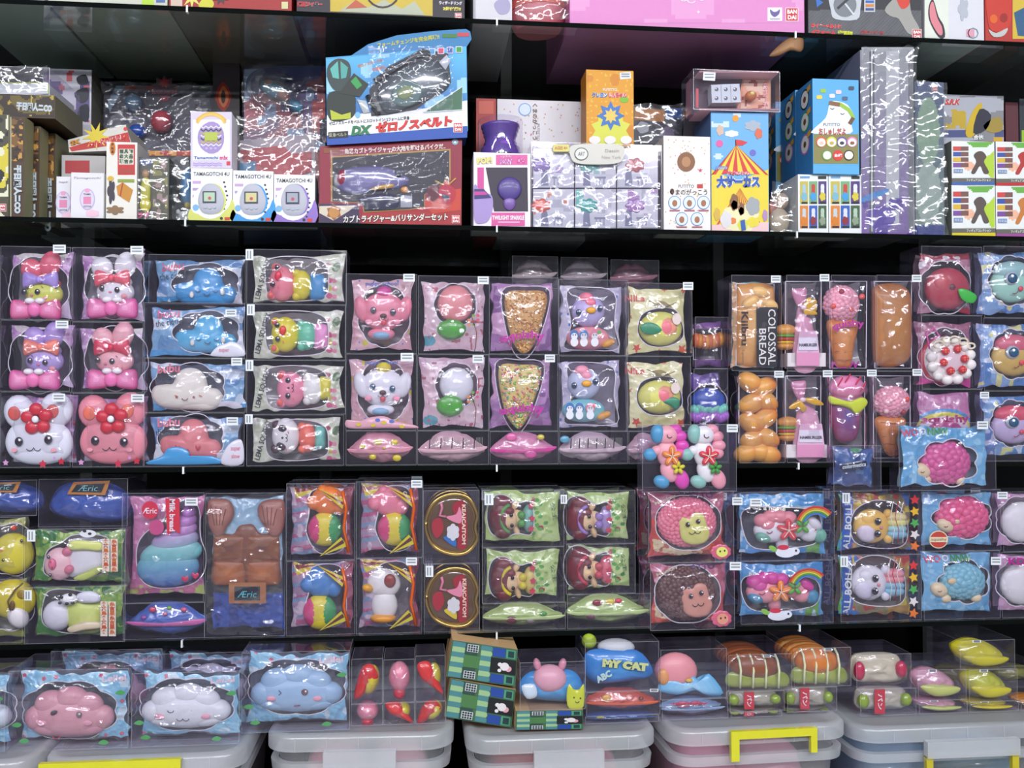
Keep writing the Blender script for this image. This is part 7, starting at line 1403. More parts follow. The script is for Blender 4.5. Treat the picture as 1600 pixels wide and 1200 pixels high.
for i in range(3):
    for j in range(3): m.text('福袋玩具大吉祥品金'[i * 3 + j], 190 + i * 7.5, 237 + j * 8, -1, 6.6, '#3c5c3c', h=6.8, bold=.05)
m.flat(rect(186, 264, 209, 272), -.7, '#b03c34'); m.disc(176, 232, -.5, 4.5, 11, '#d07c1c'); m.text('新登場', 176, 232, -.8, 16, '#5c1c10', h=4, rot=90, bold=.03); m.flat(rect(184, 281, 210, 286), -.6, '#8c9c3c')
m.flat([(182, 292), (192, 286), (208, 298), (202, 318), (184, 306)], -.6, '#c8882c'); m.line([(192, 287), (188, 308)], -.9, 2, '#b83c24'); m.flat(bumpy(174, 300, 6, 20, 5, .3), -.6, '#3c3444'); m.flat(bumpy(180, 330, 14, 7, 6, .3), -.6, '#8c6c4c'); m.disc(173, 280, -.9, 5, 4, '#d8b03c'); m.done()
rd = Item('toy_carton', 'white and red carton with yellow flames lying tilted on a plain red one', 'toy box', (106, 200, 206, 246), Y=.09, base=None, depth=.1)
rr_ = ct('plain grey-white carton with a red panel below the tilted flame carton', (96, 243, 164, 345), Y=.095, depth=.1, front='#b4b0ae', side='#8c8884'); rr_.m.flat(rect(102, 250, 140, 268), -.4, '#a8242c'); rr_.m.done()
r2 = ct('brown carton hidden behind the red-labelled white carton', (165, 246, 206, 345), Y=.095, depth=.09, front='#7c6c5c'); r2.m.done()
rd.Z0 = rr_.Z1; m = rd.mb('carton', mat='card'); q_ = [(106, 222), (196, 198), (205, 226), (190, 238), (108, 241.5)]; m.prism(q_, 0, 100, '#d8d4cc', side='#b8b4ae')
m.flat([(108, 234), (150, 222), (200, 210), (204, 226), (112, 240)], -.4, '#c02c28'); m.flat(star(150, 216, 22, 9, 9, .3), -.7, '#dcc42c'); m.text('2X', 118, 226, -1, 16, '#d88c1c', h=7, rot=-14, bold=.06, outline='#5c1c10', ow=.05); m.text('ウルトラバトル', 168, 223, -1, 58, '#d83028', h=9, rot=-14, bold=.07, outline='#fff', ow=.05); m.disc(196, 205, -.6, 3, 3, '#d83c3c'); m.done()
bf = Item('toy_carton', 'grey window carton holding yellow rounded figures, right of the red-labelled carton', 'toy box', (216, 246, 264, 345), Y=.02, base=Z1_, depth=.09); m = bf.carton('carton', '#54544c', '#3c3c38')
m.flat(rect(218, 248, 238, 258), -.4, '#3c4c78'); m.img([(239, 252), (262, 252), (262, 343), (239, 343)], -.3, [('f', '#5c5848'), ('n', 10, .55, '#8c8850'), ('n', 8, .7, '#a88c8c')], step=2); m.text('ファイター', 250, 251, -.8, 20, '#d8dcd8', h=4); m.text('ラブ', 226, 336, -5, 18, '#e0508c', h=9, bold=.06); m.done()
t = bf.mb('yellow_figure', w=0); t.ell(228, 300, -1, 8, 26, 4, '#b8b43c'); t.ell(228, 272, -1, 6, 7, 4, '#b08c6c'); t.ell(228, 320, -2, 9, 12, 4, '#c8bc3c'); t.done(); bf.bagover((217, 248, 263, 344), -5, seed=67, amp=3, mat='film', wave=2)
bl = Item('toy_carton', 'clear bag with a blue cone and a black, yellow and white ball', 'toy pack', (266, 244, 297, 345), Y=.04, base=Z1_, depth=.07)
t = bl.mb('blue_cone', w=0); t.ell(286, 286, 30, 12, 32, 20, '#3f86c0'); t.done(); t = bl.mb('ball', w=0, mat='gloss'); t.ell(283, 327, 28, 16, 17, 20, '#d4d6d8'); t.ell(283, 321, 27.6, 15.6, 12, 20, '#23252c'); t.ell(289, 315, 20, 6, 7, 13, '#c8b03c'); t.ell(276, 325, 9, 3.6, 4, 3, '#e8e8ea'); t.done(); bl.bagover((267, 246, 297, 344), 4, seed=71, amp=5)
# blisters at the back
bk = Item('blister_card', 'large dark blister card with red and blue balls under domes, flame-edged', 'toy pack', (156, 126, 332, 388), Y=.24, base=Z1_, depth=.1)
m = bk.mb('printed_card', mat='card'); m.prism(rect(156, 128, 332, 387), 20, 60, '#34323a'); m.img([(157, 128), (331, 128), (331, 248), (157, 248)], 19.6, [('f', '#3a3a44'), ('r', 190, 126, 332, 134, '#9c3c24'), ('r', 160, 234, 310, 242, '#b8381f'), ('nr', 7, .6, '#e0a03c', (160, 234, 310, 242)), ('e', 190, 205, 32, 36, '#6c6e74'), ('n', 24, .7, '#54565e'), ('p', [(156, 230), (168, 200), (172, 236)], '#d84020'), ('p', [(176, 128), (190, 128), (166, 170), (160, 160)], '#8ca4b4')], step=2)
m.flat(star(252, 133, 22, 15, 10), 19, '#4c2c34'); m.text('BAKUGAN', 252, 139, 18.2, 40, '#8c1c2c', h=6, bold=.04, outline='#b8b8bc', ow=.03); m.text('XD', 252, 149, 18.2, 14, '#a82838', h=9, bold=.05, shear=.2); m.flat(star(252, 124, 10, 5, 7), 18.5, '#a8242c'); m.disc(314, 134, 19, 11, 6, '#2c3c2c'); m.done()
t = bk.mb('ball', w=0, mat='gloss'); t.ell(250, 190, 8, 17, 19, 14, '#a83c4c'); t.done(); t = bk.mb('ball', w=0, mat='gloss'); t.ell(206, 160, 8, 14, 15, 12, '#54708c'); t.done(); t = bk.mb('ball', w=0, mat='gloss'); t.ell(212, 206, 8, 14, 12, 12, '#2c4c9c'); t.done()
t = bk.mb('clear_dome', w=0, mat='film'); t.ell(250, 192, 10, 26, 27, 24, '#fff'); t.ell(206, 165, 10, 24, 24, 22, '#fff'); t.ell(184, 200, 10, 18, 18, 18, '#fff'); t.done(); bk.bagover((160, 130, 328, 245), 2, seed=81, amp=4, mat='acetate')
rc = ct('dark card with a red-orange diamond eye emblem behind the lavender carton', (332, 88, 374, 345), Y=.26, depth=.04, front='#3c3438'); m = rc.m; m.flat(smooth([(348, 122), (362, 142), (350, 164), (336, 144)], 2), -.4, '#a83020'); m.flat(smooth([(349, 128), (358, 142), (350, 158), (341, 144)], 3), -.7, '#d8703c'); m.disc(349, 143, -1, 3.5, 9, '#3c1410'); m.done()
hd = Item('blister_card', 'blue and red blister card with a clear dome over a teal figure', 'toy pack', (376, 92, 506, 383), Y=.2, base=Z1_, depth=.1)
m = hd.mb('printed_card', mat='card'); m.prism([(376, 98), (436, 93), (506, 93), (506, 382), (376, 382)], 30, 60, '#3c4c74'); m.img([(377, 99), (505, 94), (505, 300), (377, 300)], 29.6, [('g', 90, 260, '#34508c', '#8c4c50'), ('n', 30, .6, '#a85c60'), ('n', 20, .72, '#8ca4c0'), ('r', 486, 150, 506, 200, '#b03c30')], step=2.5); m.text('VEEC', 504, 196, 28.6, 44, '#2c2c3c', h=14, rot=90, bold=.08, outline='#a8acb4', ow=.05); m.done()
t = hd.mb('teal_figure', w=0); t.ell(425, 136, 14, 22, 12, 8, '#4c94a8', rot=25); t.ell(440, 146, 12, 14, 8, 6, '#a8604c', rot=35); t.ell(418, 128, 12, 8, 7, 6, '#b87c5c'); t.ell(460, 162, 14, 14, 9, 7, '#3c7c94', rot=40); t.done()
t = hd.mb('clear_dome', w=0, mat='bag'); t.ell(424, 138, 14, 44, 34, 20, '#fff', rot=25, seg=28); t.done()
hd.bagover((378, 95, 504, 240), 4, seed=87, amp=4, mat='acetate')

# ================================================================== cut-off top row (first shelf)
Z0_ = ZS[0]
def tp(label, u0, u1, h, front, Y=.012, depth=.36, side=None, bottom=None, top='#999', name='toy_carton', cat='toy box'):
    v1 = 633 - (Z0_ - 1.5) * 900; it = Item(name, label, cat, (u0, v1 - h * 900, u1, v1), Y=Y, base=Z0_, depth=depth, top=h); it.m = it.carton('carton', front, side or front, bottom or front); it.zk = None; return it
a_ = tp('large pale carton at the far left of the cut-off top row', -80, 70, .2, '#c9cdc9'); a_.m.done()
a_ = tp('white carton with a lime green stripe on the top shelf', 76, 262, .2, '#cfd0c0', bottom='#c4c2b8'); m = a_.m; m.flat(rect(222, -60, 240, 8), -.4, '#b8dc3c'); m.flat(rect(244, -4, 258, 4), -.5, '#4c6cac'); m.done()
a_ = tp('red and yellow carton right of the lime-striped one on the top shelf', 265, 456, .2, '#a82424', bottom='#8c7c6c'); m = a_.m; m.flat(rect(267, -20, 285, 10), -.4, '#d8c0b0'); m.flat(star(300, -4, 18, 7, 8), -.5, '#e8dc6c'); m.flat(star(345, -6, 14, 8, 9), -.6, '#3c3438'); m.flat(smooth([(310, 10), (322, -6), (334, 4), (330, 13)], 3), -.6, '#d8d03c'); m.flat(rect(440, 3, 450, 14), -.5, '#d8d49c'); m.done()
a_ = tp('black carton with a big gold and grey emblem and a purple corner, top shelf', 464, 726, .2, '#2c2430', bottom='#4a4a50'); m = a_.m; m.flat([(516, -60), (676, -60), (676, 25), (516, 18)], -.4, '#d0b43c'); m.flat([(530, 18), (556, 0), (576, 12), (600, 0), (628, 14), (648, 2), (664, 24), (600, 22)], -.7, '#b8bca4'); m.flat([(540, 14), (556, 0), (574, 12)], -1, '#c05c3c'); m.arc(598, -14, -1, 26, 20, 160, 3, '#3c2c2c'); m.text('仮面ライダー', 484, 7, -.6, 40, '#b82430', h=9, bold=.08, outline='#b8c0c8', ow=.05, rot=1); m.text('ウィザードリング', 704, 5, -.6, 36, '#e4dcea', h=6, bold=.05, rot=2); m.text('2個付属!!', 706, 14, -.6, 28, '#ecdc5c', h=6, bold=.05, rot=2); mark(m, 716, 26, .7, -.7); m.done()
a_ = tp('white carton with a grey-violet figure print next to the pink wrapped tub', 740, 800, .2, '#d8d4dc', depth=.3, bottom='#d8d0d8'); m = a_.m; m.flat(smooth([(772, 6), (788, -4), (797, 6), (794, 20), (780, 22)], 4), -.4, '#a8a0c4'); m.line([(742, -60), (742, 30)], -.5, 1.5, '#9a96a0'); m.done()
kb = Item('wrapped_tub', 'pink round tub in clear wrap beside the long pink carton on the top shelf', 'toy', (816, -60, 884, 34), Y=.03, base=Z0_, depth=.09, top=.12); kb.zk = None
t = kb.mb('pink_tub', w=0); lathe(t, kb, 846, [(30, -60), (40, -20), (44, 0), (44, 16), (40, 28), (36, 33)], 45, '#e07884'); t.done(); t = kb.mb('coral_band', w=0); lathe(t, kb, 846, [(43, -14), (45, -6), (45.5, 0), (45, 2)], 45, '#ec6a5c'); t.done(); kb.bagover((806, -60, 888, 33), -4, seed=101, amp=6)
a_ = tp('long pink carton with a white swirl on the topmost shelf', 890, 1256, .2, '#e08cc8', side='#c46ca8', bottom='#dc8cc8', depth=.3); m = a_.m; m.img([(891, -40), (1255, -40), (1255, 36), (891, 36)], -.3, [('f', '#e28cca'), ('n', 60, .6, '#e8a0d4')], step=6); m.arc(1068, -4, -.8, 6, 0, 200, 1.5, '#f0e4f4'); m.arc(1080, -2, -.8, 7, 30, 230, 1.5, '#f0e4f4'); m.arc(1096, -4, -.8, 5, 0, 200, 1.5, '#f0e4f4'); m.flat(star(1091, 19, 3, 1, 4), -.8, '#fff')
m.flat(rect(1199, 12, 1222, 33), -.7, '#f2f0f4'); m.flat(smooth([(1203, 15), (1207, 18), (1210, 19), (1214, 18), (1218, 15), (1217, 22), (1210, 27), (1204, 22)], 3), -1, '#6c5c9c'); m.text('TAMASHII', 1210, 30, -1, 16, '#54507c', h=2.4); mark(m, 1237, 23, 1.35, -.8); m.done()
a_ = tp('black grey carton with a silver buckle print and red katakana, top shelf', 1262, 1440, .2, '#3c3c40', bottom='#3a3a3c'); m = a_.m; m.img([(1263, -60), (1439, -60), (1439, 57), (1263, 51)], -.3, [('f', '#54545a'), ('s', 45, 4, .5, '#606066'), ('r', 1263, -60, 1439, 16, '#2c2c34')], step=2); m.flat(smooth([(1296, -20), (1298, 16), (1305, 30), (1338, 31), (1344, 14), (1342, -20)], 3), -.7, '#c8ccd4'); m.disc(1320, 8, -1, 18, 19, '#7c8088'); m.line([(1308, 14), (1330, -6)], -1.3, 4, '#2c3038'); m.line([(1320, 6), (1334, 24)], -1.3, 2.6, '#d8dce0')
m.flat(rect(1350, -30, 1367, 19), -.8, '#c8ccd0'); 
for k, c_ in enumerate(('#3c64b4', '#d8802c', '#3c4c8c')): m.flat(rect(1352, 1 + k * 6, 1365, 5 + k * 6), -1.1, c_)
m.flat([(1274, -4), (1286, 4), (1276, 12)], -.8, '#2c6cc0'); m.text('ライダーベルトに', 1291, 41, -.8, 48, '#d8242c', h=8, bold=.08, rot=2, outline='#e8dce0', ow=.03); m.text('4フォーム', 1287, 51, -.8, 38, '#d8242c', h=8, bold=.08, rot=2); m.text('変形!!', 1320, 52, -.8, 24, '#d8dc2c', h=8, bold=.08, rot=2); m.text('仮面ライダー鎧', 1362, 51, -.8, 36, '#a82c34', h=6, bold=.05, rot=2)
m.flat(smooth([(1382, 16), (1394, 0), (1410, -10), (1420, 0), (1424, 22), (1436, 44), (1432, 54), (1418, 52), (1404, 30), (1392, 26)], 3), -.8, '#a4a29c'); m.flat(smooth([(1400, -6), (1418, -8), (1420, 8), (1408, 14)], 3), -1.1, '#d83c2c'); mark(m, 1432, 54, 1, -1.2); m.done()
a_ = tp('white carton with pink boot-like shapes near the right end of the top shelf', 1444, 1536, .2, '#dedde6', bottom='#d0d0d8'); m = a_.m; m.flat(rect(1444.5, -60, 1482, 59), -.4, '#e4e8dc'); m.flat(smooth([(1452, 6), (1458, 0), (1466, 26), (1474, 40), (1476, 58), (1466, 58), (1454, 38), (1450, 22)], 3), -.8, '#2c2430'); m.flat(smooth([(1453, 8), (1458, 4), (1464, 28), (1471, 42), (1472, 54), (1466, 54), (1455, 36), (1452, 22)], 3), -1.1, '#e08490'); m.arc(1520, 52, -.8, 8, 0, 360, 1.5, '#8c94a4'); m.flat(rect(1510, 46, 1522, 58), -.8, '#e0a0b4'); m.flat(bumpy(1505, 14, 8, 18, 5, .3), -.6, '#b8bcc8'); m.done()
a_ = tp('red, yellow and blue carton at the right edge of the top shelf', 1538, 1640, .2, '#b82c24', bottom='#4c4c4c'); m = a_.m; m.flat(rect(1582, -60, 1640, 61), -.4, '#d8b83c'); m.flat([(1584, 20), (1600, 12), (1640, 30), (1640, 60), (1590, 56)], -.7, '#2c5c84'); m.flat(smooth([(1542, -20), (1576, -20), (1580, 20), (1574, 44), (1556, 50), (1544, 38)], 4), -.7, '#cc3424'); m.flat(smooth([(1544, 46), (1556, 52), (1574, 44), (1568, 56), (1552, 58)], 3), -1, '#c4c4c0'); m.disc(1552, 30, -1.1, 6, 7, '#e0641c'); m.disc(1568, 28, -1.1, 6, 7, '#a01c18'); m.done()
lf = Item('dried_leaf', 'curled brown paper scrap hanging under the top shelf above the blue cartons', 'paper', (1205, 50, 1258, 90), Y=-.005, base=None, depth=.03); lf.zk = None
t = lf.mb('paper_scrap', mat='card'); t.puff(smooth([(1205, 84), (1222, 66), (1240, 54), (1256, 52), (1259, 68), (1254, 78), (1238, 76), (1220, 84)], 3), 8, 4, '#7a5430', col2='#a8784c'); t.done(); lf.root.name = 'paper_scrap'
# ================================================================== bins on the bottom board and what is heaped on their lids
def rrect(x0, x1, y0, y1, r, n=6):
    out = []
    for cx, cy, a0 in ((x1 - r, y1 - r, 0), (x0 + r, y1 - r, 90), (x0 + r, y0 + r, 180), (x1 - r, y0 + r, 270)):
        for k in range(n + 1):
            a = math.radians(a0 + 90 * k / n); out.append((cx + r * math.cos(a), cy + r * math.sin(a)))
    return np.array(out)
def loft(mb, rings, col, mat, cap0=True, cap1=True):
    n = len(rings[0][0]); vs = np.concatenate([np.concatenate([o, np.full((n, 1), z)], 1) for o, z in rings])
    fs = [(i * n + j, i * n + (j + 1) % n, (i + 1) * n + (j + 1) % n, (i + 1) * n + j) for i in range(len(rings) - 1) for j in range(n)]
    if cap0: fs.append(tuple(range(n))[::-1])
    if cap1: fs.append(tuple((len(rings) - 1) * n + j for j in range(n)))
    return mb.add(vs, fs, col, mat, True)
class Free:
    zk = None
    def __init__(s, name, label, cat, loc, group=None):
        s.loc = np.array(loc, float); s.Y = 0.0; s.root = bpy.data.objects.new(name, None); COL.objects.link(s.root)
        s.root.location = s.loc; s.root['label'] = label; s.root['category'] = cat
        if group: s.root['group'] = group
    def mb(s, name, parent=None, w=0, mat='card', label=None): return MB(s, name, parent, w, mat, label)
BINS = []
def storage_bin(label, u0, u1, vtop, yf, dp=.40, yaw=0, handle=None, hx=(.2, .8), inside='#d87c94'):
    x0 = float(P(u0, vtop, yf)[0]); x1 = float(P(u1, vtop, yf)[0]); zt = float(P((u0 + u1) / 2, vtop, yf)[1]); zb = ZB + .001; y0, y1 = yf, yf + dp
    cx, cy = (x0 + x1) / 2, (y0 + y1) / 2; it = Free('storage_bin', label, 'storage bin', (cx, cy, zb)); it.zt = zt; it.x = (x0, x1); it.y0 = y0
    m = it.mb('tub', mat='bin_wall'); i = .016
    loft(m, [(rrect(x0 + i + .02, x1 - i - .02, y0 + i + .02, y1 - i - .02, .03), zb), (rrect(x0 + i, x1 - i, y0 + i, y1 - i, .035), zt - .03)], '#fff', 'bin_wall', True, False)
    loft(m, [(rrect(x0 + .006, x1 - .006, y0 + .006, y1 - .006, .04), zt - .062), (rrect(x0 + .004, x1 - .004, y0 + .004, y1 - .004, .042), zt - .046)], '#fff', 'bin_plastic', False, False)
    loft(m, [(rrect(x0 + i, x1 - i, y0 + i, y1 - i, .035), zt - .0465), (rrect(x0 + .004, x1 - .004, y0 + .004, y1 - .004, .042), zt - .046)], '#fff', 'bin_plastic', False, False); m.done()
    m = it.mb('lid', mat='bin_plastic')
    loft(m, [(rrect(x0, x1, y0, y1, .045), zt - .026), (rrect(x0, x1, y0, y1, .045), zt - .006), (rrect(x0 + .004, x1 - .004, y0 + .004, y1 - .004, .042), zt - .001), (rrect(x0 + .012, x1 - .012, y0 + .012, y1 - .012, .036), zt), (rrect(x0 + .02, x1 - .02, y0 + .02, y1 - .02, .03), zt - .004)], '#fff', 'bin_plastic', False, True)
    for k in range(1, 6):
        xx = x0 + (x1 - x0) * k / 6; m.add([(xx - .001, y0 - .0012, zt - .026), (xx + .001, y0 - .0012, zt - .026), (xx + .001, y0 - .0012, zt - .004), (xx - .001, y0 - .0012, zt - .004)], [(0, 1, 2, 3)], '#fff', 'crease')
    m.done()
    ha, hb = x0 + (x1 - x0) * hx[0], x0 + (x1 - x0) * hx[1]
    def bar(m, a, b, c, d, e, f, col, mat):
        v = [(x, y, z) for x in (a, b) for y in (c, d) for z in (e, f)]; m.add(np.array(v), [(0, 1, 3, 2), (4, 6, 7, 5), (0, 4, 5, 1), (2, 3, 7, 6), (1, 5, 7, 3), (0, 2, 6, 4)], col, mat)
    if handle == 'yellow':
        m = it.mb('handle', mat='gloss'); bar(m, ha, hb, y0 - .011, y0 - .002, zt - .014, zt - .001, '#d8d416', 'gloss'); bar(m, ha, ha + .014, y0 - .011, y0 - .002, zt - .05, zt - .014, '#d8d416', 'gloss'); bar(m, hb - .011, hb, y0 - .011, y0 - .002, zt - .042, zt - .014, '#d8d416', 'gloss'); m.done()
    elif handle == 'low':
        m = it.mb('handle', mat='gloss')
        for q in (ha, hb - .012): bar(m, q, q + .012, y0 - .01, y0 - .001, zt - .11, zt - .048, '#c8b818', 'gloss')
        bar(m, ha + .012, hb - .012, y0 - .01, y0 - .001, zt - .11, zt - .098, '#c8b818', 'gloss'); m.done()
    if handle in ('clear', 'low'):
        m = it.mb('lid_catch', mat='bin_plastic'); bar(m, ha, hb, y0 - .014, y0 - .001, zt - .05, zt - .022, '#fff', 'bin_plastic'); m.done()
    for k, c_ in enumerate(inside):
        n = len(inside); w_ = (x1 - x0 - .08) / n; c = Free('wrapped_toy', 'wrapped ' + c_[1] + ' toy inside the ' + ('bin cut by the left edge', 'leftmost whole bin', 'bin with a white catch', 'middle clear bin', 'bright yellow handled bin', 'bin with the lowered handle')[len(BINS)] + ', ' + ('left of two' if k == 0 else 'right of two'), 'toy', (x0 + .04 + w_ * (k + .5), cy, zb + .004)) 
        m = c.mb('wrapped_toy', mat='pouch'); a = rrect(x0 + .042 + w_ * k, x0 + .034 + w_ * (k + 1), y0 + .045, y1 - .06, .05, 5)
        ctr = a.mean(0); loft(m, [(ctr + (a - ctr) * .8, zb + .006), (a, zb + .06), (a, zt - .12), (ctr + (a - ctr) * .85, zt - .075), (ctr + (a - ctr) * .5, zt - .055)], c_[0], 'pouch'); m.done()
    if yaw: it.root.rotation_euler = (0, 0, math.radians(yaw))
    BINS.append(it); return it
b0 = storage_bin('clear bin cut by the left edge, bottom row', -330, 50, 1196, -.17, handle='yellow', inside=(('#7c9cc0', 'blue'), ('#c8a0b0', 'pink')))
b1 = storage_bin('clear bin under the pink and white cloud boxes, leftmost whole bin', 58, 380, 1183, -.15, handle='yellow', hx=(.02, .7), inside=(('#8cb0d0', 'pale blue'), ('#c8c0cc', 'grey')))
b2 = storage_bin('clear bin with a white catch, under the red and pink egg boxes', 420, 718, 1148, -.10, yaw=-3, handle='clear', hx=(.32, .7), inside=(('#e8a0a8', 'pink'), ('#e8b0b8', 'light pink')))
b3 = storage_bin('clear bin under the green shop-front cartons, middle of the row', 729, 1031, 1150, -.10, handle='clear', hx=(.34, .7), inside=(('#b03c44', 'red'), ('#c8788c', 'rose')))
b4 = storage_bin('clear bin with a bright yellow handle under the wrapped breads', 1041, 1330, 1137, -.095, yaw=2, handle='yellow', hx=(.31, .78), inside=(('#dc6c94', 'hot pink'), ('#e08ca8', 'pink')))
b5 = storage_bin('clear bin with a lowered yellow handle at the right edge', 1338, 1680, 1133, -.08, handle='low', hx=(.3, .72), inside=(('#2c6c9c', 'blue'), ('#5c8ca4', 'teal')))
LZ = [b.zt for b in BINS]
# --- big clouds
CK = [('f', '#84c0de'), ('n', 26, .55, '#98cee6'), ('n', 16, .74, '#c8e0ea'), ('d', 34, 3.5, '#d0607c', .5), ('d', 40, 4.5, '#4c9c54', .35)]
def bigcloud(label, r, base, Y, c, col, ink, eyes_, stk=None, tx=True):
    it = boxed(label, r, base, CK, bumpy((c[0] + c[2]) / 2, (c[1] + c[3]) / 2 - 3, (c[2] - c[0]) * .56, (c[3] - c[1]) * .62, 8, .07), win_bg='#5d6c7c', Y=Y, depth=.1, H=14, w=16, pr=(r[0] + 4, r[1] + 9, r[2] - 4, r[3] - 5), wave=5,
               texts=[dict(t='Leilei', u=r[2] - 32, v=r[1] + 24, wd=38, c='#e8d4de', h=11, bold=.04, rot=-3)] if tx else (), cat='squishy toy')
    t = it.mb('squishy_cloud', w=16); W, H = c[2] - c[0], c[3] - c[1]; cu, cv = (c[0] + c[2]) / 2, (c[1] + c[3]) / 2
    for (a, b, ra, rb) in ((.5, .6, .42, .36), (.14, .62, .15, .26), (.3, .36, .2, .3), (.52, .24, .2, .26), (.7, .38, .19, .28), (.87, .6, .14, .24), (.3, .78, .24, .2), (.68, .78, .24, .2)): t.ell(c[0] + a * W, c[1] + b * H, 26, ra * W * (1.1 if a == .5 else 1), rb * H * (1.15 if a == .5 and b > .5 else 1), 18 if a == .5 else 13.5, col, seg=26)
    b_ = t.done(); m = it.mb('face', b_, w=8)
    if eyes_ == 'closed':
        for q in (-20, 8): m.arc(cu + q, cv + 1, 8.6, 5, 10, 170, 1.5, ink)
        m.arc(cu - 6, cv + 16, 8.4, 5, 10, 170, 1.2, ink); m.arc(cu + 4, cv + 16, 8.4, 5, 10, 170, 1.2, ink)
    elif eyes_ == 'wink':
        m.line([(cu - 26, cv - 2), (cu - 22, cv + 3), (cu - 26, cv + 7)], 8.6, 1.6, ink); m.line([(cu - 2, cv + 27), (cu + 8, cv + 26)], 8.4, 2, '#7c3040')
    else: m.ell(cu - 18, cv - 5, 9, 6, 4, 2, '#3c2c38', rot=-30); m.arc(cu - 14, cv + 34, 9, 6, 10, 170, 1.6, '#b03c50')
    for q in (-38, 34): m.ell(cu + q, cv + 14, 11, 8, 5, 2, '#e8a0b4')
    m.done()
    if eyes_ == 'wink': eyes(it, b_, [(cu + 15, cv + 1)], 8.6, 5.6, col='#6b3a3a', name='eye')
    if eyes_ == 'open': eyes(it, b_, [(cu + 22, cv - 2)], 9, 5, col='#7c6470', name='eye')
    m = it.mb('leaf_prints', w=2, mat='pouch')
    for (a, b) in ((.06, .7), (.92, .3), (.78, .92), (.12, .9)): m.flat(smooth([(r[0] + a * (r[2] - r[0]) + x, r[1] + b * (r[3] - r[1]) + y) for x, y in ((-8, 2), (0, -4), (8, 0), (2, 5))], 3), 5, '#4aa254')
    m.done(); return it
q1 = bigcloud('big boxed pink cloud squishy with one open eye on the leftmost whole bin', (12, 1046, 201, 1184), LZ[1], -.11, (28, 1086, 168, 1172), '#d999a6', '#3c2c38', 'open')
q2 = bigcloud('big boxed white cloud squishy with closed eyes between the pink and blue clouds', (205, 1050, 374, 1184), LZ[1], -.11, (214, 1082, 354, 1162), '#dfe2ea', '#4a5070', 'closed')
q3 = bigcloud('big boxed blue cloud squishy winking, right of the white cloud', (377, 1018, 547, 1165), LZ[2], -.075, (388, 1052, 532, 1138), '#9cc0e0', '#2c3c64', 'wink')
q0 = bigcloud('big boxed pale cloud squishy cut by the left edge, bottom row', (-170, 1058, 8, 1196), LZ[0], -.13, (-150, 1086, 4, 1176), '#c4cfda', '#4a5070', 'closed', tx=False)
# a second row of the cloud boxes behind
dup(q1, dx=.02, dy=.112, label='clear box with a pink cloud squishy directly behind the front pink cloud')
dup(q2, dx=.01, dy=.112, label='clear box with a white cloud squishy directly behind the front white cloud')
# --- red and pink eggs in small boxes
def eggbox(label, r, base, Y, kind):
    it = Item('boxed_small_toy', label, 'toy', r, Y=Y, base=base, depth=.075); it.case(); cu, cv = (r[0] + r[2]) / 2, (r[1] + r[3]) / 2 + 4; t = it.mb('wrapped_toy', w=12, mat='pouch'); W = (r[2] - r[0]) / 2 - 3
    if kind == 'yr': t.ell(cu + 3, cv, 22, W * .7, 24, 16, '#d8c81c', rot=15); t.puff(smooth([(cu - W, cv + 26), (cu - W * .5, cv - 18), (cu + W * .3, cv - 26), (cu + W * .8, cv - 6), (cu + 2, cv + 6), (cu - W * .4, cv + 24)], 4), 14, 10, '#d0241f')
    elif kind == 'pink': t.ell(cu, cv - 4, 22, W * .8, 24, 17, '#e6889c'); t.ell(cu, cv + 20, 18, W * .45, 10, 10, '#c8203c')
    else: t.ell(cu + 6, cv - 2, 22, W * .55, 20, 15, '#d2c61e'); t.puff(smooth([(cu - W, cv - 22), (cu - 2, cv - 26), (cu + W * .5, cv - 2), (cu + W, cv + 24), (cu + 4, cv + 14), (cu - W * .7, cv)], 4), 12, 9, '#d82a20')
    t.done(); f = it.mb('clear_film', mat='film'); f.puff(bumpy(cu, cv, W, 30, 7, .1), 20, 17, '#fff', back=False, rings=5); f.done()
    return it
e4 = eggbox('small clear box with a pink egg, bottom left of the six by the green cartons', (548, 1100, 598, 1152), LZ[2], -.06, 'pink'); e5 = eggbox('small clear box with red wrap over yellow, bottom middle of the six', (599, 1098, 648, 1150), LZ[2], -.06, 'ry'); e6 = eggbox('small clear box with red wrap and a yellow egg, bottom right of the six', (649, 1096, 697, 1148), LZ[2], -.06, 'yr')
eggbox('small clear box with a red and yellow wrapped egg, top left of the six', (549, 1029, 598, 1099), e4, -.06, 'yr'); eggbox('small clear box with a pink egg on a red tie, top middle of the six', (599, 1030, 648, 1097), e5, -.06, 'pink'); eggbox('small clear box with a slanting red wrap, top right of the six', (649, 1024, 696, 1095), e6, -.06, 'ry')
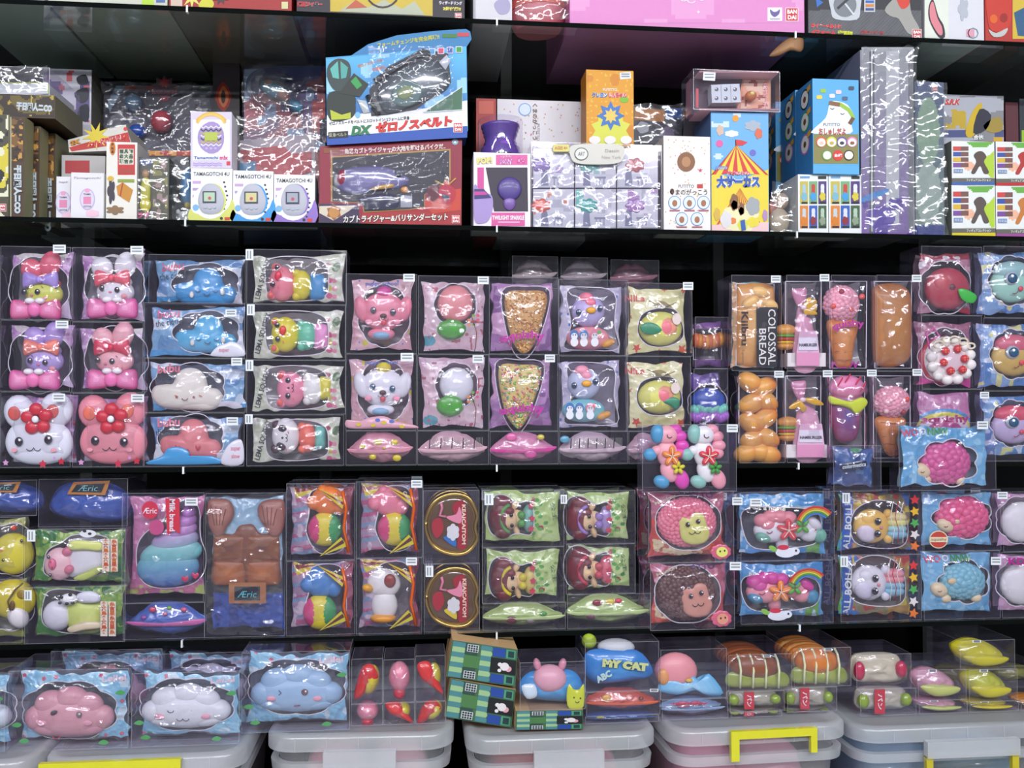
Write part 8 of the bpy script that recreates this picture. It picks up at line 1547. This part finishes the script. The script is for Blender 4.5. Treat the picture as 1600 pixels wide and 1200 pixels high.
# --- green shop-front cartons
def shop(label, q, Y, base, depth=.11):
    it = tilted(label, q, Y, depth, '#44684a', '#c8a478', base=base); m = it.m; A = it.at
    def R(a0, b0, a1, b1, w, c_): m.flat([A(a0, b0), A(a1, b0), A(a1, b1), A(a0, b1)], w, c_)
    R(.015, .02, .985, .98, -.2, '#44684a')
    for x0 in (.02, .45):
        for k in range(7): R(x0, .02 + k * .137, x0 + (.17 if x0 < .1 else .14), .02 + (k + 1) * .137, -.4 - .01 * k, '#9cc08c' if k % 2 else '#4c868c')
        for k in range(7):
            u, v = A(x0 + (.17 if x0 < .1 else .14), .09 + k * .137); m.disc(u, v, -.6 - .01 * k, 3.4, 4.2, '#9cc08c' if k % 2 else '#4c868c')
    R(.21, .02, .4, .32, -.8, '#2c4c44'); R(.21, .68, .4, .98, -.8, '#2c4c44'); R(.21, .34, .45, .66, -.75, '#4a7c48')
    for b0 in (.04, .76):
        R(.24, b0, .41, b0 + .2, -1, '#d8dce0')
        for i in range(4):
            for j in range(3): R(.252 + i * .039, b0 + .015 + j * .062, .282 + i * .039, b0 + .062 + j * .062, -1.3, '#1c2c30')
    R(.63, .03, .82, .27, -.8, '#24489c'); R(.63, .74, .82, .97, -.8, '#24489c'); R(.61, .3, .99, .7, -.9, '#14181c'); R(.83, .04, .97, .27, -.8, '#4c9c7c'); R(.86, .07, .95, .24, -1, '#1c3c3c'); R(.83, .73, .97, .96, -.8, '#4c9c7c'); R(.86, .76, .95, .93, -1, '#1c3c3c')
    for (a, b, r_, c_) in ((.82, .5, 7, '#e8e0e4'), (.75, .46, 3.4, '#e8e4e8'), (.83, .5, 4.4, '#d08c94'), (.88, .55, 5, '#e0a4b0'), (.75, .62, 3, '#e8e4e8')): u, v = A(a, b); m.disc(u, v, -1.3 - .05 * r_ , r_, r_ * .9, c_)
    m.done(); return it
g3 = shop('green shop-front carton standing upright on the middle bin, lowest of three', [(806, 1110), (911, 1110), (911, 1164), (805, 1164)], -.07, LZ[3])
g2 = shop('green shop-front carton tilted, middle of three, left of the upright one', [(704, 1060), (806, 1078), (799, 1137), (694, 1120)], -.05, LZ[3]); g2.zk = None
g1 = shop('green shop-front carton tilted, topmost of three', [(707, 1000), (809, 1015), (805, 1073), (697, 1057)], -.05, None)
# --- bagged animals
def bagged(label, r, base, Y, depth=.085):
    it = Item('boxed_squishy_toy', label, 'squishy toy', r, Y=Y, base=base, depth=depth); it.case(); return it
w1 = bagged('boxed pink bear-eared squishy in a blue bag on the upright shop-front carton', (812, 1034, 915, 1109), g3, -.07)
m = w1.mb('printed_wrapper', mat='pouch'); m.puff(smooth([(814, 1078), (830, 1058), (870, 1052), (900, 1056), (914, 1074), (912, 1100), (870, 1104), (822, 1096)], 4), 26, 18, '#2f84c8', col2='#58a4d8'); m.puff(smooth([(816, 1074), (836, 1072), (840, 1090), (824, 1094)], 3), 8, 4, '#cfe0ea', rings=3); m.done()
t = w1.mb('squishy_bear', w=0); t.ell(862, 1066, 20, 27, 22, 18, '#e0a4b4', seg=24); b_ = t.done(); 
for s_ in (-1, 1): m = w1.mb('ear', b_); m.ell(862 + s_ * 20, 1044, 20, 6, 10, 6, '#d890a4', rot=s_ * 15); m.done()
m = w1.mb('yellow_cat_print', w=0, mat='pouch'); m.puff(smooth([(890, 1108), (886, 1088), (890, 1070), (897, 1078), (906, 1078), (913, 1070), (914, 1092), (910, 1108)], 3), 4, 3, '#ccd424', rings=3); m.disc(897, 1090, .3, 1.2, 1.4, '#222'); m.disc(907, 1091, .3, 1.2, 1.4, '#222'); m.arc(902, 1095, .3, 3, 10, 170, 1, '#222'); m.done()
w4 = lens('boxed wrapped squishy seen end-on, dark blue bag resting on the bin lid', (914, 1118, 1030, 1156), LZ[3], (917, 1120, 1027, 1152), '#2a68b4', 0, dots=[(940, 1134, 7, '#b8b83c'), (960, 1132, 6, '#7cb0d8'), (990, 1132, 8, '#5c94d0')], Y=-.05)
w3 = lens('boxed wrapped squishy seen end-on, orange-red bag between two blue ones', (916, 1080, 1032, 1117), w4, (918, 1082, 1030, 1114), '#d8604c', 0, dots=[(950, 1094, 8, '#d8a04c'), (985, 1092, 7, '#e07c6c'), (1004, 1094, 4, '#7c3c2c')], Y=-.05, cc='#e05a24')
w2 = bagged('boxed white-topped squishy in a bright blue lettered bag on the orange one', (914, 1003, 1030, 1079), w3, -.05, .1)
m = w2.mb('printed_wrapper', mat='pouch'); m.puff(smooth([(918, 1030), (940, 1020), (1000, 1022), (1024, 1048), (1020, 1064), (980, 1072), (938, 1074), (920, 1060)], 4), 24, 18, '#2a78c4', col2='#3c94d8'); m.text('MY CAT', 978, 1040, 4, 72, '#cfd890', h=13, rot=6, bold=.09, outline='#2c5c2c', ow=.04); m.text('ABC', 944, 1058, 4, 26, '#b8d8d0', h=11, rot=-28, bold=.06); m.done()
t = w2.mb('squishy_cat', w=0); t.ell(970, 1020, 34, 30, 14, 16, '#c8ccd0'); t.ell(928, 1012, 40, 12, 12, 10, '#a8c030'); t.done(); w2.sticker(1022, 1078, 13, 5)
w6 = lens('boxed wrapped squishy seen end-on with upside-down red lettering, pale blue bag', (1034, 1092, 1138, 1147), LZ[4], (1036, 1095, 1134, 1143), '#8ca8c8', 0, dots=[(1070, 1112, 12, '#c0607c'), (1090, 1110, 10, '#b86484')], Y=-.045)
m = w6.mb('bag_lettering', mat='pouch'); m.text('Aquastar', 1078, 1106, 3, 60, '#c02c50', h=9, rot=180, bold=.05); m.done()
w5 = bagged('boxed pink round squishy above a sky blue and white wrapper', (1032, 1014, 1136, 1091), w6, -.045)
t = w5.mb('squishy_peach', w=0); t.ell(1062, 1054, 22, 34, 29, 18, '#e8969c', seg=24); t.ell(1040, 1060, 12, 10, 14, 8, '#e09a5c'); t.done(); m = w5.mb('printed_wrapper', mat='pouch'); m.puff(smooth([(1030, 1080), (1046, 1062), (1062, 1070), (1082, 1058), (1098, 1066), (1112, 1056), (1134, 1086), (1110, 1090), (1090, 1082), (1060, 1089)], 3), 12, 9, '#5cb0de', col2='#a0d0ec'); m.ell(1078, 1064, 4, 6, 3.4, 3, '#d8a83c'); m.done()
# --- wrapped breads
def breadpack(label, r, base, Y, body, yaw=0, lean=8):
    it = Item('boxed_bread_squishy', label, 'squishy toy', r, Y=Y, base=base, depth=.13); it.case(); u0, v0, u1, v1 = r; W, H = u1 - u0, v1 - v0; cu = (u0 + u1) / 2
    m = it.mb('printed_wrapper', mat='pouch'); m.puff(smooth([(u0 + 4, v1 - 3), (u0 + 6, v1 - .42 * H), (cu, v1 - .48 * H), (u1 - 6, v1 - .42 * H), (u1 - 3, v1 - 3), (cu, v1 - 1.5)], 4), 14, 10, '#8ca024', col2='#a4b43a'); m.done()
    t = it.mb('squishy_bread', w=0)
    n = 7
    for k in range(n): t.ell(cu - 2, v1 - .58 * H, 16 + k * 14, W * .40, H * .34, 16, body[k % 2], seg=18)
    b = t.done(); m = it.mb('white_stripes', mat='pouch')
    for k in range(4):
        x = u0 + W * (.2 + .2 * k); m.tube([(x, v1 - 3, 4), (x, v1 - .3 * H, 3), (x, v1 - .55 * H, 1), (x - 1, v1 - .8 * H, 5), (x - 2, v1 - .93 * H, 14)], 0, 1.9, '#dfe3b8', seg=6)
    m.done(); f = it.mb('clear_film', mat='film'); f.puff(smooth([(u0 + 4, v1 - 3), (u0 + 6, v0 + 8), (cu, v0 + 3), (u1 - 6, v0 + 8), (u1 - 4, v1 - 3)], 4), 6, 5, '#fff', back=False, rings=10); f.done()
    if yaw: it.root.rotation_euler = (0, 0, math.radians(yaw))
    it.sticker(u0 + .6 * W, v0 + 3, 12, 4); return it
def wrapend(label, r, base, Y, red=True, depth=.1, tint='#b4b09c', leafc='#8ca82c'):
    it = Item('boxed_bread_squishy', label, 'squishy toy', r, Y=Y, base=base, depth=depth); it.case(); u0, v0, u1, v1 = r; W, H = u1 - u0, v1 - v0
    m = it.mb('printed_wrapper', mat='pouch'); m.puff(smooth([(u0 + 3, v0 + .5 * H), (u0 + .14 * W, v0 + .12 * H), (u1 - .2 * W, v0 + .1 * H), (u1 - 3, v0 + .4 * H), (u1 - 4, v1 - .12 * H), (u0 + .5 * W, v1 - 2), (u0 + .1 * W, v1 - .1 * H)], 4), 26, 20, tint, rings=11); m.ell(u0 + .12 * W, v0 + .55 * H, 12, .1 * W, .28 * H, 8, leafc); m.ell(u1 - .12 * W, v0 + .5 * H, 12, .1 * W, .25 * H, 8, leafc); m.done()
    if red: m = it.mb('red_label', mat='pouch'); m.prism(rect(u0 + .28 * W, v0 + 2, u0 + .46 * W, v1 - 2), 3, 6, '#c8283c'); m.text('パン', u0 + .37 * W, (v0 + v1) / 2, 2, H * .6, '#f0dce0', h=8, rot=90, bold=.03); m.done()
    f = it.mb('clear_film', mat='film'); f.puff(smooth([(u0 + 3, v0 + .5 * H), (u0 + .14 * W, v0 + 3), (u1 - .2 * W, v0 + 3), (u1 - 3, v0 + .4 * H), (u1 - 4, v1 - 4), (u0 + .1 * W, v1 - 4)], 4), 16, 14, '#fff', back=False, rings=10); f.done()
    return it
h3 = wrapend('boxed bread seen end-on with red label, lowest under the dark bread', (1142, 1112, 1222, 1140), LZ[4], -.045); h2 = wrapend('boxed bread seen end-on with red label, middle of the stack under the dark bread', (1140, 1080, 1226, 1111), h3, -.045)
breadpack('boxed dark brown bread in a green wrapper with white stripes on its stack', (1138, 1022, 1238, 1079), h2, -.045, ('#8c4a1c', '#b0602a'))
h5 = wrapend('boxed bread seen end-on, lowest under the golden bread', (1229, 1112, 1302, 1140), LZ[4], -.03, depth=.11); h4 = wrapend('boxed bread seen end-on with red label, middle of the stack under the golden bread', (1230, 1074, 1308, 1111), h5, -.03)
breadpack('boxed golden bread in a green wrapper with white stripes beside the dark one', (1240, 1012, 1330, 1073), h4, -.03, ('#d87c20', '#e8a050'))
h6 = wrapend('boxed roll in a clear, red and green wrapper, nearest on the right bin', (1344, 1076, 1432, 1136), LZ[5], -.02, tint='#c0bca8'); 
h7 = wrapend('boxed roll in a crimson and cream wrapper on the nearest right roll', (1338, 1022, 1424, 1075), h6, -.02, red=False, tint='#d8d0b4', leafc='#c0244c')
def slant(label, r, base, Y, c1, c2, depth=.11):
    it = Item('boxed_squishy_toy', label, 'squishy toy', r, Y=Y, base=base, depth=depth); it.case(); u0, v0, u1, v1 = r; W, H = u1 - u0, v1 - v0; m = it.mb('printed_wrapper', mat='pouch')
    m.puff(smooth([(u0 + 3, v0 + .3 * H), (u0 + .35 * W, v0 + .08 * H), (u0 + .7 * W, v0 + .25 * H), (u1 - 3, v0 + .62 * H), (u1 - .15 * W, v1 - .1 * H), (u0 + .4 * W, v1 - 2), (u0 + .12 * W, v0 + .7 * H)], 4), 30, 24, c1, rings=11, col2=c1); m.puff(smooth([(u0 + .12 * W, v0 + .62 * H), (u0 + .5 * W, v0 + .55 * H), (u1 - 4, v0 + .66 * H), (u1 - .2 * W, v1 - .12 * H), (u0 + .4 * W, v1 - 3)], 4), 10, 7, c2); m.done()
    f = it.mb('clear_film', mat='film'); f.puff(smooth([(u0 + 3, v0 + .3 * H), (u0 + .5 * W, v0 + 3), (u1 - 3, v0 + .5 * H), (u1 - .1 * W, v1 - 4), (u0 + .1 * W, v1 - 5)], 4), 16, 14, '#fff', back=False, rings=10); f.done(); it.sticker(u0 + .3 * W, v0 + 2, 13, 4); return it
i2 = slant('boxed pink and lime wrapped squishy, lower of two on the right bin', (1436, 1094, 1512, 1134), LZ[5], -.02, '#d8a0b0', '#c0c874'); i1 = slant('boxed pink and lime wrapped squishy, upper of two on the right bin', (1434, 1046, 1510, 1093), i2, -.02, '#dca4b8', '#c4cc70')
i4 = slant('boxed yellow wrapped squishy, lower right of the pink ones', (1515, 1096, 1592, 1134), LZ[5], -.02, '#ccc01c', '#d8c828'); i3 = slant('boxed yellow-green wrapped squishy, upper right of the pink ones', (1514, 1046, 1590, 1095), i4, -.02, '#c8cc30', '#d0c81c')
slant('boxed bright yellow banana-like squishy topmost on the right bin', (1500, 1000, 1586, 1045), i3, -.02, '#d4cc20', '#c8c01c')
slant('boxed orange and yellow squishy cut by the right edge, bottom row', (1595, 1092, 1668, 1134), LZ[5], -.02, '#d88c24', '#d8b424')
# second ranks, in the gloom behind
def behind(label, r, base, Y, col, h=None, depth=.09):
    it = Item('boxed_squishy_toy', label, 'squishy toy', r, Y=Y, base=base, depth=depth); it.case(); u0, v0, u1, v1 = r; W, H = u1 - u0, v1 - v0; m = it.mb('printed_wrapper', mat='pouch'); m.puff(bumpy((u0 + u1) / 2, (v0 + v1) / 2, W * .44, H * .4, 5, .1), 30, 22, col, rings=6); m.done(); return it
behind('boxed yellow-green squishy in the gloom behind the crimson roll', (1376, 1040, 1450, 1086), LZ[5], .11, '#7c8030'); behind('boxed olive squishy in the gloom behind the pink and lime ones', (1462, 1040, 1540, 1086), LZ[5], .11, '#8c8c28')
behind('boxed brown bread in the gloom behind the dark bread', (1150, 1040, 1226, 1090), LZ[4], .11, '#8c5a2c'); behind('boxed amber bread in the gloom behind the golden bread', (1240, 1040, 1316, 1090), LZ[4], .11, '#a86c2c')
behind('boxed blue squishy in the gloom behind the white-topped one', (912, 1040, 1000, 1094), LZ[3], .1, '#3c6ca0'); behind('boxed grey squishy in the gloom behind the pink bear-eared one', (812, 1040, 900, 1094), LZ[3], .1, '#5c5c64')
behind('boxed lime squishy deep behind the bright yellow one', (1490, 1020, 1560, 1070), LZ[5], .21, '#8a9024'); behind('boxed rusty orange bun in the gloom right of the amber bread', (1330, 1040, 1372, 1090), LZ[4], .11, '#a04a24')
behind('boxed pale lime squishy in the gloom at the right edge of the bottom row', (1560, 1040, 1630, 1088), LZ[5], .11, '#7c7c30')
# ranks behind the front boxes of the two squishy rows (their tops and sides show between the front ones)
for col_, dy in (([(jd2, 'blue elephant'), (jd1, 'orange elephant')], .083), ([(je2, 'white duck'), (je1, 'pink elephant')], .083), ([(jf2, 'yellow-figured heart tin'), (jf1, 'blue-figured heart tin')], .055),
                 ([(jg3, 'left-pointing green wrap'), (jg2, 'yellow-banded mermaid'), (jg1, 'green-banded mermaid')], .083), ([(jh3, 'jutting green wrap'), (jh2, 'coral-topped mermaid'), (jh1, 'lavender-banded mermaid')], .083),
                 ([(ji2, 'brown monkey'), (ji1, 'pink monkey')], .083), ([(jj2, 'pink unicorn bag'), (jj1, 'white unicorn bag')], .083), ([(jk2, 'white hamster'), (jk1, 'yellow hamster')], .083), ([(jl2, 'blue sheep'), (jl1, 'curled pink sheep')], .083)):
    for it_, nm in col_:
        dup(it_, dy=dy, label='matching box directly behind the front box of the ' + nm, group=None)
        if col_[0][0] in (jf2,): dup(it_, dy=2 * dy, label='matching box third in line behind the ' + nm)
# repeats carry a shared phrase
for o in list(bpy.data.objects):
    if 'category' not in o.keys() or 'group' in o.keys(): continue
    k = o.name.split('.')[0]; z = o.location.z
    if k == 'boxed_squishy_toy' or k == 'boxed_bread_squishy':
        o['group'] = 'boxed squishy toys on the third shelf' if z > ZS[2] - .005 else ('boxed squishy toys on the fourth shelf' if z > ZS[3] - .005 else 'boxed squishy toys on the bin lids')
    elif k == 'boxed_small_toy': o['group'] = 'small boxed egg toys by the green cartons'
    elif k == 'boxed_heart_tin': o['group'] = 'boxed gold heart tins'
    elif k == 'storage_bin': o['group'] = 'clear storage bins on the bottom board'
    elif k == 'wrapped_toy': o['group'] = 'wrapped toys inside the storage bins'
    elif k == 'glass_shelf': o['group'] = 'glass shelves'
    elif k == 'shelf_upright': o['group'] = 'black uprights at the shelf back'
    elif k == 'toy_carton':
        l = o['label']
        o['group'] = ('white electronic pet cartons' if 'electronic pet' in l else 'green shop-front cartons' if 'shop-front carton' in l else 'blue cartoon-sushi cartons' if 'cartoon-sushi' in l else 'white hero card cartons' if 'hero cards' in l
                      else 'small white figure cartons' if 'figure carton with' in l else 'upright carton spines with silver letters' if 'spine with' in l else 'cartons on the topmost shelf' if z > ZS[0] - .01 else 'toy cartons on the second shelf')
